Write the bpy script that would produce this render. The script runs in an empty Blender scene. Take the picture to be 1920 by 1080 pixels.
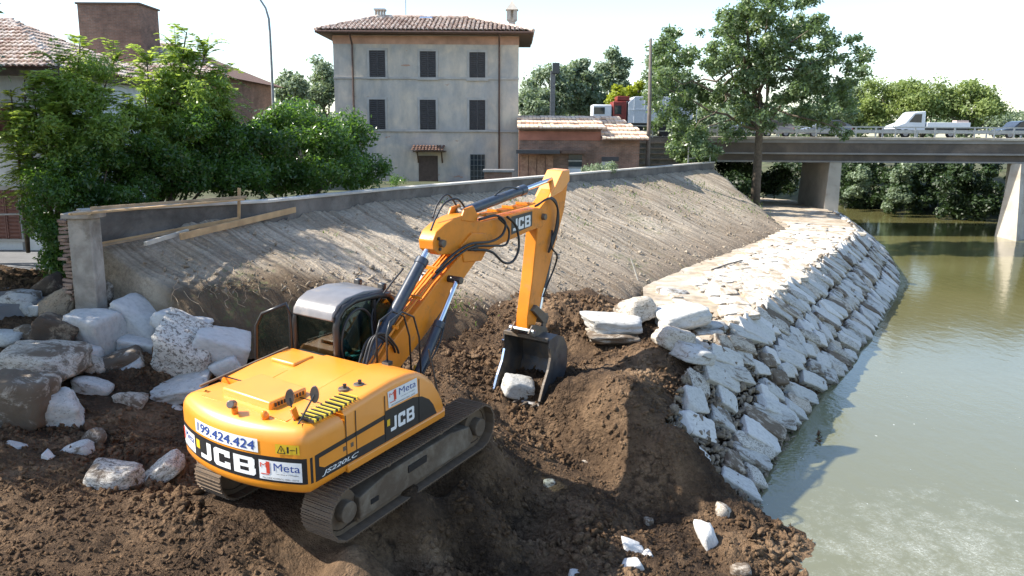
import bpy, bmesh, math, random
import numpy as np
from mathutils import Vector, Matrix, noise as mnoise
from math import pi, sin, cos, radians

random.seed(7); rng = np.random.default_rng(7)
sc = bpy.context.scene

# ------------------------------------------------------------------ camera
F = 1550.0; PITCH = math.atan(292/1550); ROLL = radians(0.35); CZ = 8.0
_f = np.array([0, cos(PITCH), -sin(PITCH)]); _r = np.array([1., 0, 0]); _u = np.cross(_r, _f)
CR = _r*cos(ROLL)+_u*sin(ROLL); CU = _u*cos(ROLL)-_r*sin(ROLL); CF = _f
CAM = np.array([0, 0, CZ])
cam_d = bpy.data.cameras.new('camera'); cam = bpy.data.objects.new('camera', cam_d)
sc.collection.objects.link(cam); sc.camera = cam
cam.matrix_world = Matrix(((CR[0], CU[0], -CF[0], 0), (CR[1], CU[1], -CF[1], 0), (CR[2], CU[2], -CF[2], CZ), (0, 0, 0, 1)))
cam_d.sensor_width = 36; cam_d.lens = F/1920*36; cam_d.clip_start = 0.1; cam_d.clip_end = 5000
# ------------------------------------------------------------------ light
SUN_AZ = math.atan2(-1.0, -0.02); SUN_EL = radians(43)
w = bpy.data.worlds.new('World'); sc.world = w; w.use_nodes = True
nt = w.node_tree; nt.nodes.clear()
_o = nt.nodes.new('ShaderNodeOutputWorld'); _b = nt.nodes.new('ShaderNodeBackground'); _s = nt.nodes.new('ShaderNodeTexSky')
_s.sky_type = 'NISHITA'; _s.sun_disc = False; _s.sun_elevation = SUN_EL; _s.sun_rotation = SUN_AZ
_s.air_density = 1.0; _s.dust_density = 0.7; _s.ozone_density = 1.0
_b.inputs['Strength'].default_value = 0.15
nt.links.new(_s.outputs[0], _b.inputs[0]); nt.links.new(_b.outputs[0], _o.inputs[0])
sd = bpy.data.lights.new('sun', 'SUN'); sun = bpy.data.objects.new('sun', sd); sc.collection.objects.link(sun)
sd.energy = 5.0; sd.angle = radians(0.5); sd.color = (1.0, 0.94, 0.84)
sdir = Vector((sin(SUN_AZ)*cos(SUN_EL), cos(SUN_AZ)*cos(SUN_EL), sin(SUN_EL)))
sun.rotation_euler = sdir.to_track_quat('Z', 'Y').to_euler(); sun.location = (-40, 40, 50)
sc.view_settings.view_transform = 'Standard'; sc.view_settings.look = 'None'
sc.view_settings.exposure = 1.05; sc.view_settings.gamma = 1.0; sc.view_settings.use_curve_mapping = False
sc.cycles.max_bounces = 8; sc.cycles.transparent_max_bounces = 16

# ------------------------------------------------------------------ projection helpers: a pixel of the photo and a height/distance give a point
def ray(u, v): return (u-960)/F*CR-(v-540)/F*CU+CF
def Pz(u, v, z):
    d = ray(u, v); return CAM+d*((z-CZ)/d[2])
def Py(u, v, y):
    d = ray(u, v); return CAM+d*(y/d[1])

# ------------------------------------------------------------------ materials
def new_mat(name):
    m = bpy.data.materials.new(name); m.use_nodes = True
    return m, m.node_tree, m.node_tree.nodes['Principled BSDF']
def nd(t, typ, **kw):
    n = t.nodes.new(typ)
    for k, v in kw.items():
        if k in n.inputs: n.inputs[k].default_value = v
        else: setattr(n, k, v)
    return n
def ramp(t, fac, stops):
    r = t.nodes.new('ShaderNodeValToRGB'); e = r.color_ramp.elements
    while len(e) < len(stops): e.new(0.5)
    for i, (p, c) in enumerate(stops):
        e[i].position = p; e[i].color = (c[0], c[1], c[2], 1) if len(c) == 3 else c
    t.links.new(fac, r.inputs[0]); return r.outputs[0]
def mixc(t, fac, a, b, mode='MIX'):
    m = t.nodes.new('ShaderNodeMix'); m.data_type = 'RGBA'; m.blend_type = mode
    for i, x in ((0, fac), (6, a), (7, b)):
        if isinstance(x, (int, float)): m.inputs[i].default_value = x
        elif isinstance(x, tuple): m.inputs[i].default_value = (x[0], x[1], x[2], 1)
        else: t.links.new(x, m.inputs[i])
    return m.outputs[2]
def coords(t, kind='Object'):
    return t.nodes.new('ShaderNodeTexCoord').outputs[kind] if kind != 'World' else t.nodes.new('ShaderNodeNewGeometry').outputs['Position']
def mp(t, vec, scale=(1, 1, 1), rot=(0, 0, 0), loc=(0, 0, 0)):
    m = t.nodes.new('ShaderNodeMapping'); m.inputs['Scale'].default_value = scale; m.inputs['Rotation'].default_value = rot; m.inputs['Location'].default_value = loc
    t.links.new(vec, m.inputs[0]); return m.outputs[0]
def nz(t, vec, scale, detail=4, rough=0.55, dist=0.0, out='Fac'):
    n = nd(t, 'ShaderNodeTexNoise', Scale=scale, Detail=detail, Roughness=rough, Distortion=dist)
    t.links.new(vec, n.inputs['Vector']); return n.outputs[out]
def bump(t, bsdf, h, dist=0.02, strength=0.6):
    b = nd(t, 'ShaderNodeBump', Distance=dist, Strength=strength); t.links.new(h, b.inputs['Height'])
    t.links.new(b.outputs[0], bsdf.inputs['Normal']); return b
def rnd(t): return t.nodes.new('ShaderNodeObjectInfo').outputs['Random']
def math_(t, op, a, b=None):
    m = t.nodes.new('ShaderNodeMath'); m.operation = op
    for i, x in ((0, a), (1, b)):
        if x is None: continue
        if isinstance(x, (int, float)): m.inputs[i].default_value = x
        else: t.links.new(x, m.inputs[i])
    return m.outputs[0]

def basic(name, col, rough=0.6, metal=0.0, var=0.25, scale=6, bmp=0.0, bscale=40, dirt=None, dirt_amt=0.5, dscale=2.5, world=False):
    m, t, b = new_mat(name); c = coords(t, 'World' if world else 'Object')
    f = nz(t, c, scale, 5)
    lo = tuple(x*(1-var) for x in col); hi = tuple(min(1, x*(1+var)) for x in col)
    out = ramp(t, f, [(0.3, lo), (0.7, hi)])
    if dirt:
        g = nz(t, c, dscale, 8, 0.7, 0.3)
        mk = ramp(t, g, [(max(0, 1-dirt_amt-0.12), (0, 0, 0)), (min(1, 1-dirt_amt+0.12), (1, 1, 1))])
        out = mixc(t, mk, out, dirt)
        r = mixc(t, mk, (rough,)*3, (0.85,)*3); t.links.new(r, b.inputs['Roughness'])
    else: b.inputs['Roughness'].default_value = rough
    t.links.new(out, b.inputs['Base Color']); b.inputs['Metallic'].default_value = metal
    if bmp: bump(t, b, nz(t, c, bscale, 6, 0.6), bmp)
    return m

def stone_mat(name, white, dirt, amt, speck=0.5, soft=0.05):
    m, t, b = new_mat(name); c = coords(t, 'Object'); r = rnd(t)
    off = nd(t, 'ShaderNodeVectorMath', operation='ADD'); t.links.new(c, off.inputs[0])
    sc3 = nd(t, 'ShaderNodeVectorMath', operation='SCALE'); comb = nd(t, 'ShaderNodeCombineXYZ')
    for i in range(3): t.links.new(math_(t, 'MULTIPLY', r, 37.0+11*i), comb.inputs[i])
    t.links.new(comb.outputs[0], off.inputs[1]); c = off.outputs[0]
    grain = nz(t, c, 5, 8, 0.65)
    base = ramp(t, grain, [(0.25, tuple(x*0.72 for x in white)), (0.5, white), (0.75, tuple(min(0.82, x*1.12) for x in white))])
    big = nz(t, c, 1.1, 8, 0.72, 0.6)
    n = nd(t, 'ShaderNodeNewGeometry'); sp = nd(t, 'ShaderNodeSeparateXYZ'); t.links.new(n.outputs['Normal'], sp.inputs[0])
    bb = math_(t, 'ADD', big, math_(t, 'MULTIPLY', math_(t, 'SUBTRACT', r, 0.5), 0.22))
    mk = ramp(t, bb, [(max(0, 1-amt-soft), (0, 0, 0)), (min(1, 1-amt+soft), (1, 1, 1))])
    sp2 = nz(t, c, 9, 6, 0.8, 0.8)
    mk2 = ramp(t, sp2, [(0.5+0.16*(1-speck), (0, 0, 0)), (0.56+0.16*(1-speck), (0.85,)*3)])
    out = mixc(t, mk2, base, tuple(x*0.9 for x in dirt)); out = mixc(t, mk, out, dirt)
    out = mixc(t, math_(t, 'MULTIPLY', ramp(t, r, [(0, (0, 0, 0)), (1, (1, 1, 1))]), 0.35), out, (0.42, 0.42, 0.42), 'MULTIPLY')
    t.links.new(out, b.inputs['Base Color']); b.inputs['Roughness'].default_value = 0.85
    h = math_(t, 'ADD', nz(t, c, 7, 9, 0.7), math_(t, 'MULTIPLY', nz(t, c, 2.0, 4), 0.8))
    bump(t, b, h, 0.03, 0.6)
    return m

def leaf_mat(name, dark, light, trans, scale=1.2, rough=0.4, tfac=0.32):
    m, t, b = new_mat(name); c = coords(t, 'World')
    f = nz(t, c, scale, 3, 0.6); g = nz(t, c, scale*9, 2, 0.5)
    f2 = math_(t, 'ADD', math_(t, 'MULTIPLY', f, 0.55), math_(t, 'MULTIPLY', g, 0.45))
    col = ramp(t, f2, [(0.36, dark), (0.62, light)])
    t.links.new(col, b.inputs['Base Color']); b.inputs['Roughness'].default_value = rough
    tr = nd(t, 'ShaderNodeBsdfTranslucent'); tc = mixc(t, f2, tuple(x*0.6 for x in trans), trans); t.links.new(tc, tr.inputs[0])
    mx = t.nodes.new('ShaderNodeMixShader'); mx.inputs[0].default_value = tfac
    t.links.new(b.outputs[0], mx.inputs[1]); t.links.new(tr.outputs[0], mx.inputs[2])
    t.links.new(mx.outputs[0], t.nodes['Material Output'].inputs[0])
    return m

M = {}
def dirt_mat(name, dark, mid, dry):
    m, t, b = new_mat(name); c = coords(t, 'World')
    f = nz(t, c, 0.55, 8, 0.62, 0.4); g = nz(t, c, 14, 6, 0.7); h = nz(t, c, 3.2, 6, 0.65)
    col = ramp(t, f, [(0.34, dark), (0.5, mid), (0.68, dry)])
    col2 = ramp(t, g, [(0.25, (0.55,)*3), (0.7, (1.25,)*3)])
    col = mixc(t, 1.0, col, col2, 'MULTIPLY')
    col = mixc(t, ramp(t, h, [(0.55, (0, 0, 0)), (0.75, (0.6,)*3)]), col, dry)
    t.links.new(col, b.inputs['Base Color']); b.inputs['Roughness'].default_value = 0.95
    b.inputs['Specular IOR Level'].default_value = 0.15
    dw = nd(t, 'ShaderNodeVectorMath', operation='ADD'); t.links.new(c, dw.inputs[0]); nv_ = nd(t, 'ShaderNodeTexNoise', Scale=7.0, Detail=3.0); t.links.new(c, nv_.inputs['Vector'])
    sc_ = nd(t, 'ShaderNodeVectorMath', operation='SCALE'); sc_.inputs['Scale'].default_value = 0.12; t.links.new(nv_.outputs['Color'], sc_.inputs[0]); t.links.new(sc_.outputs[0], dw.inputs[1])
    v1 = nd(t, 'ShaderNodeTexVoronoi', Scale=7.5); v2 = nd(t, 'ShaderNodeTexVoronoi', Scale=19.0)
    for v_ in (v1, v2): t.links.new(dw.outputs[0], v_.inputs['Vector'])
    pm_ = ramp(t, nz(t, c, 0.8, 4, 0.6), [(0.40, (0.15,)*3), (0.58, (1, 1, 1))])
    cl_ = math_(t, 'ADD', math_(t, 'MULTIPLY', v1.outputs['Distance'], -1.1), math_(t, 'MULTIPLY', v2.outputs['Distance'], -0.6))
    hh = math_(t, 'ADD', math_(t, 'MULTIPLY', cl_, pm_), math_(t, 'ADD', math_(t, 'MULTIPLY', g, 0.8), math_(t, 'MULTIPLY', nz(t, c, 38, 4, 0.6), 0.5))); bump(t, b, hh, 0.10, 1.0)
    crk = math_(t, 'MULTIPLY', v1.outputs['Distance'], pm_); ccol = mixc(t, ramp(t, crk, [(0.45, (0, 0, 0)), (0.75, (0.8,)*3)]), col, dark); t.links.new(ccol, b.inputs['Base Color'])  # shade in the gaps between clods, put into the colour
    return m
M['dirt'] = dirt_mat('earth', (0.050, 0.033, 0.022), (0.128, 0.082, 0.049), (0.30, 0.195, 0.115))
M['clod'] = dirt_mat('earth_clods', (0.080, 0.050, 0.03), (0.185, 0.115, 0.066), (0.36, 0.245, 0.15))

def slope_mat():
    m, t, b = new_mat('bank_earth'); c = coords(t, 'Generated')
    w_ = coords(t, 'World'); uv = t.nodes.new('ShaderNodeUVMap').outputs[0]
    st = nz(t, mp(t, uv, (5.6, 0.16, 1)), 1.0, 4, 0.6, 0.12); st2 = nz(t, mp(t, uv, (2.2, 0.5, 1)), 1.0, 5, 0.65, 0.3)
    f = nz(t, w_, 0.35, 6, 0.6, 0.3); g = nz(t, w_, 11, 6, 0.7)
    col = ramp(t, f, [(0.35, (0.33, 0.27, 0.20)), (0.62, (0.50, 0.425, 0.33))])
    col = mixc(t, ramp(t, st, [(0.40, (0.62,)*3), (0.54, (0, 0, 0))]), col, (0.19, 0.145, 0.10))
    col = mixc(t, 1.0, col, ramp(t, g, [(0.25, (0.6,)*3), (0.7, (1.2,)*3)]), 'MULTIPLY')
    # darker damp earth in the lower, freshly cut part
    sp = nd(t, 'ShaderNodeSeparateXYZ'); t.links.new(uv, sp.inputs[0])
    low = math_(t, 'ADD', sp.outputs[1], math_(t, 'MULTIPLY', math_(t, 'SUBTRACT', f, 0.5), 1.4))
    col = mixc(t, ramp(t, math_(t, 'MULTIPLY', low, 0.1), [(0.50, (0, 0, 0)), (0.72, (0.55,)*3)]), col, (0.15, 0.10, 0.062))
    lf = math_(t, 'SUBTRACT', math_(t, 'MULTIPLY', math_(t, 'ADD', sp.outputs[0], math_(t, 'MULTIPLY', f, 3.0)), -1.0), 1.5)
    cutm = math_(t, 'ADD', sp.outputs[1], math_(t, 'MULTIPLY', lf, 0.62)); col = mixc(t, ramp(t, math_(t, 'MULTIPLY', math_(t, 'ADD', cutm, math_(t, 'MULTIPLY', g, 1.0)), 0.1), [(0.62, (0, 0, 0)), (0.70, (0.9,)*3)]), col, (0.11, 0.078, 0.05))
    gm = math_(t, 'MULTIPLY', nz(t, w_, 0.28, 5, 0.6), nz(t, w_, 5, 5, 0.7))
    col = mixc(t, ramp(t, gm, [(0.335, (0, 0, 0)), (0.40, (0.6,)*3)]), col, (0.14, 0.16, 0.07))
    t.links.new(col, b.inputs['Base Color']); b.inputs['Roughness'].default_value = 0.95; b.inputs['Specular IOR Level'].default_value = 0.15
    hh = math_(t, 'ADD', math_(t, 'MULTIPLY', st, 1.6), math_(t, 'ADD', math_(t, 'MULTIPLY', g, 0.7), st2)); bump(t, b, hh, 0.10, 0.9)
    return m
M['slope'] = slope_mat()
M['white_stone'] = stone_mat('limestone', (0.54, 0.53, 0.50), (0.17, 0.135, 0.10), 0.38, 0.55)
M['clean_stone'] = stone_mat('clean_limestone', (0.63, 0.61, 0.58), (0.22, 0.19, 0.16), 0.2, 0.1)
M['speck_stone'] = stone_mat('speckled_limestone', (0.60, 0.565, 0.50), (0.10, 0.075, 0.055), 0.34, 1.0)
M['dirty_stone'] = stone_mat('soiled_limestone', (0.52, 0.46, 0.38), (0.15, 0.11, 0.075), 0.5, 0.85)
M['brown_stone'] = stone_mat('brown_rock', (0.30, 0.235, 0.165), (0.085, 0.06, 0.042), 0.52, 0.7)
M['paving'] = stone_mat('quay_stone', (0.60, 0.565, 0.50), (0.36, 0.275, 0.18), 0.44, 0.35, 0.1)
M['rubble'] = basic('rubble', (0.27, 0.225, 0.17), 0.9, var=0.5, scale=14, bmp=0.05, bscale=20, dirt=(0.13, 0.10, 0.07), dirt_amt=0.5, dscale=3, world=True)
M['sand'] = basic('path_sand', (0.34, 0.27, 0.19), 0.95, var=0.35, scale=3, bmp=0.03, bscale=18, dirt=(0.52, 0.47, 0.40), dirt_amt=0.42, dscale=0.8, world=True)
M['yellow'] = basic('yellow_paint', (0.82, 0.285, 0.014), 0.38, var=0.06, scale=2, dirt=(0.44, 0.25, 0.10), dirt_amt=0.26, dscale=3.5)
_p = M['yellow'].node_tree.nodes['Principled BSDF']; _p.inputs['Coat Weight'].default_value = 1.0; _p.inputs['Coat Roughness'].default_value = 0.42
M['yellow_arm'] = basic('worn_shaded_yellow_paint', (0.70, 0.225, 0.012), 0.42, var=0.1, scale=3, dirt=(0.34, 0.17, 0.07), dirt_amt=0.33, dscale=3.2, bmp=0.002)  # worn paint, also darkened towards orange to carry the boom's shade
M['black'] = basic('black_paint', (0.022, 0.022, 0.024), 0.35, var=0.2)
M['rubber'] = basic('black_rubber', (0.018, 0.018, 0.02), 0.5, var=0.2)
M['cyl'] = basic('cylinder_grey', (0.035, 0.045, 0.065), 0.35, var=0.2, dirt=(0.14, 0.11, 0.08), dirt_amt=0.35)
M['chrome'] = basic('chrome', (0.62, 0.66, 0.72), 0.16, 1.0, var=0.05)
M['steel'] = basic('worn_steel', (0.12, 0.11, 0.10), 0.5, 0.4, var=0.4, scale=4, dirt=(0.20, 0.145, 0.095), dirt_amt=0.5, dscale=3, bmp=0.006)
M['bucket'] = basic('bucket_steel', (0.10, 0.10, 0.105), 0.42, 0.5, var=0.3, scale=3, dirt=(0.22, 0.17, 0.12), dirt_amt=0.42, dscale=2.2, bmp=0.006)
M['track'] = basic('track_steel', (0.075, 0.058, 0.046), 0.6, 0.2, var=0.4, scale=5, dirt=(0.17, 0.12, 0.08), dirt_amt=0.62, dscale=4, bmp=0.02)
M['frame'] = basic('track_frame_paint', (0.20, 0.165, 0.125), 0.75, var=0.35, scale=3, dirt=(0.11, 0.078, 0.052), dirt_amt=0.56, dscale=2, bmp=0.006)
M['sticker'] = basic('white_sticker', (0.78, 0.78, 0.78), 0.4, var=0.03)
M['blue'] = basic('blue_print', (0.03, 0.07, 0.28), 0.4, var=0.05); M['red'] = basic('red_print', (0.62, 0.06, 0.03), 0.4, var=0.05)
M['warn'] = basic('warning_yellow', (0.75, 0.48, 0.03), 0.4, var=0.05)
M['olive'] = basic('louvre_yellow', (0.55, 0.42, 0.05), 0.5, var=0.1)
M['roofgrey'] = basic('cab_roof', (0.17, 0.165, 0.17), 0.3, var=0.1, dirt=(0.32, 0.27, 0.22), dirt_amt=0.35)
M['orange'] = basic('orange_lens', (0.9, 0.25, 0.02), 0.2, var=0.05); M['mirror'] = basic('mirror_back', (0.16, 0.13, 0.11), 0.35, 0.2)
M['seat'] = basic('seat_fabric', (0.05, 0.05, 0.055), 0.8)
def glass():
    m, t, b = new_mat('tinted_glass')
    g = nd(t, 'ShaderNodeBsdfGlossy', Roughness=0.03); g.inputs[0].default_value = (0.9, 0.95, 0.92, 1)
    tr = nd(t, 'ShaderNodeBsdfTransparent'); tr.inputs[0].default_value = (0.40, 0.50, 0.46, 1)
    fr = nd(t, 'ShaderNodeLayerWeight', Blend=0.35); mx = t.nodes.new('ShaderNodeMixShader')
    t.links.new(math_(t, 'ADD', math_(t, 'MULTIPLY', fr.outputs['Facing'], 0.20), 0.04), mx.inputs[0]); t.links.new(tr.outputs[0], mx.inputs[1]); t.links.new(g.outputs[0], mx.inputs[2])
    t.links.new(mx.outputs[0], t.nodes['Material Output'].inputs[0]); return m
M['glass'] = glass()
M['carglass'] = basic('car_glass', (0.03, 0.04, 0.05), 0.05, var=0.1)

def plaster(name, a, b_, patch, scale=0.5):
    m, t, b = new_mat(name); c = coords(t, 'World')
    f = nz(t, c, scale, 8, 0.65, 0.5); g = nz(t, mp(t, c, (1, 1, 0.35)), 1.6, 8, 0.7)
    col = ramp(t, f, [(0.35, a), (0.65, b_)])
    col = mixc(t, ramp(t, g, [(0.3, (0.55,)*3), (0.6, (0, 0, 0))]), col, tuple(x*0.62 for x in a))
    pk = nz(t, mp(t, c, (0.6, 1, 1.6)), 0.9, 6, 0.6, 0.4)
    col = mixc(t, ramp(t, pk, [(0.66, (0, 0, 0)), (0.68, (1, 1, 1))]), col, patch)
    t.links.new(col, b.inputs['Base Color']); b.inputs['Roughness'].default_value = 0.9
    bump(t, b, nz(t, c, 9, 6, 0.65), 0.02, 0.5); return m
M['plaster'] = plaster('weathered_plaster', (0.40, 0.39, 0.37), (0.64, 0.54, 0.42), (0.40, 0.25, 0.18))
M['whiteplaster'] = plaster('white_plaster', (0.62, 0.63, 0.64), (0.74, 0.74, 0.73), (0.55, 0.53, 0.5))
M['frieze'] = basic('terracotta_frieze', (0.46, 0.27, 0.19), 0.9, var=0.3, scale=1.2, world=True)
def brick_mat(name, c1, c2, mortar, scale=1.0):
    m, t, b = new_mat(name); c = coords(t, 'World')
    sp = nd(t, 'ShaderNodeSeparateXYZ'); t.links.new(c, sp.inputs[0]); cb = nd(t, 'ShaderNodeCombineXYZ')
    t.links.new(math_(t, 'ADD', sp.outputs[0], sp.outputs[1]), cb.inputs[0]); t.links.new(sp.outputs[2], cb.inputs[1])
    bt = nd(t, 'ShaderNodeTexBrick'); bt.inputs['Color1'].default_value = (*c1, 1); bt.inputs['Color2'].default_value = (*c2, 1); bt.inputs['Mortar'].default_value = (*mortar, 1)
    bt.inputs['Scale'].default_value = scale; bt.inputs['Brick Width'].default_value = 0.27; bt.inputs['Row Height'].default_value = 0.075; bt.inputs['Mortar Size'].default_value = 0.008
    t.links.new(cb.outputs[0], bt.inputs['Vector'])
    f = nz(t, c, 1.2, 7, 0.7); col = mixc(t, 1.0, bt.outputs['Color'], ramp(t, f, [(0.3, (0.5,)*3), (0.7, (1.25,)*3)]), 'MULTIPLY')
    t.links.new(col, b.inputs['Base Color']); b.inputs['Roughness'].default_value = 0.92
    bump(t, b, math_(t, 'SUBTRACT', nz(t, c, 12, 4), bt.outputs['Fac']), 0.012, 0.6); return m
M['brick'] = brick_mat('old_brick', (0.27, 0.145, 0.10), (0.19, 0.11, 0.08), (0.24, 0.20, 0.165))
M['brickred'] = basic('single_brick', (0.30, 0.21, 0.165), 0.92, var=0.35, scale=9, bmp=0.01)
M['panelred'] = basic('red_panel', (0.32, 0.125, 0.08), 0.8, var=0.3, scale=1.2, world=True)
def tile_mat(name, cols, soil=.7):
    m, t, b = new_mat(name); c = coords(t, 'World')
    vo = nd(t, 'ShaderNodeTexVoronoi', Scale=3.4); t.links.new(c, vo.inputs['Vector'])
    sp = nd(t, 'ShaderNodeSeparateColor'); t.links.new(vo.outputs['Color'], sp.inputs[0])
    col = ramp(t, sp.outputs[0], [(0.0, cols[0]), (0.4, cols[1]), (0.7, cols[2]), (1.0, cols[3])])
    col = mixc(t, ramp(t, nz(t, c, 2.5, 6, 0.7), [(0.45, (0, 0, 0)), (0.7, (soil,)*3)]), col, (0.16, 0.13, 0.10))
    t.links.new(col, b.inputs['Base Color']); b.inputs['Roughness'].default_value = 0.9; return m
M['tile'] = tile_mat('clay_tile', [(0.36, 0.24, 0.19), (0.56, 0.43, 0.35), (0.72, 0.63, 0.56), (0.46, 0.37, 0.32)])
M['tile2'] = tile_mat('clay_tile_orange', [(0.70, 0.44, 0.29), (0.80, 0.58, 0.41), (0.84, 0.68, 0.52), (0.74, 0.53, 0.37)], .3)
M['tileunder'] = basic('roof_underlay', (0.16, 0.09, 0.065), 0.95)
M['soffit'] = basic('eave_wood', (0.10, 0.065, 0.045), 0.8); M['shutter'] = basic('dark_shutter', (0.045, 0.042, 0.045), 0.6, var=0.2)
M['brownshutter'] = basic('brown_shutter', (0.14, 0.055, 0.04), 0.6, var=0.2)
M['surround'] = basic('window_surround', (0.40, 0.38, 0.35), 0.85, var=0.15, world=True, scale=2)
M['pipe'] = basic('copper_pipe', (0.10, 0.06, 0.045), 0.5, 0.3)
M['doorwood'] = basic('door_wood', (0.075, 0.05, 0.038), 0.7); M['iron'] = basic('iron_bars', (0.16, 0.18, 0.18), 0.6, 0.3)
M['orangewood'] = basic('orange_door', (0.36, 0.20, 0.13), 0.8, var=0.3, dirt=(0.16, 0.07, 0.05), dirt_amt=0.42, dscale=2.2)
M['wallconc'] = basic('old_parapet_concrete', (0.16, 0.145, 0.13), 0.92, var=0.35, scale=0.9, bmp=0.02, bscale=9, dirt=(0.07, 0.062, 0.055), dirt_amt=0.45, dscale=1.1, world=True)
M['coping'] = basic('coping_concrete', (0.50, 0.47, 0.42), 0.9, var=0.25, scale=1.2, bmp=0.01, bscale=12, world=True)
M['pillar'] = basic('pillar_plaster', (0.38, 0.34, 0.29), 0.9, var=0.3, scale=2, bmp=0.02, bscale=9, dirt=(0.17, 0.14, 0.11), dirt_amt=0.4, dscale=1.6, world=True)
M['wood'] = basic('raw_timber', (0.46, 0.30, 0.155), 0.75, var=0.25, scale=2.5, world=True)
M['wood2'] = basic('weathered_timber', (0.34, 0.25, 0.16), 0.8, var=0.3, scale=2.5, world=True)
M['palewood'] = basic('pale_timber', (0.50, 0.46, 0.39), 0.8, var=0.2, scale=2.5, world=True)
M['conc'] = basic('bridge_concrete', (0.165, 0.128, 0.10), 0.92, var=0.35, scale=0.5, bmp=0.02, bscale=3, dirt=(0.10, 0.082, 0.068), dirt_amt=0.5, dscale=0.45, world=True)
M['conc2'] = basic('bridge_beam_concrete', (0.25, 0.235, 0.22), 0.9, var=0.25, scale=0.5, bmp=0.01, world=True)
M['pier'] = basic('pier_concrete', (0.44, 0.40, 0.34), 0.92, var=0.2, scale=0.6, bmp=0.02, bscale=4, dirt=(0.27, 0.22, 0.17), dirt_amt=0.4, dscale=0.5, world=True)
M['rail'] = basic('galvanised_rail', (0.42, 0.42, 0.41), 0.5, 0.5, var=0.15)
M['asphalt'] = basic('asphalt', (0.055, 0.055, 0.056), 0.9, var=0.2, scale=4, bmp=0.005, world=True)
M['street'] = basic('old_street', (0.15, 0.15, 0.155), 0.9, var=0.2, scale=2, bmp=0.005, world=True)
M['ground'] = basic('grassy_ground', (0.062, 0.072, 0.032), 0.95, var=0.5, scale=1.0, dirt=(0.10, 0.085, 0.055), dirt_amt=0.4, dscale=0.7, bmp=0.05, bscale=4, world=True)
M['bark'] = basic('bark', (0.12, 0.095, 0.07), 0.9, var=0.4, scale=5, bmp=0.02, bscale=14, world=True)
M['carwhite'] = basic('white_car_paint', (0.72, 0.74, 0.76), 0.25, var=0.03); M['cardark'] = basic('dark_car_paint', (0.035, 0.04, 0.05), 0.2, var=0.05)
M['cargrey'] = basic('grey_car_paint', (0.20, 0.20, 0.21), 0.25, 0.3, var=0.05); M['carpink'] = basic('beige_car_paint', (0.42, 0.33, 0.30), 0.3, var=0.05)
M['cartyre'] = basic('tyre', (0.02, 0.02, 0.02), 0.8); M['redpaint'] = basic('red_paint', (0.22, 0.035, 0.03), 0.45)
M['boxwhite'] = basic('container_paint', (0.62, 0.66, 0.70), 0.45, var=0.05)
M['pole'] = basic('grey_pole', (0.22, 0.22, 0.22), 0.6, 0.3); M['woodpole'] = basic('wood_pole', (0.13, 0.11, 0.095), 0.85, var=0.25)
M['skin'] = basic('skin', (0.45, 0.26, 0.18), 0.6); M['shirt'] = basic('teal_shirt', (0.08, 0.32, 0.36), 0.8); M['trousers'] = basic('blue_trousers', (0.04, 0.07, 0.15), 0.85)

M['laurel'] = leaf_mat('laurel_leaves', (0.026, 0.058, 0.016), (0.075, 0.14, 0.032), (0.24, 0.46, 0.05), 0.9, 0.30, 0.36)
M['sapfill'] = leaf_mat('sapling_leaves', (0.075, 0.13, 0.030), (0.21, 0.30, 0.065), (0.50, 0.70, 0.11), 0.9, 0.34, 0.4)
M['ivy'] = leaf_mat('ivy_leaves', (0.022, 0.052, 0.016), (0.055, 0.11, 0.03), (0.08, 0.18, 0.03), 0.9, 0.3, 0.18)
M['ailanthus'] = leaf_mat('frond_leaves', (0.12, 0.20, 0.04), (0.29, 0.39, 0.08), (0.68, 0.86, 0.13), 0.7, 0.45, 0.45)
M['lime'] = leaf_mat('lime_leaves', (0.20, 0.26, 0.02), (0.30, 0.34, 0.03), (0.6, 0.66, 0.05), 0.7, 0.45, 0.45)
M['maple'] = leaf_mat('tree_leaves', (0.070, 0.11, 0.050), (0.18, 0.235, 0.115), (0.30, 0.46, 0.11), 0.5, 0.36, 0.32)
M['far'] = leaf_mat('haze_pale_leaves', (0.12, 0.165, 0.11), (0.24, 0.295, 0.185), (0.36, 0.48, 0.2), 0.35, 0.5, 0.32)  # leaves paled so that their colour carries the distance haze
M['acacia'] = leaf_mat('acacia_leaves', (0.12, 0.17, 0.06), (0.25, 0.31, 0.10), (0.42, 0.54, 0.12), 0.25, 0.6, 0.38)
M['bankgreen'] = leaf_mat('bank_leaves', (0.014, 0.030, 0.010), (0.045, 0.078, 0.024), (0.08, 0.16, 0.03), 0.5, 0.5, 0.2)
M['grass'] = leaf_mat('grass_blades', (0.06, 0.10, 0.02), (0.13, 0.18, 0.04), (0.2, 0.35, 0.05), 0.8, 0.6, 0.3)

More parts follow.
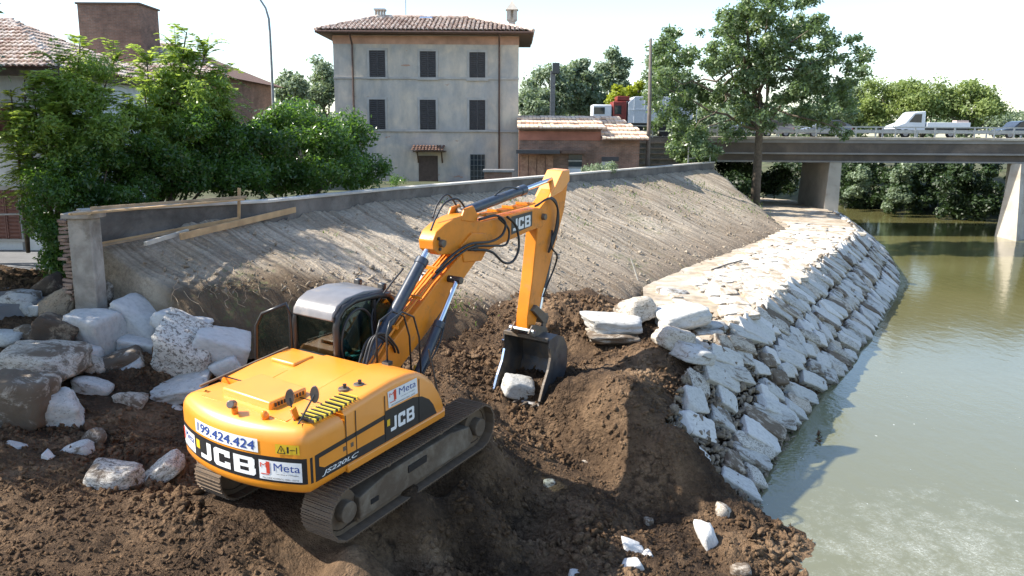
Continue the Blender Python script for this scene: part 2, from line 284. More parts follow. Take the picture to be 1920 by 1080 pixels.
def water_mat():
    m, t, b = new_mat('river_water'); c = coords(t, 'World')
    f = nz(t, c, 0.12, 4, 0.5, 0.3)
    sep = nd(t, 'ShaderNodeSeparateXYZ'); t.links.new(c, sep.inputs[0])
    near = nd(t, 'ShaderNodeMapRange'); near.inputs[1].default_value = 42; near.inputs[2].default_value = 15; t.links.new(sep.outputs[1], near.inputs[0])
    col = ramp(t, f, [(0.35, (0.115, 0.108, 0.040)), (0.65, (0.145, 0.135, 0.055))])
    col = mixc(t, near.outputs[0], col, (0.150, 0.146, 0.078))
    # foam flecks near the works, drifting from the broken bank
    dx = nd(t, 'ShaderNodeVectorMath', operation='DISTANCE'); t.links.new(c, dx.inputs[0]); dx.inputs[1].default_value = (8.6, 14.2, 0)
    dn = nd(t, 'ShaderNodeMapRange'); dn.inputs[1].default_value = 1.5; dn.inputs[2].default_value = 6.5; dn.inputs[3].default_value = 0.20; dn.inputs[4].default_value = 0.0; t.links.new(dx.outputs['Value'], dn.inputs[0])
    fm = nz(t, mp(t, c, (1, 0.8, 1)), 1.6, 14, 0.88, 0.2)
    fo = math_(t, 'ADD', fm, dn.outputs[0])
    mk = ramp(t, fo, [(0.64, (0, 0, 0)), (0.90, (1, 1, 1))])
    fl = nz(t, c, 16, 5, 0.85, 0.3)
    mk = mixc(t, 1.0, mk, ramp(t, fl, [(0.42, (0.15,)*3), (0.62, (1, 1, 1))]), 'MULTIPLY')
    dr = nz(t, mp(t, c, (1, 0.7, 1)), 5, 3, 0.5); mk3 = ramp(t, dr, [(0.735, (0, 0, 0)), (0.75, (0.8,)*3)])
    mk = mixc(t, 1.0, mk, mk3, 'LIGHTEN')
    col = mixc(t, mk, col, (0.50, 0.51, 0.45))
    t.links.new(col, b.inputs['Base Color'])
    t.links.new(mixc(t, mk, (0.07,)*3, (0.6,)*3), b.inputs['Roughness']); b.inputs['IOR'].default_value = 1.72
    h = math_(t, 'ADD', nz(t, mp(t, c, (1, 0.5, 1)), 2.2, 4, 0.5), math_(t, 'MULTIPLY', nz(t, c, 9, 3, 0.5), 0.25))
    bm_ = bump(t, b, h, 0.05, 0.22)
    return m
M['water'] = water_mat()

# ------------------------------------------------------------------ mesh helpers
COL = sc.collection; OFF = {}
def meta(o, label=None, cat=None, group=None, kind=None):
    for k, v in (('label', label), ('category', cat), ('group', group), ('kind', kind)):
        if v: o[k] = v
    return o
def empty(name, loc, label=None, cat=None, group=None, kind=None):
    o = bpy.data.objects.new(name, None); COL.objects.link(o); o.location = Vector(tuple(map(float, loc))); o.empty_display_size = 0.3
    OFF[o.name] = Vector(tuple(map(float, loc))); return meta(o, label, cat, group, kind)
class MB:
    def __init__(s): s.v = []; s.f = []; s.uv = None
    def add(s, vs, fs):
        n = len(s.v); s.v += [tuple(map(float, p)) for p in vs]; s.f += [tuple(i+n for i in f) for f in fs]; return s
    def box(s, c, d, rot=None):
        x, y, z = [k/2 for k in d]; P = [Vector((a*x, b*y, e*z)) for a in (-1, 1) for b in (-1, 1) for e in (-1, 1)]
        if rot is not None: P = [rot@p for p in P]
        c = Vector(tuple(map(float, c))); return s.add([p+c for p in P], [(0, 1, 3, 2), (4, 6, 7, 5), (0, 4, 5, 1), (2, 3, 7, 6), (0, 2, 6, 4), (1, 5, 7, 3)])
    def box2(s, a, b): return s.box([(a[i]+b[i])/2 for i in range(3)], [abs(b[i]-a[i]) for i in range(3)])
    def beam(s, a, b, wd, ht, up=(0, 0, 1)):
        a = Vector(tuple(map(float, a))); b = Vector(tuple(map(float, b))); y = (b-a).normalized(); x = y.cross(Vector(up))
        if x.length < 1e-4: x = Vector((1, 0, 0))
        x.normalize(); z = x.cross(y); return s.box((a+b)/2, (wd, (b-a).length, ht), Matrix((x, y, z)).transposed())
    def prism(s, poly, lo, hi, axis='x'):
        n = len(poly)
        def mk(p, q): return {'x': (q, p[0], p[1]), 'y': (p[0], q, p[1]), 'z': (p[0], p[1], q)}[axis]
        return s.add([mk(p, lo) for p in poly]+[mk(p, hi) for p in poly],
                     [tuple(range(n))[::-1], tuple(range(n, 2*n))]+[(i, (i+1) % n, n+(i+1) % n, n+i) for i in range(n)])
    def tube(s, path, r, n=8, cap=True):
        P = [Vector(tuple(map(float, p))) for p in path]; rr = r if isinstance(r, (list, tuple)) else [r]*len(P); vs = []; fs = []
        x = None
        for i, p in enumerate(P):
            d = (P[min(i+1, len(P)-1)]-P[max(i-1, 0)]).normalized()
            if x is None:
                x = d.cross(Vector((0, 0, 1)));
                if x.length < 1e-3: x = Vector((1, 0, 0))
            x = (x-d*x.dot(d)).normalized(); y = d.cross(x)
            for k in range(n):
                a = 2*pi*k/n; vs.append(p+(x*cos(a)+y*sin(a))*rr[i])
        for i in range(len(P)-1):
            for k in range(n): fs.append((i*n+k, i*n+(k+1) % n, (i+1)*n+(k+1) % n, (i+1)*n+k))
        if cap: fs += [tuple(range(n))[::-1], tuple(range((len(P)-1)*n, len(P)*n))]
        return s.add(vs, fs)
    def cyl(s, a, b, r, n=16): return s.tube([a, b], r, n)
    def loft(s, rings, cap=True):
        n = len(rings[0]); vs = [p for r in rings for p in r]; fs = []
        for i in range(len(rings)-1):
            for k in range(n): fs.append((i*n+k, i*n+(k+1) % n, (i+1)*n+(k+1) % n, (i+1)*n+k))
        if cap: fs += [tuple(range(n))[::-1], tuple(range((len(rings)-1)*n, len(rings)*n))]
        return s.add(vs, fs)
    def mesh(s, name, mat, smooth=False, off=None):
        me = bpy.data.meshes.new(name); vs = s.v
        if off is not None: vs = [(p[0]-off[0], p[1]-off[1], p[2]-off[2]) for p in vs]
        me.from_pydata(vs, [], s.f); me.materials.append(mat)
        bm = bmesh.new(); bm.from_mesh(me); bmesh.ops.recalc_face_normals(bm, faces=bm.faces); bm.to_mesh(me); bm.free()
        if smooth: me.polygons.foreach_set('use_smooth', [True]*len(me.polygons))
        return me
    def build(s, name, mat, parent=None, smooth=False, bevel=0, seg=2):
        off = OFF.get(parent.name) if parent else None
        me = s.mesh(name, mat, smooth, off); return link(name, me, parent, bevel, seg)
def link(name, me, parent=None, bevel=0, seg=2):
    o = bpy.data.objects.new(name, me); COL.objects.link(o)
    if parent: o.parent = parent; OFF[o.name] = OFF.get(parent.name, Vector((0, 0, 0)))
    if bevel:
        b = o.modifiers.new('bevel', 'BEVEL'); b.width = bevel; b.segments = seg; b.limit_method = 'ANGLE'; b.angle_limit = radians(35)
        b.harden_normals = False
        for p in me.polygons: p.use_smooth = True
        try:
            me.set_sharp_from_angle(angle=radians(35))
        except Exception: pass
    return o
def rawmesh(name, V, Fq, mat, smooth=False, uv=None):
    me = bpy.data.meshes.new(name); V = np.asarray(V, np.float32); Fq = np.asarray(Fq, np.int32); k = Fq.shape[1]
    me.vertices.add(len(V)); me.vertices.foreach_set('co', V.ravel()); me.loops.add(Fq.size); me.loops.foreach_set('vertex_index', Fq.ravel())
    me.polygons.add(len(Fq)); me.polygons.foreach_set('loop_start', np.arange(0, Fq.size, k, dtype=np.int32))
    if smooth: me.polygons.foreach_set('use_smooth', np.ones(len(Fq), bool))
    if uv is not None:
        l = me.uv_layers.new(name='UVMap'); l.data.foreach_set('uv', np.asarray(uv, np.float32)[Fq.ravel()].ravel())
    me.update(calc_edges=True); me.validate(); me.materials.append(mat); return me

def text_mesh(s, size, mat, offset=0.0, xs=1.0, shear=0.0, depth=0.0):
    cu = bpy.data.curves.new('t', 'FONT'); cu.body = s; cu.size = size; cu.offset = offset; cu.align_x = 'LEFT'; cu.shear = shear; cu.extrude = depth
    o = bpy.data.objects.new('t', cu); COL.objects.link(o); bpy.context.view_layer.update()
    me = bpy.data.meshes.new_from_object(o.evaluated_get(bpy.context.evaluated_depsgraph_get()))
    bpy.data.objects.remove(o); me.materials.clear(); me.materials.append(mat)
    for v in me.vertices: v.co.x *= xs
    x0 = min(v.co.x for v in me.vertices); y0 = min(v.co.y for v in me.vertices)
    for v in me.vertices: v.co.x -= x0; v.co.y -= y0
    return me
def fit_text(me, W, H):
    xm = max(v.co.x for v in me.vertices); ym = max(v.co.y for v in me.vertices)
    for v in me.vertices: v.co.x *= W/xm; v.co.y *= H/ym
    return me
def subdivide_mesh(me, maxlen=0.08):
    bm = bmesh.new(); bm.from_mesh(me); bmesh.ops.triangulate(bm, faces=bm.faces)
    for _ in range(3):
        es = [e for e in bm.edges if e.calc_length() > maxlen]
        if not es: break
        bmesh.ops.subdivide_edges(bm, edges=es, cuts=1)
    bmesh.ops.triangulate(bm, faces=bm.faces); bm.to_mesh(me); bm.free()

# value noise
def hsh(ix, iy, s):
    h = (ix.astype(np.int64)*374761393+iy.astype(np.int64)*668265263+s*1442695041) & 0xffffffff
    h = ((h ^ (h >> 13))*1274126177) & 0xffffffff; h = (h ^ (h >> 16)) & 0xffffffff
    return h/4294967295.0
def vn(x, y, s=0):
    x = np.asarray(x, float); y = np.asarray(y, float)
    ix = np.floor(x); iy = np.floor(y); fx = x-ix; fy = y-iy; fx = fx*fx*(3-2*fx); fy = fy*fy*(3-2*fy)
    a = hsh(ix, iy, s); b = hsh(ix+1, iy, s); c = hsh(ix, iy+1, s); d = hsh(ix+1, iy+1, s)
    return (a*(1-fx)+b*fx)*(1-fy)+(c*(1-fx)+d*fx)*fy-0.5
def fbm(x, y, sc_, octv=4, s=0, g=0.5):
    o = 0; a = 1.0
    for k in range(octv): o = o+a*vn(x*sc_+17.3*k, y*sc_-9.1*k, s+k); a *= g; sc_ = sc_*2.03
    return o

# rocks
_ICO = {}
def ico(n):
    if n not in _ICO:
        bm = bmesh.new(); bmesh.ops.create_icosphere(bm, subdivisions=n, radius=1.0); bm.verts.ensure_lookup_table()
        _ICO[n] = (np.array([v.co[:] for v in bm.verts]), np.array([[v.index for v in f.verts] for f in bm.faces])); bm.free()
    return _ICO[n]
def rock(seed, sub=3, cuts=5, blocky=1.0, rough=0.05, p=16):
    R_ = np.random.default_rng(seed); D, Fc = ico(sub)
    N = [np.eye(3)[i]*sg for i in range(3) for sg in (-1, 1)]; H = [1.0]*6
    N = [n+R_.normal(0, 0.14, 3)*blocky for n in N]
    for _ in range(cuts): N.append(R_.normal(0, 1, 3)); H.append(R_.uniform(0.95, 1.3))
    N = np.array([n/np.linalg.norm(n) for n in N]); H = np.array(H)
    dd = np.clip((D@N.T)/H, 0, None); r = (dd**p).sum(1)**(-1/p); V = D*r[:, None]
    if rough:
        so = R_.uniform(0, 50, 3)
        for i in range(len(V)):
            q = Vector(V[i]+so); V[i] *= 1+rough*(mnoise.noise(q*2.3)+0.55*mnoise.noise(q*5.1)+0.35*mnoise.noise(q*11))
    V /= np.abs(V).max(0)
    return V, Fc

# leaves
def leaf_quads(C, size, normal_bias=None, aspect=0.5, jitter=0.35):
    n = len(C); A = rng.normal(0, 1, (n, 3)); A /= np.linalg.norm(A, axis=1)[:, None]
    Nn = rng.normal(0, 1, (n, 3))
    if normal_bias is not None: Nn = Nn*0.8+normal_bias
    B = np.cross(Nn, A); B /= np.linalg.norm(B, axis=1)[:, None]+1e-9; A = np.cross(B, Nn); A /= np.linalg.norm(A, axis=1)[:, None]+1e-9
    s_ = size*(1+jitter*rng.uniform(-1, 1, n))[:, None]
    A = A*s_; B = B*s_*aspect
    V = np.stack([C-A*0.5, C+B*0.5-A*0.06, C+A*0.5, C-B*0.5-A*0.06], 1).reshape(-1, 3)
    Fq = np.arange(n*4).reshape(n, 4); return V, Fq
def clump_leaves(clumps, n, size, bias_up=0.7, aspect=0.55, shell=0.5):
    cl = np.array([c for c, r in clumps]); rr = np.array([r if np.ndim(r) else (r, r, r*0.8) for c, r in clumps]); wgt = (rr.prod(1))**(0.66); wgt /= wgt.sum()
    idx = rng.choice(len(cl), n, p=wgt); D = rng.normal(0, 1, (n, 3)); D /= np.linalg.norm(D, axis=1)[:, None]
    rad = rng.uniform(0, 1, n)**shell; C = cl[idx]+D*rr[idx]*rad[:, None]*(1+0.12*rng.normal(0, 1, n))[:, None]
    nb = D*0.8+np.array([0, 0, bias_up]); return leaf_quads(C, size, nb, aspect)
def leafobj(name, V, Fq, mat, parent):
    off = OFF.get(parent.name) if parent else None
    if off is not None: V = V-np.array(off)
    return link(name, rawmesh(name, V, Fq, mat), parent)
def crown_clumps(c, R3, n, r0, r1, seed, flat=0.0):
    R_ = np.random.default_rng(seed); out = []
    while len(out) < n:
        d = R_.normal(0, 1, 3); d /= np.linalg.norm(d); rad = R_.uniform(0.25, 1)**0.5
        p = np.array(c)+d*np.array(R3)*rad; s_ = R_.uniform(r0, r1)*(1.15-0.35*rad); out.append((p, s_))
    return out
def limb(mb, a, b, r0, r1, seed, n=5, wob=0.12):
    R_ = np.random.default_rng(seed); a = np.array(a, float); b = np.array(b, float); L = np.linalg.norm(b-a); P = []
    for i in range(n+1):
        t = i/n; P.append(a+(b-a)*t+R_.normal(0, wob*L*0.25, 3)*(sin(pi*t)))
    mb.tube(P, [r0+(r1-r0)*i/n for i in range(n+1)], 7); return P
def tree(name, base, crown_c, R3, ncl, r0, r1, nleaf, leaf, mat, label, cat, seed, trunk_r=0.25, group=None, limbs=8, extra=None, shell=0.5, keep=None):
    root = empty(name, base, label, cat, group); cl = crown_clumps(crown_c, R3, ncl, r0, r1, seed)
    if keep: cl = [c for c in cl if keep(c[0])]
    if extra: cl += extra
    mb = MB(); top = np.array(crown_c)+np.array([0, 0, R3[2]*0.2]); P = limb(mb, np.array(base)-np.array([0, 0, 0.3]), top, trunk_r, trunk_r*0.35, seed, 7, 0.05)
    R_ = np.random.default_rng(seed+1)
    mb.build('trunk', M['bark'], root, smooth=True)
    mb = MB()
    for i in R_.choice(len(cl), min(limbs, len(cl)), replace=False):
        k = R_.integers(3, 7); limb(mb, P[k], cl[i][0], trunk_r*0.38, 0.03, seed+10+int(i), 5, 0.18)
    if limbs: meta(mb.build('branches', M['bark'], root, smooth=True), kind='stuff')
    V, Fq = clump_leaves(cl, nleaf, leaf, shell=shell); leafobj('crown', V, Fq, mat, root); return root

# ================================================================== TERRAIN
EXP = np.array([-2.763, 14.005, 2.027]); EXH, EXPI, EXRO = [radians(a) for a in (30.855, 3.314, 2.461)]
def _rm(h, p, r):
    ch, sh = cos(-h), sin(-h); Rz = np.array([[ch, -sh, 0], [sh, ch, 0], [0, 0, 1]])
    Rx = np.array([[1, 0, 0], [0, cos(p), -sin(p)], [0, sin(p), cos(p)]]); Ry = np.array([[cos(r), 0, sin(r)], [0, 1, 0], [-sin(r), 0, cos(r)]])
    return Rz@Rx@Ry
EXM = _rm(EXH, EXPI, EXRO)
def EX(x, y, z): return EXP+EXM@np.array([x, y, z])

cp = []
for u, v, z in [(-60, 1120, 2.1), (0, 1080, 2.05), (150, 1090, 2.0), (300, 1080, 1.85), (450, 1100, 1.6), (600, 1080, 1.35), (760, 1085, 0.75), (860, 1085, 0.40), (980, 1085, 0.35), (1085, 1080, 0.62), (1300, 1080, 0.30), (1460, 1090, 0.12), (1560, 1075, -0.12), (1640, 1050, -0.6),
                (0, 960, 2.35), (150, 960, 2.2), (330, 960, 2.05), (480, 1010, 1.85), (0, 870, 2.5), (200, 880, 2.25), (340, 870, 2.1),
                (0, 560, 3.9), (100, 540, 4.1), (220, 560, 3.75), (0, 680, 3.1), (60, 610, 3.6), (150, 700, 2.9), (300, 640, 3.0), (300, 720, 2.6), (440, 700, 2.45), (0, 790, 2.75), (200, 800, 2.4), (350, 790, 2.2), (450, 600, 2.9), (560, 600, 2.8),
                (850, 1005, 0.65), (950, 1000, 0.45), (1000, 930, 0.80), (930, 835, 1.75), (1060, 1000, 0.75), (1030, 880, 1.15),
                (870, 600, 2.95), (990, 600, 3.0), (1080, 600, 3.0), (850, 660, 2.45), (900, 690, 2.15), (880, 735, 2.2), (950, 800, 1.6), (1000, 840, 1.45), (1035, 800, 1.35),
                (1080, 660, 2.35), (1160, 640, 2.65), (1250, 655, 2.68), (1180, 700, 2.35), (1290, 720, 2.25), (1050, 728, 2.15), (1120, 755, 2.15), (1190, 780, 2.05), (1255, 815, 1.85), (1060, 815, 1.25), (1110, 860, 1.05), (1180, 920, 0.75), (1240, 965, 0.5), (1160, 985, 0.62), (1100, 930, 0.92), (1240, 1020, 0.42), (1160, 1045, 0.58), (1060, 900, 1.05),
                (1330, 960, 0.5), (1400, 930, 0.3), (1440, 960, 0.12), (1500, 1010, 0.0), (1380, 1020, 0.32), (1540, 960, -0.6), (1470, 900, -0.25),
                (1320, 670, 2.6), (1350, 600, 2.72), (1400, 640, 1.9), (1200, 590, 2.75)]:
    p = Pz(u, v, z); cp.append(p)
for x in (-1.5, 0, 1.5):
    for y in (-2.0, 0, 2.1): cp.append(EX(x, y, -0.03))
for y in (-1.8, -0.5, 0.9): cp.append(EX(1.62, y, 0.0)); cp.append(EX(2.55, y-.2, -0.75))
cp.append(EX(-2.6, 0, 0.05)); cp.append(EX(-2.4, 2.4, 0.2)); cp.append(EX(0, 3.2, 0.05)); cp.append(EX(0, 4.9, -0.85)); cp.append(EX(.4, 5.6, -0.75)); cp.append(EX(.9, 6.6, -0.2)); cp.append(EX(0, -3.6, -0.05))
cp += [np.array(p) for p in [(-20, 26, 4.0), (-16, 22, 3.9), (-14, 12, 2.6), (-14, 6, 2.4), (-6, 6, 1.9), (0, 6, 1.2), (4, 6, 0.2), (7, 8, -0.3), (10, 14, -0.9), (10, 22, -0.9), (8.6, 19, -0.9), (7.6, 16.8, -0.7), (12, 26, -1)]]
cp = np.array(cp)
def _U(r2): return 0.5*r2*np.log(r2+1e-9)
_n = len(cp); _K = _U(((cp[:, None, :2]-cp[None, :, :2])**2).sum(-1))+np.eye(_n)*0.04; _P = np.c_[np.ones(_n), cp[:, :2]]
_A = np.zeros((_n+3, _n+3)); _A[:_n, :_n] = _K; _A[:_n, _n:] = _P; _A[_n:, :_n] = _P.T
_w = np.linalg.solve(_A, np.r_[cp[:, 2], 0, 0, 0])
def Hs(x, y):
    x = np.atleast_1d(np.asarray(x, float)); y = np.atleast_1d(np.asarray(y, float)); sh = x.shape; x = x.ravel(); y = y.ravel(); out = np.zeros(len(x))
    for i in range(0, len(x), 40000):
        xx = x[i:i+40000]; yy = y[i:i+40000]; r2 = (xx[:, None]-cp[None, :, 0])**2+(yy[:, None]-cp[None, :, 1])**2
        out[i:i+40000] = _U(r2)@_w[:_n]+_w[_n]+_w[_n+1]*xx+_w[_n+2]*yy
    return out.reshape(sh)
RV = [((1240, 845), (1410, 985), 1.25, 0), ((1262, 775), (1440, 890), 1.9, 0), ((1285, 705), (1480, 820), 2.4, 0), ((1322, 643), (1530, 750), 2.8, 0), ((1420, 572), (1590, 690), 2.8, 0), ((1510, 505), (1648, 605), 2.8, 0), ((1580, 455), (1682, 545), 2.8, 0), ((1606, 436), (1682, 508), 2.78, 0), ((1592, 418), (1655, 465), 2.6, 0), ((1574, 404), (1612, 430), 2.35, 0), ((1560, 396), (1590, 412), 2.2, 0)]
RT = [Pz(a[0], a[1], z) for a, b, z, q in RV]; RB = [Pz(b[0], b[1], q) for a, b, z, q in RV]
def tmask(x, y):   # 1 where the tracks have pressed the ground flat
    dx = x-EXP[0]; dy = y-EXP[1]; a = dx*EXM[0, 0]+dy*EXM[1, 0]; b = dx*EXM[0, 1]+dy*EXM[1, 1]
    return np.clip(1-np.maximum(np.abs(a)-1.5, np.abs(b)-2.3)/0.5, 0, 1)
def H(x, y):
    h = Hs(x, y); q = 1-0.85*tmask(x, y)
    dx = x-EXP[0]; dy = y-EXP[1]; a = dx*EXM[0, 0]+dy*EXM[1, 0]; b = dx*EXM[0, 1]+dy*EXM[1, 1]
    sm = np.clip(1-np.maximum(np.abs(a-3.0)-1.6, np.abs(b+1.2)-3.2)/0.8, 0, 1); q = q*(1-0.72*sm)
    patch = np.clip(0.55+1.6*fbm(x, y, 0.45, 2, 91), 0.25, 1.3)
    lump = fbm(x, y, 0.9, 3, 3)*0.24; fine = fbm(x, y, 3.2, 3, 11)*0.15*patch; rid = (0.5-np.abs(fbm(x, y, 6.5, 3, 21)))*0.13*patch+np.maximum(0, fbm(x, y, 9, 3, 31, 0.6))*0.13*patch+fbm(x, y, 19, 2, 35)*0.035*patch
    dm = np.full(np.shape(x), 9.0)
    for i in range(3):
        a_ = RT[i][:2]; b_ = RT[i+1][:2]; ab = b_-a_; t_ = np.clip(((x-a_[0])*ab[0]+(y-a_[1])*ab[1])/(ab@ab), 0, 1); dm = np.minimum(dm, np.hypot(x-a_[0]-t_*ab[0], y-a_[1]-t_*ab[1]))
    return h+q*(lump+fine+rid)-0.42*np.exp(-(dm/0.55)**2)
xs = np.arange(-16, 9.2, 0.055); ys = np.arange(7.0, 29.0, 0.055)
XX, YY = np.meshgrid(xs, ys); ZZ = H(XX, YY)
# the heap never rises through the finished slope, path and revetment
WO = np.array([-4.06, 28.59]); WD = np.array([.524, .852]); WN = np.array([.852, -.524]); KS = 0.39
def sd_(x, y): return (x-WO[0])*WD[0]+(y-WO[1])*WD[1], (x-WO[0])*WN[0]+(y-WO[1])*WN[1]
DC_S = [-14, -11.5, -9.6, -8.2, -6.8, -4.8, -2.9, -0.5, 1.8, 40]; DC_D = [1.2, 1.7, 2.8, 3.75, 4.9, 5.9, 6.5, 7.2, 7.55, 7.55]
def dcut(s): return np.interp(s, DC_S, DC_D)
nx_, ny_ = len(xs), len(ys); idx = np.arange(nx_*ny_).reshape(ny_, nx_)
S_, D_ = sd_(XX, YY)
okv = ~((S_ > -9.5) & (D_ < dcut(S_)-0.8)) & ~((S_ > 4.3) & (D_ > 6.5) & (XX > 1.0))
def in_poly(x, y, P):
    ins = np.zeros(np.shape(x), bool); n_ = len(P)
    for i in range(n_):
        (x1, y1), (x2, y2) = P[i], P[(i+1) % n_]
        if y1 == y2: continue
        c_ = ((y1 > y) != (y2 > y)) & (x < (x2-x1)*(y-y1)/(y2-y1)+x1); ins ^= c_
    return ins
REVP = [(p[0]+.04, p[1]-.05) for i, p in enumerate(RT[:8])]+[(p[0]+(p[0]-q[0])*.35, p[1]+(p[1]-q[1])*.35) for p, q in zip(RB[:8], RT[:8])][::-1]
okv &= ~in_poly(XX, YY, REVP) & ~((XX > 7.0) & (YY > 17.0)) & ~((XX > 6.2) & (YY > 19.0))
Fq = np.stack([idx[:-1, :-1], idx[:-1, 1:], idx[1:, 1:], idx[1:, :-1]], -1).reshape(-1, 4); okf = okv.ravel()[Fq].all(1)
meta(link('earth_ground', rawmesh('earth_ground', np.stack([XX, YY, ZZ], -1).reshape(-1, 3), Fq[okf], M['dirt'], True)), kind='structure')
# clods scattered over the dug earth
nC = 70000; cx = rng.uniform(-11, 8.5, nC*3); cy = 8+rng.uniform(0, 1, nC*3)**1.3*17; S2, D2 = sd_(cx, cy)
keep = (tmask(cx, cy) < 0.6) & ~((S2 > -9.5) & (D2 < dcut(S2)+0.1)) & (fbm(cx, cy, 0.5, 3, 77) > -0.42) & ~((S2 > 2.5) & (D2 > 6.5)) & ~in_poly(cx, cy, REVP)
cx = cx[keep][:nC]; cy = cy[keep][:nC]; cz = H(cx, cy); up = cz > 0.02; cx, cy, cz = cx[up], cy[up], cz[up]
Di, Fi = ico(1); n = len(cx); sz = (0.017+0.085*rng.uniform(0, 1, n)**4.2)
lit_ = np.clip(fbm(cx, cy, 0.8, 2, 5)+0.6, 0.4, 1.4); sz = sz*lit_
def chunks(Dv, n, sz):
    X = Dv[None]*(1+0.38*rng.uniform(-1, 1, (n, len(Dv), 1))); A_ = np.eye(3)[None]+rng.normal(0, .34, (n, 3, 3)); return np.einsum('nij,nkj->nki', A_, X)*sz[:, None, None]
Vv = chunks(Di, n, sz); Vv += np.stack([cx, cy, cz+sz*0.15], -1)[:, None]
Ff = (Fi[None]+(np.arange(n)*len(Di))[:, None, None]).reshape(-1, 3)
meta(link('earth_clods', rawmesh('earth_clods', Vv.reshape(-1, 3), Ff, M['clod'])), kind='stuff')

# ------------------------------------------------ raked earth slope under the parapet
def wd0(s): return np.interp(s, [-14, -10.69, -6.12, 0, 11.7, 34.1], [-2.0, -0.94, 0.47, 0, 0.11, 0.2])
def zpl(s, d):
    drop = np.clip((-7-s)/4, 0, 1); return 5.72-KS*d-0.9*drop*drop*(3-2*drop)*np.clip(1.2-d*0.25, 0, 1)
ss = np.arange(-11.1, 34.4, 0.06); dd_ = np.r_[np.arange(0, 0.88, 0.045), 0.9, 0.93, 0.96, 0.99, 1.02, 1.06, 1.12, 1.2, 1.3]
SS, TT = np.meshgrid(ss, dd_); d0 = wd0(SS)+0.02; dc = dcut(SS)+0.35*fbm(SS, SS*0, 0.8, 3, 4)*np.clip(1-(SS-0)/8, 0, 1)
# the far end narrows to the ridge
DD = d0+(dc-d0)*np.minimum(TT, 1)+np.maximum(TT-1, 0)*2.6
Zp = zpl(SS, DD); _q = DD-dc; over = 0.5*(_q+np.sqrt(_q*_q+0.10))*(TT > 0.6)*np.clip((TT-0.6)*5, 0, 1); slp = np.interp(SS, [-11, -4, 2, 8], [1.7, 1.7, 0.9, 0.6]); Zp = Zp-over*slp-np.clip((-10.3-SS)/0.45, 0, 1)*2.2
nearm = np.clip(1-(SS-1)/6, 0, 1)
gro = np.abs(fbm(SS*1.0+0.05*DD+0.12*fbm(SS, DD, 0.6, 2, 8), DD*0.05, 5.2, 2, 40))*-0.11*np.clip(over*-9+1, 0.2, 1)
low = np.clip((DD/dc-0.72)*4, 0, 1)
Zp = Zp+gro+fbm(SS, DD, 0.7, 4, 50)*0.12+fbm(SS, DD, 2.6, 3, 51)*(0.04+0.16*low*nearm)+np.maximum(0, fbm(SS, DD, 5, 2, 52))*(0.015+0.16*low*nearm)
ridge = (ss > 0)
PX = WO[0]+SS*WD[0]+DD*WN[0]; PY = WO[1]+SS*WD[1]+DD*WN[1]
# far end: squeeze s so that the ridge runs from the wall end to the toe at (15.6, 47)
RE = np.interp(DD, [0, 7.55], [34.1, 24.6]); over_s = SS > RE
Zr = np.where(over_s, Zp-(SS-RE)*2.2, Zp); Zr = np.where(over_s, np.maximum(Zr, 2.12+0.12*fbm(SS, DD, 1.2, 3, 54)), Zr); Zr = np.maximum(Zr, 0.6)
ny2, nx2 = SS.shape; id2 = np.arange(nx2*ny2).reshape(ny2, nx2); F2 = np.stack([id2[:-1, :-1], id2[:-1, 1:], id2[1:, 1:], id2[1:, :-1]], -1).reshape(-1, 4)
UVs = np.stack([SS, DD], -1).reshape(-1, 2)
meta(link('earth_slope', rawmesh('earth_slope', np.stack([PX, PY, Zr], -1).reshape(-1, 3), F2, M['slope'], True, UVs)), kind='structure')

# small stones and crumbs lying on the slope
nS = 5000; s1_ = rng.uniform(-10, 26, nS); f1_ = rng.uniform(0.03, 1.05, nS)**.7; d1_ = f1_*dcut(s1_); z1_ = zpl(s1_, d1_)-.01; sz1 = .012+.045*rng.uniform(0, 1, nS)**5
Vs_ = chunks(Di, nS, sz1)+np.stack([WO[0]+s1_*WD[0]+d1_*WN[0], WO[1]+s1_*WD[1]+d1_*WN[1], z1_], -1)[:, None]
meta(link('slope_crumbs', rawmesh('slope_crumbs', Vs_.reshape(-1, 3), (Fi[None]+(np.arange(nS)*len(Di))[:, None, None]).reshape(-1, 3), M['slope'])), kind='stuff')
# grass tufts on the slope
def tuft_pts(lst, n, spread, h):
    P = []
    for u, v, m in lst:
        r_ = ray(u, v); N = np.array([KS*WN[0], KS*WN[1], 1]); t = ((5.75+KS*(WO@WN))-N@CAM)/(N@r_); p = CAM+t*r_
        for _ in range(int(n*m*.45)): P.append((p[0]+rng.normal(0, spread*m), p[1]+rng.normal(0, spread*m)))
    return np.array(P)
TP = tuft_pts([(1330, 360, 1.5), (1310, 345, 0.8), (1395, 372, .8), (1180, 365, 1.2), (1240, 350, 1), (1410, 395, .6), (865, 568, .5), (960, 370, .4), (1100, 350, 1), (1280, 385, .6), (1085, 410, .4), (820, 372, .3), (620, 440, .15)], 150, 0.9, 0.1)
s_, d_ = sd_(TP[:, 0], TP[:, 1]); gz = zpl(s_, d_); oku = (d_ > 0.4) & (d_ < 7); TP = TP[oku]; gz = gz[oku]
n = len(TP); base = np.c_[TP, gz-0.02]; a = rng.uniform(0, 2*pi, n); hgt = rng.uniform(0.05, 0.16, n); wv = np.c_[np.cos(a), np.sin(a), np.zeros(n)]*0.025; ln = np.c_[rng.normal(0, .05, (n, 2)), hgt]
meta(link('grass_tufts', rawmesh('grass_tufts', np.stack([base-wv, base+wv, base+ln+wv*0.3, base+ln-wv*0.3], 1).reshape(-1, 3), np.arange(4*n).reshape(n, 4), M['grass'])), kind='stuff')
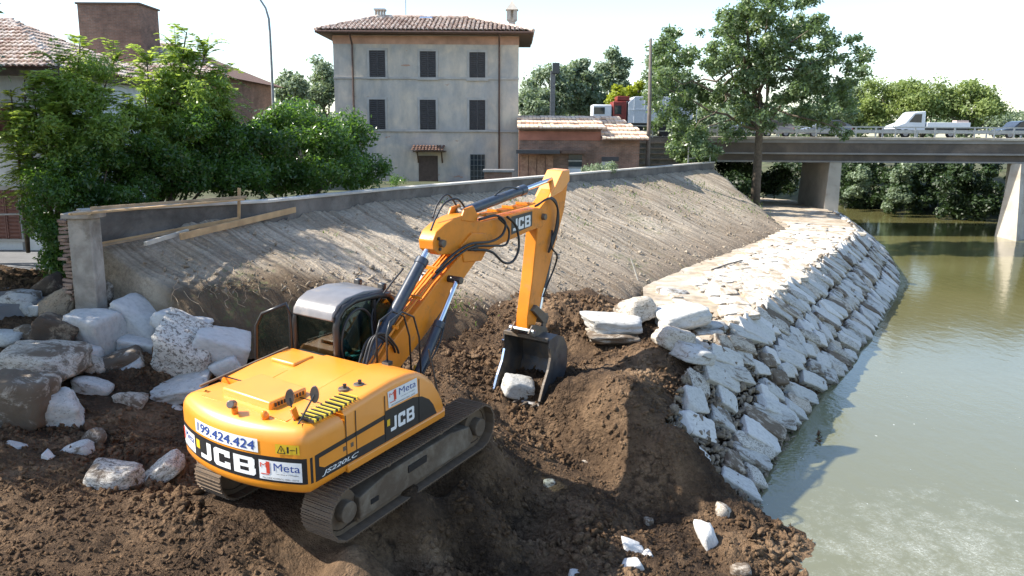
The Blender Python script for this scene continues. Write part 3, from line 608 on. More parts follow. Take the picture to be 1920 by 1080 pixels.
# loose roots hanging in the cut face
mb = MB()
for k in range(60):
    s0 = random.uniform(-10.3, -5.5); d0_ = float(dcut(s0))*random.uniform(0.55, 1.05); x = WO[0]+s0*WD[0]+d0_*WN[0]; y = WO[1]+s0*WD[1]+d0_*WN[1]; z = float(zpl(s0, d0_))+0.05
    q = [(x, y, z)]
    for j in range(5): x += random.gauss(0.03, .07); y += random.gauss(-0.03, .07); z -= random.uniform(.03, .13); q.append((x, y, z))
    mb.tube(q, 0.008, 4)
meta(mb.build('root_tangle', M['wood2']), kind='stuff')

# ------------------------------------------------ quay path
PP = [((1236, 606), (1308, 656), 2.74), ((1232, 572), (1322, 643), 2.8), ((1250, 540), (1345, 625), 2.8), ((1350, 492), (1420, 572), 2.8), ((1420, 455), (1510, 505), 2.8), ((1472, 424), (1606, 436), 2.78), ((1462, 404), (1592, 418), 2.6), ((1448, 388), (1574, 404), 2.35), ((1440, 376), (1560, 396), 2.2), ((1400, 366), (1535, 386), 2.1), ((1350, 362), (1500, 376), 2.05)]
TOE = [Pz(a[0], a[1], z) for a, b, z in PP]; EDG = [Pz(b[0], b[1], z) for a, b, z in PP]
def lerp_list(L, t):
    t = min(max(t, 0), len(L)-1.0001); i = int(t); f = t-i; return L[i]*(1-f)+L[i+1]*f
nu = 180; nv = 16; V = []
for i in range(nu+1):
    t = i/nu*(len(PP)-1); a = lerp_list(TOE, t)+np.array([-0.75, 0.4, 0.0])*min(1, t/2.0); b = lerp_list(EDG, t)
    for j in range(nv+1): V.append(a+(b-a)*j/nv)
V = np.array(V); V[:, 2] += fbm(V[:, 0], V[:, 1], 1.5, 4, 60)*0.07-0.03
id3 = np.arange((nu+1)*(nv+1)).reshape(nu+1, nv+1); F3 = np.stack([id3[:-1, :-1], id3[1:, :-1], id3[1:, 1:], id3[:-1, 1:]], -1).reshape(-1, 4)
path = meta(link('path', rawmesh('path', V, F3, M['sand'], True)), kind='structure'); OFF['path'] = Vector((0, 0, 0))
def slab(seed):
    # a split quarry slab: flat outer face, straight broken sides, slightly chipped edges
    R_ = np.random.default_rng(seed); D, Fc = ico(4); N = [np.array([0, 0, 1.]), np.array([0, 0, -1.])]; H_ = [1.0, 1.0]
    for i in range(4):
        a = i*pi/2+R_.normal(0, .13); N.append(np.array([cos(a), sin(a), R_.normal(0, .10)])); H_.append(R_.uniform(.92, 1.0))
    for _ in range(1+seed % 2): a = pi/4+R_.integers(0, 4)*pi/2+R_.normal(0, .2); N.append(np.array([cos(a), sin(a), R_.normal(0, .2)])); H_.append(R_.uniform(1.12, 1.3))
    N.append(np.array([R_.normal(0, .3), R_.normal(0, .3), 1])); H_.append(1.02)
    N = np.array([n/np.linalg.norm(n) for n in N]); H_ = np.array(H_); dd = np.clip((D@N.T)/H_, 0, None); r = (dd**70).sum(1)**(-1/70); V = D*r[:, None]; so = R_.uniform(0, 50, 3)
    for i in range(len(V)): q = Vector(V[i]*np.array([1, 1, .5])+so); V[i] *= 1+.018*mnoise.noise(q*2.0)+.016*mnoise.noise(q*7)
    return V/np.abs(V).max(0), Fc
pm = []
for k in range(6):
    Vr, Fr = slab(200+k); pm.append(rawmesh('paving_stone', Vr, Fr, M['paving']))
cnt = 0; t = 0.4
def plen(t): return np.linalg.norm(lerp_list(EDG, t+0.01)-lerp_list(EDG, t))/0.01
while t < 8.6 and cnt < 270:
    a = lerp_list(TOE, t); b = lerp_list(EDG, t); wdt = np.linalg.norm(b-a); dl = random.uniform(0.42, 0.62); j = 0.06 if t > 1.5 else 0.2
    while j*wdt < wdt-0.15:
        wl = random.uniform(0.8, 1.7); f = (j*wdt+wl/2)/wdt
        if f > 1: wl = (1-j)*wdt; f = (1+j)/2
        if wl > 0.3 and cnt < 270 and not (random.random() < 0.09):
            p = a+(b-a)*f; o = link('paving_stone', pm[cnt % 6], path); ac = math.atan2(b[1]-a[1], b[0]-a[0])
            o.location = (p[0], p[1], p[2]-0.05+random.uniform(-.02, .02)); o.rotation_euler = (random.gauss(0, .02), random.gauss(0, .02), ac+random.gauss(0, .05)); o.scale = (wl*0.49, dl*0.485, 0.09); cnt += 1
        j += wl/wdt
    t += dl/plen(t)

# ------------------------------------------------ stone revetment down to the water
nu = 240; nv = 26; V = []
for i in range(nu+1):
    t = i/nu*(len(RV)-1); a = lerp_list(RT, t); b = lerp_list(RB, t); b2 = b+(b-a)*0.35
    a3 = a-(b-a)*np.array([0.35, 0.35, 0.0])-np.array([0, 0, 0.55]) if t < 3.2 else a
    for j in range(nv+1): V.append(a3+(b2-a3)*j/nv)
V = np.array(V); V[:, 2] += fbm(V[:, 0], V[:, 1], 1.4, 4, 61)*0.12-0.12
id3 = np.arange((nu+1)*(nv+1)).reshape(nu+1, nv+1); F3 = np.stack([id3[:-1, :-1], id3[1:, :-1], id3[1:, 1:], id3[:-1, 1:]], -1).reshape(-1, 4)
bank = meta(link('river_bank', rawmesh('river_bank', V, F3, M['dirt'], True)), kind='structure'); OFF['river_bank'] = Vector((0, 0, 0))
rm = []
for k in range(10):
    Vr, Fr = slab(300+k); rm.append([rawmesh('stone', Vr, Fr, M[q]) for q in ('white_stone', 'clean_stone', 'speck_stone', 'dirty_stone')])
def rv_frame(t, f):
    a = lerp_list(RT, t); b = lerp_list(RB, t); a2 = lerp_list(RT, t+0.05); b2 = lerp_list(RB, t+0.05)
    dn = (b-a)/np.linalg.norm(b-a); al = (a2-a)*(1-f)+(b2-b)*f; al = al-dn*(al@dn); al /= np.linalg.norm(al); nn = np.cross(al, dn)
    if nn[2] < 0: nn = -nn
    return a+(b-a)*f, dn, al, nn
def put_stone(t, f, Ld, La, th, tw, mk, k, lift=0.0):
    p, dn, al, nn = rv_frame(t, f); Rr = Matrix((Vector(dn), Vector(np.cross(nn, dn)), Vector(nn))).transposed()@Matrix.Rotation(tw, 3, 'Z')@Matrix.Rotation(random.gauss(0, .035), 3, 'X')@Matrix.Rotation(random.gauss(0, .035), 3, 'Y')
    o = link('stone', rm[k % 10][mk], bank); o.matrix_local = Matrix.Translation(Vector(p+nn*(lift-0.02)))@Rr.to_4x4()@Matrix.Diagonal((Ld/2, La/2, th/2, 1)); return o
k = 0
def course(f0, f1, t0, t1, wlo, whi, skip, shift=0.0):
    t = t0
    while t < t1:
        a, b = lerp_list(RT, t), lerp_list(RB, t); L = np.linalg.norm(b-a); fm = (f0+f1)/2; p1, *_ = rv_frame(t, fm); p2, *_ = rv_frame(t+0.02, fm); sp_ = np.linalg.norm(p2-p1)/0.02
        wa = random.uniform(wlo, whi); tm = t+wa/2/sp_
        if random.random() > skip:
            if random.random() < 0.22:      # two shorter slabs in one place
                for fa, fb in ((f0, fm), (fm, f1)): put_stone(tm, (fa+fb)/2, (fb-fa)*L*random.uniform(.84, .96), wa*random.uniform(.86, .96), random.uniform(.24, .32), random.gauss(0.10, .10), random.choice([0, 0, 1, 2, 3]), random.randrange(10), random.uniform(-.02, .03))
            else: put_stone(tm, fm+random.gauss(0, .012), (f1-f0)*L*random.uniform(0.88, 1.02), wa*random.uniform(.88, .97), random.uniform(.24, .34), random.gauss(0.10, .05), random.choice([0, 0, 0, 1, 1, 2, 3]), random.randrange(10), random.uniform(-.02, .04))
        t += wa/sp_
for f0, f1 in ((0.0, .34), (.34, .68), (.68, 1.02)): course(f0, f1, 2.75+random.uniform(0, .2), 9.6, .40, .70, .04 if f0 < .6 else .12)
course(0.0, .50, .15, 2.7, .55, .85, .0); course(.50, 1.0, .35, 2.7, .50, .80, .05)
# rubble in the joints
nR = 5600; V = []; tt = rng.uniform(0.2, 9.8, nR); ff = rng.uniform(-0.02, 1.08, nR); PT = []
for a_, f_ in zip(tt, ff):
    p = lerp_list(RT, a_)*(1-f_)+lerp_list(RB, a_)*f_; PT.append(p)
PT = np.array(PT); sz = 0.025+0.07*rng.uniform(0, 1, nR)**3; PT[:, 2] += sz*0.1-0.01
Vv = chunks(Di, nR, sz)+PT[:, None]
meta(link('rubble_fill', rawmesh('rubble_fill', Vv.reshape(-1, 3), (Fi[None]+(np.arange(nR)*len(Di))[:, None, None]).reshape(-1, 3), M['rubble']), bank), kind='stuff')

# ------------------------------------------------ river, land
me = rawmesh('river', [(-8, -60, 0), (400, -60, 0), (400, 400, 0), (-8, 400, 0)], [(0, 1, 2, 3)], M['water']); meta(link('river', me), kind='structure')
def land(name, poly, z, mat, depth=6.0):
    mb = MB(); mb.prism([(p[0], p[1]) for p in poly], z-depth, z, 'z'); return meta(mb.build(name, mat), kind='structure')
WL = [(-10.46, 19.98), (-6.87, 23.13), (-4.06, 28.59), (2.19, 38.51), (13.89, 57.53)]
land('yard_ground', [(-10.2, 20.3), (-6.75, 23.3), (-4.2, 28.8), (2.0, 38.7), (13.7, 57.6), (16.0, 66), (16.0, 130), (-300, 130), (-300, 36), (-13.2, 36), (-12.2, 24)], 4.95, M['ground'])
land('street', [(-10.6, 19.6), (-12.4, 24), (-13.3, 36.2), (-300, 36.2), (-300, 18.2), (-12, 18.2)], 4.02, M['street'])
land('near_bank_ground', [(-11, 18.4), (-300, 18.4), (-300, -40), (-11.5, -40)], 2.3, M['dirt'])
land('far_ground', [(-900, 129), (24, 129), (60, 150), (600, 110), (900, 2500), (-900, 2500)], 4.0, M['ground'])
# far bank of the river behind the bridge, sloped, under the trees
def bank_strip(name, pts, inland, z0, z1, mat):
    V = []; n_ = 14
    P = [np.array(p, float) for p in pts]; dense = [P[i]*(1-f)+P[i+1]*f for i in range(len(P)-1) for f in np.linspace(0, 1, 12, endpoint=False)]+[P[-1]]
    for p in dense:
        for j in range(n_+1):
            f = j/n_; q = p+np.array(inland, float)*f; zz = z0+(z1-z0)*min(1, f*2.6)**0.8; V.append((q[0], q[1], zz+0.35*float(fbm(q[0], q[1], 0.5, 3, 9))*(f > 0)))
    idn = np.arange(len(dense)*(n_+1)).reshape(len(dense), n_+1); Fn = np.stack([idn[:-1, :-1], idn[1:, :-1], idn[1:, 1:], idn[:-1, 1:]], -1).reshape(-1, 4)
    return meta(link(name, rawmesh(name, V, Fn, mat, True)), kind='structure')
bank_strip('far_river_bank', [(16, 140), (28, 108), (37.8, 94.5), (47.3, 80.5), (62, 70), (90, 55), (140, 20)], (26, 46), -0.5, 4.2, M['ground'])
bank_strip('near_river_bank', [(17.4, 63.5), (18.2, 68), (18, 76), (16, 90), (14, 130)], (-4, 2), 1.5, 4.4, M['ground'])

# ================================================================== PARAPET WALL
def wall_line(z, inset):
    out = []
    for i, p in enumerate(WL):
        a = np.array(WL[max(i-1, 0)]); b = np.array(WL[min(i+1, len(WL)-1)]); d = (b-a)/np.linalg.norm(b-a); n_ = np.array([-d[1], d[0]]); out.append((p[0]+n_[0]*inset, p[1]+n_[1]*inset, z))
    return out
par = empty('parapet_wall', (-4.06, 28.6, 5.2), 'long low dark concrete wall with a pale coping along the top of the earth slope', 'wall')
def strip(mb, z0, z1, i0, i1, lo=None):
    A = wall_line(z0, i0); B = wall_line(z0, i1); n_ = len(A)
    if lo: A = [(p[0], p[1], q) for p, q in zip(A, lo)]; B = [(p[0], p[1], q) for p, q in zip(B, lo)]
    C = [(p[0], p[1], z1) for p in B]; D = [(p[0], p[1], z1) for p in A]
    mb.loft([[A[i], B[i], C[i], D[i]] for i in range(n_)])
mb = MB(); strip(mb, 4.9, 6.02, 0.0, 0.30, [3.6, 4.6, 5.0, 5.0, 5.0]); mb.build('wall_body', M['wallconc'], par)
mb = MB(); strip(mb, 6.022, 6.10, -0.05, 0.35); mb.build('coping', M['coping'], par, bevel=0.015)
# end pillar with its broken brick edge
pc = Pz(150, 402, 6.08); px, py = pc[0], pc[1]
pil = empty('pillar', (px, py, 3.6), 'plastered square pillar with broken brick edge at the left end of the parapet wall', 'pillar')
MB().box2((px-0.17, py-0.28, 3.3), (px+0.36, py+0.22, 6.0)).build('shaft', M['pillar'], pil, bevel=0.03)
MB().box2((px-0.27, py-0.36, 6.002), (px+0.46, py+0.3, 6.13)).build('cap', M['pillar'], pil, bevel=0.02)
bme = MB().box((0, 0, 0), (0.24, 0.13, 0.062)).mesh('brick', M['brickred'])
for i in range(24):
    o = link('brick', bme, pil); z = 3.95+i*0.086; o.location = Vector((px-0.26-random.uniform(0, .13), py-0.12+random.uniform(-.05, .12), z))-Vector((px, py, 3.6)); o.rotation_euler = (random.gauss(0, .06), random.gauss(0, .08), random.gauss(0, .25))
# timbers
def plank(name, a, b, wd, ht, mat, label, up=(0, 0, 1)):
    mb = MB(); mb.beam(a, b, wd, ht, up); o = mb.build(name, mat, bevel=0.006); meta(o, label, 'plank'); return o
def on_wall(u, v, off=0.16):   # point on a plane just proud of the river face of the wall (left length)
    a = np.array(WL[0]); b = np.array(WL[1]); d = (b-a)/np.linalg.norm(b-a); n_ = np.array([d[1], -d[0]]); o = a+n_*off; r_ = ray(u, v); t = ((o-CAM[:2])@n_)/(r_[:2]@n_); return CAM+t*r_
def on_slope(u, v, lift=0.05):
    r_ = ray(u, v); N = np.array([KS*WN[0], KS*WN[1], 1]); t = ((5.72+lift+KS*(WO@WN))-N@CAM)/(N@r_); return CAM+t*r_
plank('timber_plank', on_wall(162, 463, .20), on_wall(448, 410, .45), 0.05, 0.10, M['wood'], 'long upper timber running from the pillar along the face of the dark parapet wall')
plank('timber_plank', on_slope(338, 444, .10), on_slope(570, 389, .16), 0.06, 0.17, M['wood'], 'wide raw timber board lying on the slope to the right of the wooden stake foot')
plank('timber_plank', on_slope(272, 457, .06), on_slope(352, 433, .06), 0.08, 0.10, M['palewood'], 'short pale grey board tucked below the long timber near the pillar')
plank('timber_plank', on_wall(165, 466, .30), on_wall(330, 434, .36), 0.05, 0.05, M['wood2'], 'thin weathered lath under the long upper timber beside the pillar')
a = Pz(132, 402, 6.16); b = Pz(455, 374, 6.20); plank('timber_plank', a, b, 0.17, 0.045, M['wood'], 'orange board lying flat along the top of the wall in front of the bushes')
a = Pz(170, 391, 6.22); b = Pz(462, 369, 6.26); plank('timber_plank', a, b, 0.05, 0.07, M['wood2'], 'narrow batten standing on edge behind the flat board on the wall top')
s0 = on_slope(448, 424, -.1); s1 = s0+np.array([0.06, 0.0, 1.03]); mb = MB(); mb.beam(s0, s1, 0.07, 0.07, (0, 1, 0)); meta(mb.build('wooden_stake', M['wood'], bevel=0.006), 'upright wooden stake driven in beside the wall where the boards cross', 'stake')
for (a, b, r_, lab) in [((1196, 526), (1170, 498), 0.02, 'thin pale stake leaning at the foot of the slope above the stone blocks'), ((1334, 506), (1392, 488), 0.03, 'dark stick lying on the sand where slope and path meet')]:
    p = on_slope(*a, 0.0) if a[0] < 1300 else Pz(*a, 2.85); q = on_slope(*b, 0.1) if a[0] < 1300 else Pz(*b, 2.9)
    if a[0] < 1300: q = p+np.array([-0.25, 0.15, 0.75])
    meta(MB().tube([p, (p+q)/2+np.array([0, .02, .02]), q], r_, 6).build('stick', M['palewood'] if a[0] < 1300 else M['woodpole']), lab, 'stick')
# the little white railing where the wall ends by the bridge
rl = empty('metal_railing', (13.6, 57.7, 6.1), 'small pale grey metal railing at the far end of the parapet wall by the tree', 'railing')
A_ = Py(1290, 307, 57.4); B_ = Py(1331, 302, 57.6)
for p in (A_, B_): MB().beam((p[0], p[1], 6.0), (p[0], p[1], p[2]+1.15), 0.07, 0.07, (0, 1, 0)).build('post', M['rail'], rl)
for h in (1.12, 0.35): MB().beam((A_[0], A_[1], A_[2]+h), (B_[0], B_[1], B_[2]+h), 0.05, 0.05).build('rail', M['rail'], rl)

# ================================================================== LOOSE ROCKS
def ground_hit(u, v, dz=0.0):
    d = ray(u, v); d = d/np.linalg.norm(d); t = np.linspace(6, 60, 900); P = CAM+t[:, None]*d; h = Hs(P[:, 0], P[:, 1])+dz; k_ = np.argmax(P[:, 2] < h); return P[k_]
rmx = {}
def boulder(u, v, wpx, hpx, matn, label, seed, ang=0.0, tilt=(0, 0), dz=None, blocky=0.8, cuts=4, depth=0.8, rough=0.06, cat='boulder', name='boulder', p=16, group=None):
    # (u, v) is the middle of the rock in the picture; it rests on the dug ground, or dz above it in the heap
    q = ground_hit(u, v+hpx*0.25, 0 if dz is None else dz); dist = (q-CAM)@CF; W_ = wpx*dist/F*1.08; Hh = hpx*dist/F*1.1
    Vr, Fr = rock(seed, 4 if max(wpx, hpx) > 70 else 3, cuts, blocky, rough, p)
    if ang: 
        pass
    me = rawmesh(name, Vr, Fr, M[matn]); o = link(name, me)
    o.location = (q[0], q[1], q[2]+Hh*0.12)
    # the rock is turned in the view plane by ang, then leaned
    o.rotation_euler = (tilt[0], ang, tilt[1]); o.scale = (W_/2, max(W_, Hh)/2*depth, Hh/2); meta(o, label, cat, group); return o
B = [
 (180, 541, 96, 52, 'dirty_stone', 'grey flat topped boulder leaning on the foot of the wall pillar', 0.12, (0.2, .1), .25),
 (112, 566, 74, 46, 'brown_stone', 'brown wedge shaped rock left of the pillar foot under the hanging bush', -0.55, (0, .3), .15),
 (190, 612, 80, 104, 'clean_stone', 'large smooth white slab standing upright below the pillar', 0.05, (0.35, -.1), .15),
 (259, 592, 92, 58, 'clean_stone', 'smooth white block tilted down to the right beside the tall upright slab', 0.55, (0.2, 0), .5),
 (263, 646, 74, 38, 'clean_stone', 'small white slab lying under the tilted white block', 0.15, (0.1, 0), .1),
 (348, 597, 104, 44, 'clean_stone', 'long white block at the back of the heap behind the speckled boulder', 0.25, (0.1, .1), .95),
 (356, 650, 126, 100, 'speck_stone', 'large white boulder covered in dark speckles in the middle of the heap', 0.30, (0.3, 0), .45),
 (414, 640, 106, 62, 'clean_stone', 'pale lavender slab leaning right of the speckled boulder', 0.30, (0.2, .2), .75),
 (432, 690, 62, 58, 'clean_stone', 'white angular block just behind the rear of the excavator', -0.5, (0.1, .1), .35),
 (330, 727, 128, 34, 'white_stone', 'long narrow pale slab lying below the speckled boulder', -0.22, (0.1, 0), .05),
 (103, 615, 78, 60, 'brown_stone', 'dark brown block with one white edge left of the upright white slab', 0.45, (0, .2), .3),
 (78, 673, 156, 64, 'dirty_stone', 'long weathered grey boulder lying across the left of the heap', 0.04, (0, 0), .35),
 (38, 742, 112, 104, 'dirty_stone', 'biggest brown and white boulder at the left edge of the picture', 0.12, (0.2, 0), .2),
 (107, 757, 94, 76, 'white_stone', 'white block with soil on top below the long weathered boulder', -0.15, (0.15, .2), .1),
 (38, 562, 78, 42, 'white_stone', 'pale boulder beside the street left of the brown wedge rock', 0.1, (0, 0), .05),
 (68, 580, 22, 20, 'white_stone', 'small pinkish stone in front of the pale boulder by the street', 0.1, (0, 0), .05),
 (12, 632, 60, 30, 'white_stone', 'flat pinkish slab at the left edge above the long weathered boulder', 0.05, (0, 0), .1),
 (50, 622, 46, 34, 'dirty_stone', 'soil covered lump between the flat pinkish slab and the dark brown block', -0.2, (0, 0), .1),
 (173, 724, 70, 38, 'white_stone', 'half buried pale slab right of the soil topped white block', 0.35, (0, .2), .0),
 (165, 656, 52, 30, 'clean_stone', 'pale stone wedged under the upright white slab', 0.3, (0, 0), .1),
 (172, 682, 60, 38, 'dirty_stone', 'soil covered stone right of the long weathered boulder', 0.5, (0, 0), .0),
 (226, 677, 84, 42, 'dirty_stone', 'muddy rock with a curved white rim below the small white slab', -0.3, (0, .4), -.02),
 (246, 690, 54, 30, 'white_stone', 'narrow pale stone sticking up left of the speckled boulder foot', -0.5, (0, .4), .0),
 (146, 842, 52, 30, 'white_stone', 'pale broken stone in the shaded soil below the soil topped block', -0.2, (0, 0), -.02),
 (178, 818, 38, 44, 'dirty_stone', 'greyish cracked stone right above the pale broken stone', 0.5, (0, 0), -.02),
 (213, 888, 96, 42, 'speck_stone', 'bright mottled stone lying left of the pointed stone near the excavator', 0.05, (0, 0), .0),
 (303, 880, 88, 40, 'speck_stone', 'pointed triangular stone tipped up to the right behind the excavator rear', -0.55, (0, .1), .0),
 (26, 840, 36, 28, 'white_stone', 'ragged white stone low at the left edge of the shaded soil', 0.3, (0, 0), -.02),
 (88, 856, 20, 22, 'clean_stone', 'tiny white triangular stone in the shaded soil at lower left', 0.6, (0, 0), .0),
 (246, 752, 58, 40, 'dirty_stone', 'muddy stone on the shaded soil under the left end of the long narrow slab', 0.2, (0, 0), .0),
 (333, 765, 30, 14, 'clean_stone', 'sliver of white stone just left of the excavator counterweight', 0.5, (0, 0), -.02),
 (90, 538, 60, 40, 'brown_stone', 'dark rock under the bush beside the foot of the pillar', -0.5, (0, 0), .05),
 # by the quay
 (1152, 604, 110, 33, 'white_stone', 'long flat pale block with a sunlit top at the left end of the quay stones', 0.04, (0, .1), .22),
 (1150, 628, 98, 20, 'dirty_stone', 'thin shaded slab directly under the long flat pale block', 0.02, (0, .1), .0),
 (1190, 575, 78, 48, 'dirty_stone', 'rounded grey boulder standing behind the long flat pale block', -0.25, (0, .2), .25),
 (1263, 558, 68, 52, 'white_stone', 'tall pinkish block at the back where the path begins', 0.1, (0, .2), .15),
 (1280, 591, 96, 42, 'white_stone', 'oblong white block in front of the tall pinkish block casting a shadow on the path', -0.10, (0, .3), .15),
 (1267, 630, 78, 40, 'dirty_stone', 'mud sided oblong block at the top of the brown earth heap', 0.18, (0, .2), .12),
 (1304, 660, 78, 32, 'white_stone', 'low pale slab at the corner between earth heap and path', 0.25, (0, .3), .0),
 (1328, 612, 60, 26, 'white_stone', 'flat pale slab in the shadow of the oblong white block', 0.1, (0, .3), .0),
 # lower right
 (1327, 1002, 34, 66, 'clean_stone', 'narrow white slab lying in the earth near the water at lower right', -0.45, (0.2, 0), .0),
 (1352, 960, 34, 40, 'dirty_stone', 'small brownish stone above the narrow white slab at lower right', 0.4, (0, 0), .0),
 (1186, 1022, 50, 22, 'clean_stone', 'broken white fragment, largest of those at the bottom of the ridge', 0.3, (0, 0), .0),
 (1182, 1056, 44, 22, 'clean_stone', 'white fragment lying lowest at the bottom edge of the ridge', -0.2, (0, 0), .0),
 (1212, 1040, 26, 12, 'clean_stone', 'little white chip right of the broken white fragments', -0.5, (0, 0), .0),
 (1080, 1076, 28, 14, 'clean_stone', 'white chip at the bottom edge of the picture left of the ridge fragments', 0.1, (0, 0), .0),
 (1098, 868, 16, 12, 'dirty_stone', 'small grey stone half buried on the dark face below the bucket', 0, (0, 0), .0),
 (1030, 905, 24, 14, 'dirty_stone', 'grey crumbly stone on the dark face left of the half buried small stone', 0, (0, 0), .0),
 (1216, 978, 18, 18, 'dirty_stone', 'round dark stone in the bottom of the gully', 0, (0, 0), .0),
 (1388, 1066, 40, 18, 'dirty_stone', 'dark wet stone at the bottom edge near the foam', 0, (0, 0), .0),
]
for i, b in enumerate(B):
    u, v, w_, h_, mt, lab, ang, tl, dz = b
    boulder(u, v, w_, h_, mt, lab, 400+i, ang, tl, dz, blocky=0.9 if mt == 'clean_stone' else 0.7, cuts=4 if mt == 'clean_stone' else 7, rough=0.03 if mt == 'clean_stone' else 0.09, p=38 if mt == 'clean_stone' else 18, name='boulder' if max(w_, h_) > 45 else 'rock', cat='boulder' if max(w_, h_) > 45 else 'rock')

# ================================================================== EXCAVATOR
ex = empty('excavator', EXP, 'yellow tracked digger with a two piece boom reaching over the earth heap beside the slope', 'excavator')
ex.matrix_world = Matrix.Translation(Vector(EXP))@Matrix([list(r) for r in EXM]).to_4x4(); OFF[ex.name] = Vector((0, 0, 0))
YL, BK, ARM = M['yellow'], M['black'], M['yellow_arm']
# ---- undercarriage
RT_ = 0.42; YC = 1.82; XT = 1.19
def trackpath(s):   # s in metres round the loop -> y, z, angle
    L = 2*YC; P_ = 2*L+2*pi*RT_; s = s % P_
    if s < L: return -YC+s, 2*RT_+0.05-0.02*sin(pi*s/L), 0.0
    s -= L
    if s < pi*RT_: a = s/RT_; return YC+RT_*sin(a), RT_+0.05+RT_*cos(a), -a
    s -= pi*RT_
    if s < L: return YC-s, 0.05, pi
    s -= L; a = s/RT_; return -YC-RT_*sin(a), RT_+0.05-RT_*cos(a), pi-a
P_ = 4*YC+2*pi*RT_; NS = 50
shoe = MB(); shoe.box((0, 0, 0), (0.60, 0.196, 0.022)); 
for g in (-0.065, 0.0, 0.065): shoe.box((0, g, 0.022), (0.60, 0.014, 0.024))
shoe_me = shoe.mesh('track_shoe', M['track'])
for sx in (-1, 1):
    x = sx*XT; lk = MB()
    for k_ in range(100):
        y, z, a = trackpath(k_*P_/100); Rr = Matrix.Rotation(a, 3, 'X')
        for o_ in (-.1, .1): lk.box(Vector((x+o_, y, z))-Rr@Vector((0, 0, 0.055)), (0.045, 0.10, 0.075), Rr)
    tr = lk.build('track', M['track'], ex)
    for k_ in range(NS):
        y, z, a = trackpath((k_+0.5)*P_/NS); o = link('track_shoe', shoe_me, tr); o.location = (x, y, z); o.rotation_euler = (a, 0, 0)
    fr = MB(); fr.prism([(-1.55, 0.20), (1.5, 0.20), (1.62, 0.36), (1.5, 0.60), (0.9, 0.70), (-0.9, 0.70), (-1.55, 0.58)], x-0.22, x+0.24)
    fr.build('track_frame', M['frame'], ex, bevel=0.02)
    so = x+sx*0.24
    o = MB().box2((so-0.004, -0.35, 0.48), (so+0.02, 0.15, 0.6)).build('step_recess', BK, ex); MB().box2((so-0.004, -1.3, 0.35), (so+0.015, -1.12, 0.43)).build('grease_port', BK, ex)
    for yy, nm in ((YC, 'idler_wheel'), (-YC, 'sprocket')):
        mb = MB().cyl((x-0.12, yy, RT_+0.05), (x+0.12, yy, RT_+0.05), RT_-0.10, 28); mb.build(nm, M['track'], ex, bevel=0.015)
        mb = MB().cyl((x-0.27, yy, RT_+0.05), (x+0.27, yy, RT_+0.05), 0.17, 20); mb.build('hub', M['frame'], ex, bevel=0.012)
    for k_ in range(8): MB().cyl((x-0.16, -1.45+k_*0.41, 0.19), (x+0.16, -1.45+k_*0.41, 0.19), 0.085, 14).build('roller', M['track'], ex)
    for yy in (-0.7, 0.75): MB().cyl((x-0.14, yy, 0.77), (x+0.14, yy, 0.77), 0.06, 12).build('carrier_roller', M['track'], ex)
MB().box2((-1.0, -0.85, 0.38), (1.0, 0.85, 0.78)).build('centre_frame', M['frame'], ex, bevel=0.04)
MB().cyl((0, 0, 0.78), (0, 0, 1.04), 0.68, 36).build('slew_ring', BK, ex)
# ---- upper body
def arc_out(R=2.83, hw=1.335, yfront=0.84, inset=0.0, yl=None):
    P = []; a1 = math.asin((hw-0.07)/R)
    for k_ in range(21): a = a1-2*a1*k_/20; P.append((R*sin(a), -R*cos(a)))
    yb = -R*cos(a1)
    pts = P+[(-hw, yb+0.10), (-hw, yfront if yl is None else yl), (hw, yfront), (hw, yb+0.07)]
    out = []; n_ = len(pts)
    for i in range(n_):
        a = np.array(pts[i-1]); b = np.array(pts[i]); c = np.array(pts[(i+1) % n_]); d1 = (b-a)/np.linalg.norm(b-a); d2 = (c-b)/np.linalg.norm(c-b); n1 = np.array([d1[1], -d1[0]]); n2 = np.array([d2[1], -d2[0]]); m_ = (n1+n2); m_ /= np.linalg.norm(m_)
        cc = max(0.5, m_@n1); out.append(tuple(b+m_*inset/cc))
    return out
def ring(z, inset, **kw): return [(p[0], p[1], z) for p in arc_out(inset=inset, **kw)]
def off_sign():
    a = arc_out(inset=0.1); return 1 if max(abs(p[0]) for p in a) < 1.335 else -1
SG = off_sign()
CWF = -1.72
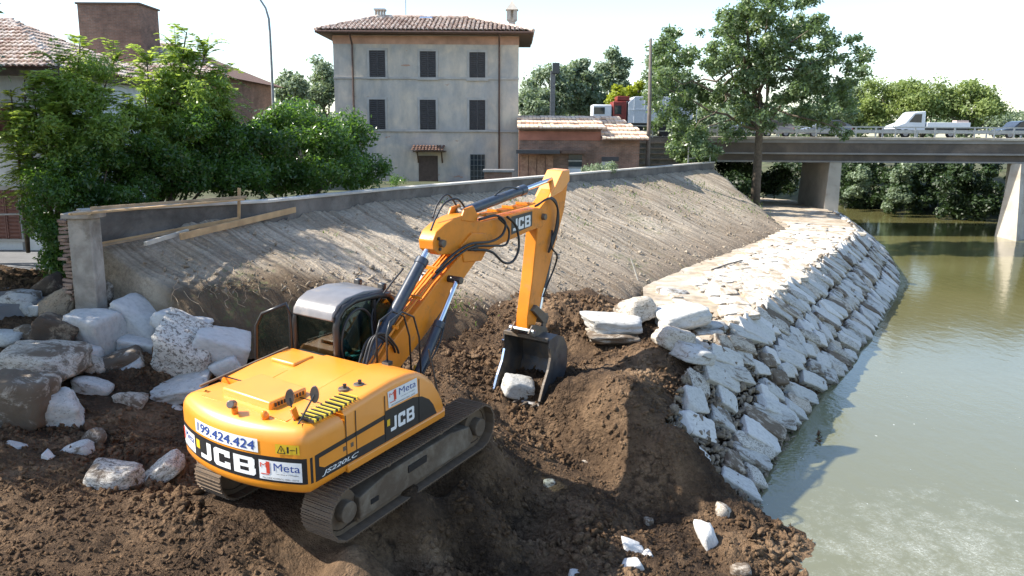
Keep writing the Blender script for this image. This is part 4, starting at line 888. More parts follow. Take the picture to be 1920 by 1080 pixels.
# counterweight: closed block, rounded top, yellow
rings = [ring(z, SG*i, yfront=CWF) for z, i in [(1.05, 0.04), (1.09, 0.005), (1.17, 0.0), (1.80, 0.0), (1.90, 0.015), (1.97, 0.05), (2.02, 0.11), (2.05, 0.20), (2.065, 0.34)]]
cw = MB().loft(rings).build('counterweight', YL, ex, smooth=True)
for p_ in cw.data.polygons: p_.use_smooth = True
cw.data.set_sharp_from_angle(angle=radians(50))
def block_mesh(mat):
    # heavy square lettering J C B in a 3.0 x 1.0 box, drawn as strokes
    t = 0.25; me = bpy.data.meshes.new('maker_lettering'); V = []; Fs = []
    def q(P): n_ = len(V); V.extend([(p[0], p[1], 0) for p in P]); Fs.append(tuple(range(n_, n_+len(P))))
    def r(a, b, c, d): q([(a, b), (c, b), (c, d), (a, d)])
    r(0.45, 0.0+t, 0.45+t+.03, 1.0); q([(0.0, 0), (0.60, 0), (0.73, 0.13), (0.73, t), (0.0, t)]); 
    x = 0.90; q([(x, .13), (x+.13, 0), (x+.90, 0), (x+.90, t), (x, t)]); q([(x, 1-t), (x+.90, 1-t), (x+.90, 1), (x+.13, 1), (x, .87)]); r(x, t, x+t+.05, 1-t); r(x+.62, t, x+.90, t+.12); r(x+.62, 1-t-.12, x+.90, 1-t)
    x = 1.98; q([(x, 0), (x+.90, 0), (x+1.0, .12), (x+1.0, .2), (x, .2)]); q([(x, .8), (x+.97, .8), (x+.97, .9), (x+.87, 1), (x, 1)]); r(x, .41, x+.95, .6); r(x, .2, x+t+.05, .41); r(x, .6, x+t+.05, .8); r(x+.70, .2, x+1.0, .41); r(x+.68, .6, x+.97, .8)
    me.from_pydata(V, [], Fs); me.materials.append(mat); return me
# band, lettering and stickers wrapped on the counterweight
RC = 2.83
def wrap(me, x0, z0, d=0.006, R=RC):
    for v in me.vertices:
        s_ = v.co.x+x0; z_ = v.co.y+z0; a = s_/R; a1 = math.asin((1.335-0.07)/R)
        if abs(a) <= a1: v.co = ((R+d)*sin(a), -(R+d)*cos(a), z_)
        else:
            ex_ = (abs(a)-a1)*R; sg_ = 1 if a > 0 else -1; c0 = np.array([R*sin(a1), -R*cos(a1)]); c1 = np.array([1.335, -R*cos(a1)+0.085]); L_ = np.linalg.norm(c1-c0)
            if ex_ < L_: q_ = c0+(c1-c0)*ex_/L_; dn_ = np.array([.77, -.64])
            else: q_ = c1+np.array([0, ex_-L_]); dn_ = np.array([1, 0])
            q_ = q_+dn_*d; v.co = (sg_*q_[0], q_[1], z_)
def sheet(W, Hh, nx=24, nz_=2):
    V = [(W*i/nx, Hh*j/nz_, 0) for i in range(nx+1) for j in range(nz_+1)]; Fs = [(i*(nz_+1)+j, (i+1)*(nz_+1)+j, (i+1)*(nz_+1)+j+1, i*(nz_+1)+j+1) for i in range(nx) for j in range(nz_)]; return V, Fs
def csheet(name, x0, z0, W, Hh, mat, d, parent=None, nx=24):
    V, Fs = sheet(W, Hh, nx); me = bpy.data.meshes.new(name); me.from_pydata(V, [], Fs); me.materials.append(mat); wrap(me, x0, z0, d)
    for p_ in me.polygons: p_.use_smooth = True
    return link(name, me, parent or cw)
def ctext(name, s_, x0, z0, W, Hh, mat, d, offset=0.0, shear=0.0, parent=None):
    me = text_mesh(s_, 1.0, mat, offset, 1.0, shear); fit_text(me, W, Hh); subdivide_mesh(me, 0.05); wrap(me, x0, z0, d); return link(name, me, parent or cw)
csheet('black_band', -1.44, 1.20, 2.90, 0.40, M['black'], 0.006, nx=72)
me = block_mesh(M['sticker']); fit_text(me, 1.18, 0.285); subdivide_mesh(me, 0.08); wrap(me, -0.60, 1.255, 0.012); link('maker_lettering', me, cw)
csheet('logo_square', -0.74, 1.37, 0.11, 0.14, M['warn'], 0.011, nx=3)
for x0, W_ in ((0.64, 0.66), (-1.40, 0.60)):
    st = csheet('dealer_sticker', x0, 1.235, W_, 0.30, M['sticker'], 0.010, nx=16)
def dealer(x0, z0, W_, Hh, f):
    # red zigzag and numeral one, blue name, fine print
    f('red_zigzag', 'M', x0+0.03*W_, z0+0.62*Hh, 0.16*W_, 0.24*Hh, M['red'], 0.0)
    f('red_numeral', '1', x0+0.18*W_, z0+0.33*Hh, 0.085*W_, 0.62*Hh, M['red'], 0.0)
    f('dealer_name', 'Meta', x0+0.36*W_, z0+0.50*Hh, 0.60*W_, 0.40*Hh, M['blue'], 0.0)
    f('red_stroke', '_', x0+0.04*W_, z0+0.26*Hh, 0.20*W_, 0.05*Hh, M['red'], 0.0)
    f('fine_print', 'vendita e noleggio', x0+0.42*W_, z0+0.30*Hh, 0.5*W_, 0.07*Hh, M['black'], 0.0)
    f('fine_print', 'MACCHINE MOVIMENTO TERRA - USATO', x0+0.08*W_, z0+0.05*Hh, 0.84*W_, 0.09*Hh, M['black'], 0.0)
dealer(0.64, 1.235, 0.66, 0.30, lambda n_, s_, x0, z0, w_, h_, m_, of: ctext(n_, s_, x0, z0, w_, h_, m_, 0.015, of))
dealer(-1.40, 1.235, 0.60, 0.30, lambda n_, s_, x0, z0, w_, h_, m_, of: ctext(n_, s_, x0, z0, w_, h_, m_, 0.015, of))
csheet('number_plate', -0.72, 1.635, 1.36, 0.21, M['sticker'], 0.009, nx=30)
for dx_, dz_ in ((0, 0), (.006, 0), (.003, .004), (.003, -.004)):
    ctext('phone_number', '199.424.424', -0.66+dx_, 1.672+dz_, 1.24, 0.14, M['blue'], 0.014+dx_*.1+dz_*.1, 0.0, 0.12)
csheet('warning_sticker', 0.92, 1.66, 0.36, 0.15, M['warn'], 0.009, nx=8)
tri = MB(); V_, F_ = sheet(0.1, 0.012, 2, 1)
def cpoly(name, polys, mat, d):
    me = bpy.data.meshes.new(name); V = []; Fs = []
    for P in polys: n_ = len(V); V += [(p[0], p[1], 0) for p in P]; Fs.append(tuple(range(n_, n_+len(P))))
    me.from_pydata(V, [], Fs); me.materials.append(mat); wrap(me, 0, 0, d); return link(name, me, cw)
def stroke(a, b, w_): 
    a = np.array(a); b = np.array(b); d = (b-a)/np.linalg.norm(b-a); n_ = np.array([-d[1], d[0]])*w_/2; return [a-n_, b-n_, b+n_, a+n_]
cpoly('warning_triangle', [stroke((0.95, 1.675), (1.07, 1.675), .012), stroke((0.95, 1.675), (1.01, 1.79), .012), stroke((1.07, 1.675), (1.01, 1.79), .012), stroke((1.01, 1.70), (1.01, 1.75), .014), stroke((1.11, 1.68), (1.11, 1.78), .03), stroke((1.14, 1.73), (1.22, 1.73), .012), stroke((1.24, 1.68), (1.24, 1.78), .012)], M['black'], 0.014)
# ---- side housings
def house_prof(zt=2.12):
    P = [(-1.715, 1.12), (0.80, 1.12), (0.84, 1.22), (0.80, 1.36), (0.70, 1.56), (0.55, 1.78), (0.34, 1.97), (0.12, 2.09), (-0.15, 2.15), (-0.55, 2.17), (-1.10, 2.13), (-1.715, 2.065)]; return P
def housing(name, x0, x1, prof, mat, round_=0.11):
    # cross-section rounded on the outer top edge
    sg = 1 if x1 > x0 else -1; rings = []; cz_ = 1.6; cy = -0.5
    for xx, k_ in [(x0, 0.0), (x1-sg*round_, 0.0), (x1-sg*round_*0.5, 0.13), (x1-sg*round_*0.15, 0.5), (x1, 1.0)]:
        rg = []
        for (y, z) in prof:
            dz = max(0, z-1.3)/0.85; rg.append((xx, y-(0.05*k_ if y > 0.3 else 0), z-round_*k_*min(1, dz*1.2)))
        rings.append(rg)
    o = MB().loft(rings).build(name, mat, ex); 
    for p_ in o.data.polygons: p_.use_smooth = True
    o.data.set_sharp_from_angle(angle=radians(42)); return o
rh = housing('right_housing', 0.50, 1.335, house_prof(), YL)
lh_prof = [(-1.715, 1.12), (-0.10, 1.12), (-0.10, 2.0), (-0.2, 2.12), (-0.55, 2.14), (-1.10, 2.12), (-1.715, 2.065)]
lh = housing('left_housing', -0.50, -1.335, lh_prof, YL)
MB().prism([(-1.712, 1.15), (-0.12, 1.15), (-0.12, 2.12), (-0.55, 2.165), (-1.10, 2.125), (-1.712, 2.062)], -0.498, 0.498).build('engine_cover', YL, ex, bevel=0.02)
MB().prism([(-2.45, 1.5), (-1.7, 1.5), (-1.7, 2.067), (-2.45, 2.067)], -0.9, 0.9).build('rear_deck', YL, ex)
# raised cover with its dark vent slots
rc = MB().prism([(-0.66, -2.26), (0.42, -2.30), (0.44, -1.56), (-0.62, -1.50)], 2.04, 2.19, 'z').build('raised_cover', YL, ex, bevel=0.03)
for k_ in range(10): MB().box((0.436+0.001, -2.20+k_*0.062, 2.125), (0.02, 0.03, 0.055)).build('vent_slot', BK, rc)
MB().prism([(-1.05, -0.42), (-0.5, -0.42), (-0.5, -0.9), (-1.05, -0.9)], 2.12, 2.19, 'z').build('filler_cover', YL, ex, bevel=0.03)
for (a, b) in [((-1.3, -1.71), (1.3, -1.71))]:
    MB().beam((a[0], a[1], 2.165 if a[1] > -1 else 2.07), (b[0], b[1], 2.135 if b[1] > -1.6 else 2.07), 0.012, 0.02).build('panel_joint', BK, ex)
# louvre grille on the right shoulder
for k_ in range(20): 
    y = -2.28+k_*0.05; MB().box((1.10, y, 2.078 if y < -1.7 else 2.09+(y+1.7)*0.07), (0.34, 0.026 if k_ % 2 else 0.014, 0.045)).build('louvre', M['olive'] if k_ % 2 else BK, rh)
MB().beam((-1.25, -0.3, 2.16), (-1.25, -2.2, 2.06), 0.03, 0.03).build('deck_rail', M['steel'], ex)
# base skirt
def skirt_out():
    return [(1.36, -1.70), (1.36, 0.80), (1.30, 0.90), (0.45, 0.92), (0.40, 0.4), (-0.32, 0.4), (-0.32, 1.62), (-1.34, 1.62), (-1.36, -1.70)]
MB().prism(skirt_out(), 1.04, 1.175, 'z').build('platform', YL, ex, bevel=0.02)
# flat graphics on the right flank (x = 1.336)
XS = 1.3365
def flank(name, poly, mat, d=0.0, parent=None): return MB().prism(poly, XS+d, XS+d+0.003).build(name, mat, parent or rh)
flank('black_flank', [(-2.36, 1.185), (0.60, 1.185), (0.50, 1.38), (0.38, 1.52), (0.18, 1.64), (-0.05, 1.70), (-0.76, 1.715), (-0.78, 1.66), (-2.36, 1.60)], M['black'])
yf = flank('yellow_panel', [(-2.28, 1.40), (-2.18, 1.345), (-0.82, 1.34), (-0.82, 1.585), (-2.28, 1.53)], YL, 0.0034)
for yy in (-1.70, -1.48, -0.79, 0.10): flank('panel_gap', [(yy-.008, 1.19), (yy+.008, 1.19), (yy+.008, 1.98), (yy-.008, 1.98)], BK, 0.007)
for yy in (-1.75, -1.58): flank('door_latch', [(yy-.03, 1.43), (yy+.03, 1.43), (yy+.03, 1.50), (yy-.03, 1.50)], M['steel'], 0.008)
def ftext(name, s_, y0, z0, W_, Hh, mat, of=0.0, d=0.010, slope=0.0, shear=0.0, X=XS, parent=None):
    me = block_mesh(mat) if s_ == 'JCB' else text_mesh(s_, 1.0, mat, of, 1.0, shear)
    fit_text(me, W_, Hh)
    for v in me.vertices: v.co = (X+d, y0+v.co.x, z0+v.co.y+v.co.x*slope)
    return link(name, me, parent or rh)
ftext('maker_lettering', 'JCB', -0.66, 1.32, 0.62, 0.24, M['sticker'], 0.035)
flank('logo_square', [(-0.75, 1.44), (-0.68, 1.44), (-0.68, 1.55), (-0.75, 1.55)], M['warn'], 0.008)
ftext('model_lettering', 'JS220LC', -2.24, 1.215, 0.80, 0.085, M['sticker'], 0.02, shear=0.3)
flank('dealer_sticker', [(-0.70, 1.74), (0.06, 1.74), (0.04, 2.02), (-0.72, 2.02)], M['sticker'], 0.006)
dealer(-0.70, 1.74, 0.74, 0.28, lambda n_, s_, y0, z0, w_, h_, m_, of: ftext(n_, s_, y0, z0, w_, h_, m_, of, 0.012))
# bits on the deck: work lamps, orange lens, mirrors, caps
def lamp(x, y, z):
    MB().cyl((x, y, z), (x, y, z+0.08), 0.05, 12).build('lamp_stalk', M['orange'], ex); MB().cyl((x-0.03, y+0.02, z+0.12), (x+0.03, y-0.10, z+0.17), 0.06, 14).build('work_lamp', M['mirror'], ex, bevel=0.01)
lamp(0.03, -2.62, 2.06)
MB().tube([(0.55, -2.52, 2.05), (0.55, -2.52, 2.10), (0.55, -2.54, 2.15), (0.55, -2.55, 2.18)], [0.06, 0.06, 0.045, 0.01], 14).build('orange_beacon', M['orange'], ex, smooth=True)
def mirror(x, y, tx, ty, h):
    MB().tube([(x, y, 2.04), (x+tx*.3, y+ty*.3, 2.14), (x+tx, y+ty, 2.04+h)], 0.014, 8).build('mirror_arm', BK, ex)
    c_ = Vector((x+tx, y+ty, 2.04+h)); R_ = Matrix.Rotation(0.5, 3, 'Z'); 
    MB().add([R_@Vector((0.09*cos(a)*0.7, 0.0 if j == 0 else 0.04, 0.13*sin(a)))+c_ for j in (0, 1) for a in [2*pi*k_/14 for k_ in range(14)]], [tuple(range(14)), tuple(range(14, 28))[::-1]]+[(k_, (k_+1) % 14, 14+(k_+1) % 14, 14+k_) for k_ in range(14)]).build('mirror', M['mirror'], ex)
mirror(0.98, -2.36, -0.10, 0.02, 0.34); mirror(1.08, -2.40, 0.05, 0.30, 0.36)
MB().box((0.96, -2.34, 2.16), (0.05, 0.10, 0.2), Matrix.Rotation(0.3, 3, 'X')).build('mirror_bracket', M['orange'], ex, bevel=0.01)
for x, y in ((0.87, -1.20), (0.95, -0.94)):
    MB().cyl((x, y, 2.10), (x, y, 2.155), 0.09, 20).build('filler_cap', M['steel'], ex, bevel=0.01); MB().cyl((x+.02, y, 2.15), (x+.02, y, 2.22), 0.03, 10).build('cap_knob', BK, ex)
hr = [(0.66, 0.12, 2.05), (0.66, 0.12, 2.62), (0.64, 0.24, 2.82), (0.62, 0.6, 2.9), (0.60, 0.95, 2.72), (0.60, 1.1, 2.3), (0.6, 1.15, 1.3)]
MB().tube(hr, 0.018, 8).build('grab_rail', BK, ex, smooth=True); MB().tube([(p[0]-0.22, p[1], p[2]-0.02) for p in hr], 0.018, 8).build('grab_rail', BK, ex, smooth=True)
MB().box((0.66, 0.12, 2.12), (0.14, 0.12, 0.06)).build('rail_foot', BK, ex); MB().beam((1.25, 0.86, 1.1), (1.22, 0.55, 2.35), 0.025, 0.025, (1, 0, 0)).build('front_mirror_arm', BK, ex)
# ---- cab
CX0, CX1, CY0, CY1 = -1.30, -0.32, -0.05, 1.62
def side_path(x, inset=0.0):
    return [(x, CY0, 1.18), (x, CY0, 2.62), (x, CY0+0.05, 2.80), (x, CY0+0.20, 2.93), (x, CY0+0.50, 3.0), (x, 1.0, 2.97), (x, 1.36, 2.89), (x, 1.56, 2.68), (x, 1.68, 2.2), (x, 1.70, 1.55), (x, 1.62, 1.18)]
for x in (CX0, CX1): MB().tube(side_path(x), 0.062, 8).build('cab_frame', BK, ex, smooth=True)
for (y, z) in ((CY0, 2.77), (CY0, 2.02), (1.56, 2.7), (1.66, 1.3)): MB().beam((CX0, y, z), (CX1, y, z), 0.09, 0.09).build('cab_crossbar', BK, ex)
MB().beam((CX1, 0.95, 1.18), (CX1, 0.95, 2.9), 0.06, 0.07, (1, 0, 0)).build('cab_post', BK, ex); MB().beam((CX0, 0.95, 1.18), (CX0, 0.95, 2.9), 0.06, 0.07, (1, 0, 0)).build('cab_post', BK, ex)
rp = [(CY0-0.07, 2.74), (CY0-0.04, 2.86), (CY0+0.08, 2.99), (CY0+0.30, 3.08), (0.75, 3.10), (1.25, 3.03), (1.48, 2.94), (1.50, 2.89), (1.0, 2.96), (0.45, 2.99), (0.22, 2.92), (0.07, 2.84), (0.0, 2.72)]
MB().prism(rp, CX0+0.02, CX1-0.02).build('cab_roof', M['roofgrey'], ex, bevel=0.03, seg=3)
for x, y in ((-0.98, 1.30), (-0.40, 1.30)): MB().box((x, y, 3.055), (0.14, 0.10, 0.14)).build('roof_lamp', BK, ex, bevel=0.02)
MB().box2((CX0-0.02, CY0-0.02, 1.18), (CX1+0.02, 1.55, 1.3)).build('cab_floor', BK, ex); MB().box2((CX0, CY0-0.035, 1.3), (CX1, CY0+0.015, 2.0)).build('cab_rear_panel', BK, ex)
MB().box2((CX1-0.02, CY0, 1.3), (CX1+0.02, 1.5, 1.72)).build('cab_side_panel', BK, ex)
MB().box2((CX0+0.05, CY0-0.012, 2.05), (CX1-0.05, CY0-0.004, 2.74)).build('rear_window', M['glass'], ex)
MB().prism([(0.02, 1.75), (0.02, 2.6), (0.1, 2.8), (0.28, 2.92), (0.9, 2.94), (0.9, 1.75)], CX1-0.008, CX1).build('side_window', M['glass'], ex)
MB().prism([(1.0, 1.4), (1.0, 2.93), (1.36, 2.85), (1.52, 2.66), (1.64, 2.2), (1.64, 1.4)], CX1-0.008, CX1).build('side_window', M['glass'], ex)
MB().add([(CX0+0.06, 1.69, 1.45), (CX1-0.06, 1.69, 1.45), (CX1-0.06, 1.67, 2.2), (CX0+0.06, 1.67, 2.2), (CX1-0.06, 1.57, 2.66), (CX0+0.06, 1.57, 2.66)], [(0, 1, 2, 3), (3, 2, 4, 5)]).build('windscreen', M['glass'], ex)
rg_ = [(CX1+0.035, 0.47+0.44*cos(a), 2.24+0.60*sin(a)) for a in [radians(k_) for k_ in range(-40, 221, 12)]]; MB().tube(rg_, 0.026, 6).build('window_trim', BK, ex, smooth=True)
# opened door standing out to the left
dr = [(-1.36, -0.10, 1.35), (-1.36, -0.10, 2.7), (-1.42, -0.12, 2.9), (-1.88, -0.27, 2.68), (-2.0, -0.31, 2.45), (-2.08, -0.33, 1.35)]
do = MB().tube(dr+[dr[0]], 0.035, 6).build('cab_door', BK, ex, smooth=True)
MB().add([(-1.38, -0.107, 1.72), (-1.38, -0.107, 2.7), (-1.43, -0.123, 2.87), (-1.87, -0.267, 2.66), (-1.98, -0.30, 2.44), (-2.05, -0.32, 1.72)], [(0, 1, 2, 3, 4, 5)]).build('door_glass', M['glass'], do)
MB().add([(-1.38, -0.107, 1.37), (-2.05, -0.32, 1.37), (-2.05, -0.32, 1.80), (-1.72, -0.215, 1.92), (-1.38, -0.107, 1.6)], [(0, 1, 2, 3, 4)]).build('door_lower_panel', YL, do)
# seat and levers
MB().box((-0.82, 0.55, 1.62), (0.5, 0.5, 0.14)).build('seat', M['seat'], ex, bevel=0.04); MB().box((-0.82, 0.27, 2.0), (0.46, 0.12, 0.7), Matrix.Rotation(-0.15, 3, 'X')).build('seat_back', M['seat'], ex, bevel=0.04)
MB().box((-0.82, 0.55, 1.42), (0.4, 0.4, 0.26)).build('seat_base', BK, ex)
for x in (-1.12, -0.52): MB().tube([(x, 0.85, 1.7), (x, 0.9, 1.95)], 0.02, 8).build('lever', BK, ex)
# ---- boom, built in the machine's centre plane
def plate(name, poly, hw, mat=ARM, bev=0.02, xc=0.0, parent=None): return MB().prism(poly, xc-hw, xc+hw).build(name, mat, parent or ex, bevel=bev)
lb = plate('lower_boom', [(0.10, 1.35), (0.40, 1.28), (0.95, 1.60), (1.86, 2.10), (3.05, 2.86), (3.75, 3.28), (3.86, 3.50), (3.60, 3.62), (3.25, 3.52), (2.2, 3.0), (1.55, 2.62), (0.75, 2.15), (0.15, 1.72)], 0.20)
ub = plate('upper_boom', [(2.32, 3.54), (2.16, 3.66), (2.14, 3.84), (2.26, 4.00), (2.52, 4.10), (2.90, 4.18), (3.25, 4.20), (3.50, 4.06), (3.85, 3.96), (6.20, 3.93), (6.60, 3.84), (6.66, 3.60), (6.45, 3.46), (5.82, 3.45), (4.55, 3.36), (3.9, 3.30), (3.2, 3.38), (2.7, 3.48)], 0.175)
plate('boom_joint_plate', [(3.1, 3.25), (3.75, 3.16), (4.0, 3.4), (3.9, 3.72), (3.4, 3.80), (3.0, 3.6)], 0.225)
for y, z in ((2.38, 3.76), (3.5, 3.48), (6.42, 3.70), (0.28, 1.52)): MB().cyl((-0.26, y, z), (0.26, y, z), 0.075, 18).build('pivot_pin', M['steel'], ex, bevel=0.01)
for y, z in ((2.30, 3.86), (2.34, 3.65), (2.50, 3.76)): MB().cyl((0.17, y, z), (0.20, y, z), 0.035, 10).build('bolt', M['rubber'], ub)
for x in (-0.16, 0.16): plate('cylinder_bracket', [(3.05, 4.10), (3.20, 4.32), (3.50, 4.34), (3.68, 4.10), (3.6, 3.98)], 0.03, xc=x)
def hyd(names, a, b, frac, rb, rr, x, gland=True):
    a = np.array([x, *a]); b = np.array([x, *b]); m = a+(b-a)*frac
    o = MB().cyl(a, m, rb, 20).build(names, M['cyl'], ex, bevel=0.012); MB().cyl(m-(b-a)*0.05, m+(b-a)*0.006, rb*1.12, 20).build('gland', M['cyl'], o, bevel=0.01)
    MB().cyl(m, b, rr, 16).build('rod', M['chrome'], o); MB().cyl(a+np.array([-.11, 0, 0]), a+np.array([.11, 0, 0]), rb*0.85, 14).build('rod_end', M['steel'], o, bevel=.01); MB().cyl(b+np.array([-.11, 0, 0]), b+np.array([.11, 0, 0]), rr*1.4, 14).build('rod_end', M['steel'], o, bevel=.01); return o
hyd('arm_cylinder', (3.38, 4.20), (7.45, 4.50), 0.60, 0.105, 0.052, 0.0)
hyd('adjusting_cylinder', (0.55, 2.05), (2.34, 3.74), 0.84, 0.115, 0.07, -0.02)
MB().tube([(-.02, 0.1, 1.6), (-.02, 0.55, 2.05)], 0.11, 12).build('cylinder_foot', M['cyl'], ex)
for x in (-0.40, 0.40): hyd('hoist_cylinder', (1.05, 1.15), (2.60, 3.02), 0.62, 0.10, 0.05, x)
MB().cyl((-0.5, 2.60, 3.02), (0.5, 2.60, 3.02), 0.07, 16).build('hoist_pin', BK, ex, bevel=.01)
# arm
am = plate('arm', [(6.22, 3.35), (6.20, 3.85), (6.62, 4.05), (7.28, 4.62), (7.62, 4.62), (7.70, 4.35), (7.55, 3.70), (7.08, 2.85), (6.48, 1.70), (6.22, 1.10), (5.98, 0.98), (5.84, 1.10), (5.84, 1.40), (6.02, 2.2)], 0.155)
plate('arm_top_bracket', [(6.70, 4.10), (7.30, 4.68), (7.66, 4.68), (7.68, 4.40), (7.3, 4.2)], 0.215, mat=YL)
# pipes and hoses
def hose(pts, r=0.022, name='hose', mat=None, parent=None):
    P = [Vector(p) for p in pts]; Q = []
    for i in range(len(P)-1):
        p0 = P[max(i-1, 0)]; p1 = P[i]; p2 = P[i+1]; p3 = P[min(i+2, len(P)-1)]
        for k_ in range(6):
            t = k_/6; Q.append(0.5*((2*p1)+(-p0+p2)*t+(2*p0-5*p1+4*p2-p3)*t*t+(-p0+3*p1-3*p2+p3)*t**3))
    Q.append(P[-1]); return MB().tube(Q, r, 8).build(name, mat or M['rubber'], parent or ex, smooth=True)
for k_, x in enumerate((-0.13, -0.05, 0.03, 0.11)):
    hose([(x, 3.7, 4.06+.01*k_), (x, 4.6, 4.04), (x, 5.5, 4.03), (x, 6.15, 4.04)], 0.021, 'steel_pipe', ARM)
    hose([(x+.04, 0.3, 1.9), (x+.04, 0.9, 2.38), (x+.04, 1.6, 2.78), (x+.04, 2.3, 3.17), (x+.04, 3.0, 3.52)], 0.02, 'steel_pipe', ARM)
for k_ in range(4): MB().box((0, 4.0+k_*0.6, 4.07), (0.36, 0.05, 0.05)).build('pipe_clamp', ARM, ex)
for k_ in range(3): MB().box((0.0, 1.0+k_*0.7, 2.44+k_*0.4), (0.4, 0.06, 0.06)).build('pipe_clamp', ARM, ex)
hose([(0.25, 2.1, 3.25), (0.29, 2.6, 3.50), (0.31, 3.2, 3.62), (0.33, 3.9, 3.55), (0.34, 4.35, 3.62), (0.33, 4.5, 3.85), (0.29, 4.2, 4.05), (0.25, 3.6, 4.05)], 0.026)
hose([(0.25, 2.0, 3.15), (0.30, 2.7, 3.45), (0.32, 3.3, 3.55), (0.34, 4.0, 3.45), (0.36, 4.5, 3.40), (0.34, 4.62, 3.7), (0.28, 4.3, 3.98)], 0.024)
hose([(0.27, 3.2, 3.5), (0.34, 3.9, 3.35), (0.36, 4.4, 3.02), (0.36, 4.8, 2.98), (0.35, 5.05, 3.25), (0.3, 5.0, 3.7), (0.25, 4.7, 3.95)], 0.028)
for k_ in range(3): hose([(0.2, 6.1-.05*k_, 4.0), (0.27, 6.55+.05*k_, 4.12), (0.28, 6.95, 3.85), (0.27, 7.02-.05*k_, 3.4), (0.24, 6.85, 3.0+.1*k_), (0.2, 6.7, 2.8)], 0.024)
hose([(0.18, 6.9, 3.3), (0.28, 6.7, 2.95), (0.3, 6.95, 2.7), (0.22, 7.0, 2.4), (0.19, 6.75, 2.05), (0.19, 6.5, 1.75)], 0.022)
hose([(0.17, 3.2, 4.35), (0.2, 2.9, 4.55), (0.12, 2.6, 4.5), (0.12, 2.3, 4.25), (0.15, 2.1, 4.05)], 0.02); hose([(-0.1, 3.3, 4.35), (-0.1, 3.0, 4.6), (-0.12, 2.7, 4.45), (-0.1, 2.5, 4.2)], 0.018)
hose([(0.0, 4.6, 4.4), (0.05, 4.9, 4.52), (0.05, 5.2, 4.5), (0.05, 5.5, 4.44)], 0.018)
hose([(-0.14, 0.7, 2.3), (-0.3, 0.9, 2.7), (-0.26, 1.3, 3.05), (-0.2, 1.7, 3.35)], 0.018)
for x in (0.1, 0.2, 0.28): hose([(x, -0.1, 1.7), (x, 0.2, 2.25+x*.6), (x+.05, 0.45, 2.38+x*.4), (x+.05, 0.75, 2.2), (x, 0.9, 2.0)], 0.022)
hose([(0.43, 2.2, 2.5), (0.55, 1.8, 2.0), (0.5, 1.3, 1.5), (0.4, 1.0, 1.2)], 0.018)
MB().box((0.3, 1.42, 1.55), (0.12, 0.10, 0.12)).build('work_lamp', M['warn'], ex, bevel=.02)
# JCB panel on the upper boom
XB = 0.1765
MB().prism([(5.00, 3.50), (5.92, 3.56), (5.92, 3.90), (5.00, 3.90)], XB, XB+0.003).build('black_panel', BK, ub)
ftext('maker_lettering', 'JCB', 5.06, 3.57, 0.78, 0.26, M['sticker'], 0.035, X=XB, parent=ub)
# bucket linkage
plate('linkage', [(5.95, 1.55), (6.12, 1.65), (6.75, 1.22), (6.66, 1.06), (6.5, 1.1)], 0.24, mat=M['steel'], bev=0.015)
for x in (-0.2, 0.2): plate('link_arm', [(6.55, 1.35), (6.70, 1.30), (6.52, 0.72), (6.38, 0.76)], 0.035, mat=M['steel'], xc=x, bev=.01)
hyd('bucket_cylinder', (7.25, 3.05), (6.68, 1.28), 0.66, 0.085, 0.045, 0.0)
# bucket: shell with side plates, opening back towards the machine
outer = [(6.05, 0.86), (6.45, 0.90), (6.80, 0.74), (7.00, 0.42), (7.02, 0.02), (6.86, -0.32), (6.52, -0.58), (6.10, -0.70), (5.66, -0.66)]
c_ = np.array([6.25, 0.15]); inner = [tuple(c_+(np.array(p)-c_)*0.945) for p in outer]
HB = 0.60; mb = MB(); n_ = len(outer)
for i in range(n_-1): 
    a, b, c, d = outer[i], outer[i+1], inner[i+1], inner[i]
    mb.add([(-HB, *a), (HB, *a), (HB, *b), (-HB, *b), (-HB, *d), (HB, *d), (HB, *c), (-HB, *c)], [(0, 1, 2, 3), (4, 7, 6, 5), (0, 3, 7, 4), (1, 5, 6, 2), (0, 4, 5, 1), (3, 2, 6, 7)])
bk = mb.build('bucket', M['bucket'], ex); 
side = outer+[(5.62, -0.52), (5.80, -0.18), (6.02, 0.14), (6.12, 0.42), (6.05, 0.66)]
for x in (-HB, HB):
    sg = 1 if x > 0 else -1; MB().prism(side, x, x+sg*0.03).build('side_plate', M['bucket'], bk)
    e_ = [(6.05, 0.66), (6.12, 0.42), (6.02, 0.14), (5.80, -0.18), (5.62, -0.52)]
    for i in range(4): MB().beam((x+sg*.035, *e_[i]), (x+sg*.035, *e_[i+1]), 0.05, 0.055, (1, 0, 0)).build('cutting_edge', M['chrome'] if sg < 0 else M['steel'], bk)
for k_ in range(5): MB().add([(-0.55+k_*0.25, 5.70, -0.70), (-0.45+k_*0.25, 5.70, -0.70), (-0.45+k_*0.25, 5.70, -0.62), (-0.55+k_*0.25, 5.70, -0.62), (-0.50+k_*0.25, 5.42, -0.63)], [(0, 1, 2, 3), (0, 1, 4), (1, 2, 4), (2, 3, 4), (3, 0, 4)]).build('tooth', M['steel'], bk)
for x in (-0.24, 0.24): MB().prism([(5.72, 1.05), (5.92, 1.22), (6.6, 0.98), (6.7, 0.80), (6.05, 0.84)], x-0.02, x+0.02).build('ear_plate', M['steel'], bk, bevel=.008)
MB().cyl((-0.33, 5.86, 1.08), (0.33, 5.86, 1.08), 0.055, 14).build('bucket_pin', M['chrome'], bk)
MB().beam((-0.6, 6.06, 0.86), (0.6, 6.06, 0.86), 0.10, 0.08, (0, 1, 0)).build('bucket_lip', M['steel'], bk, bevel=.01)
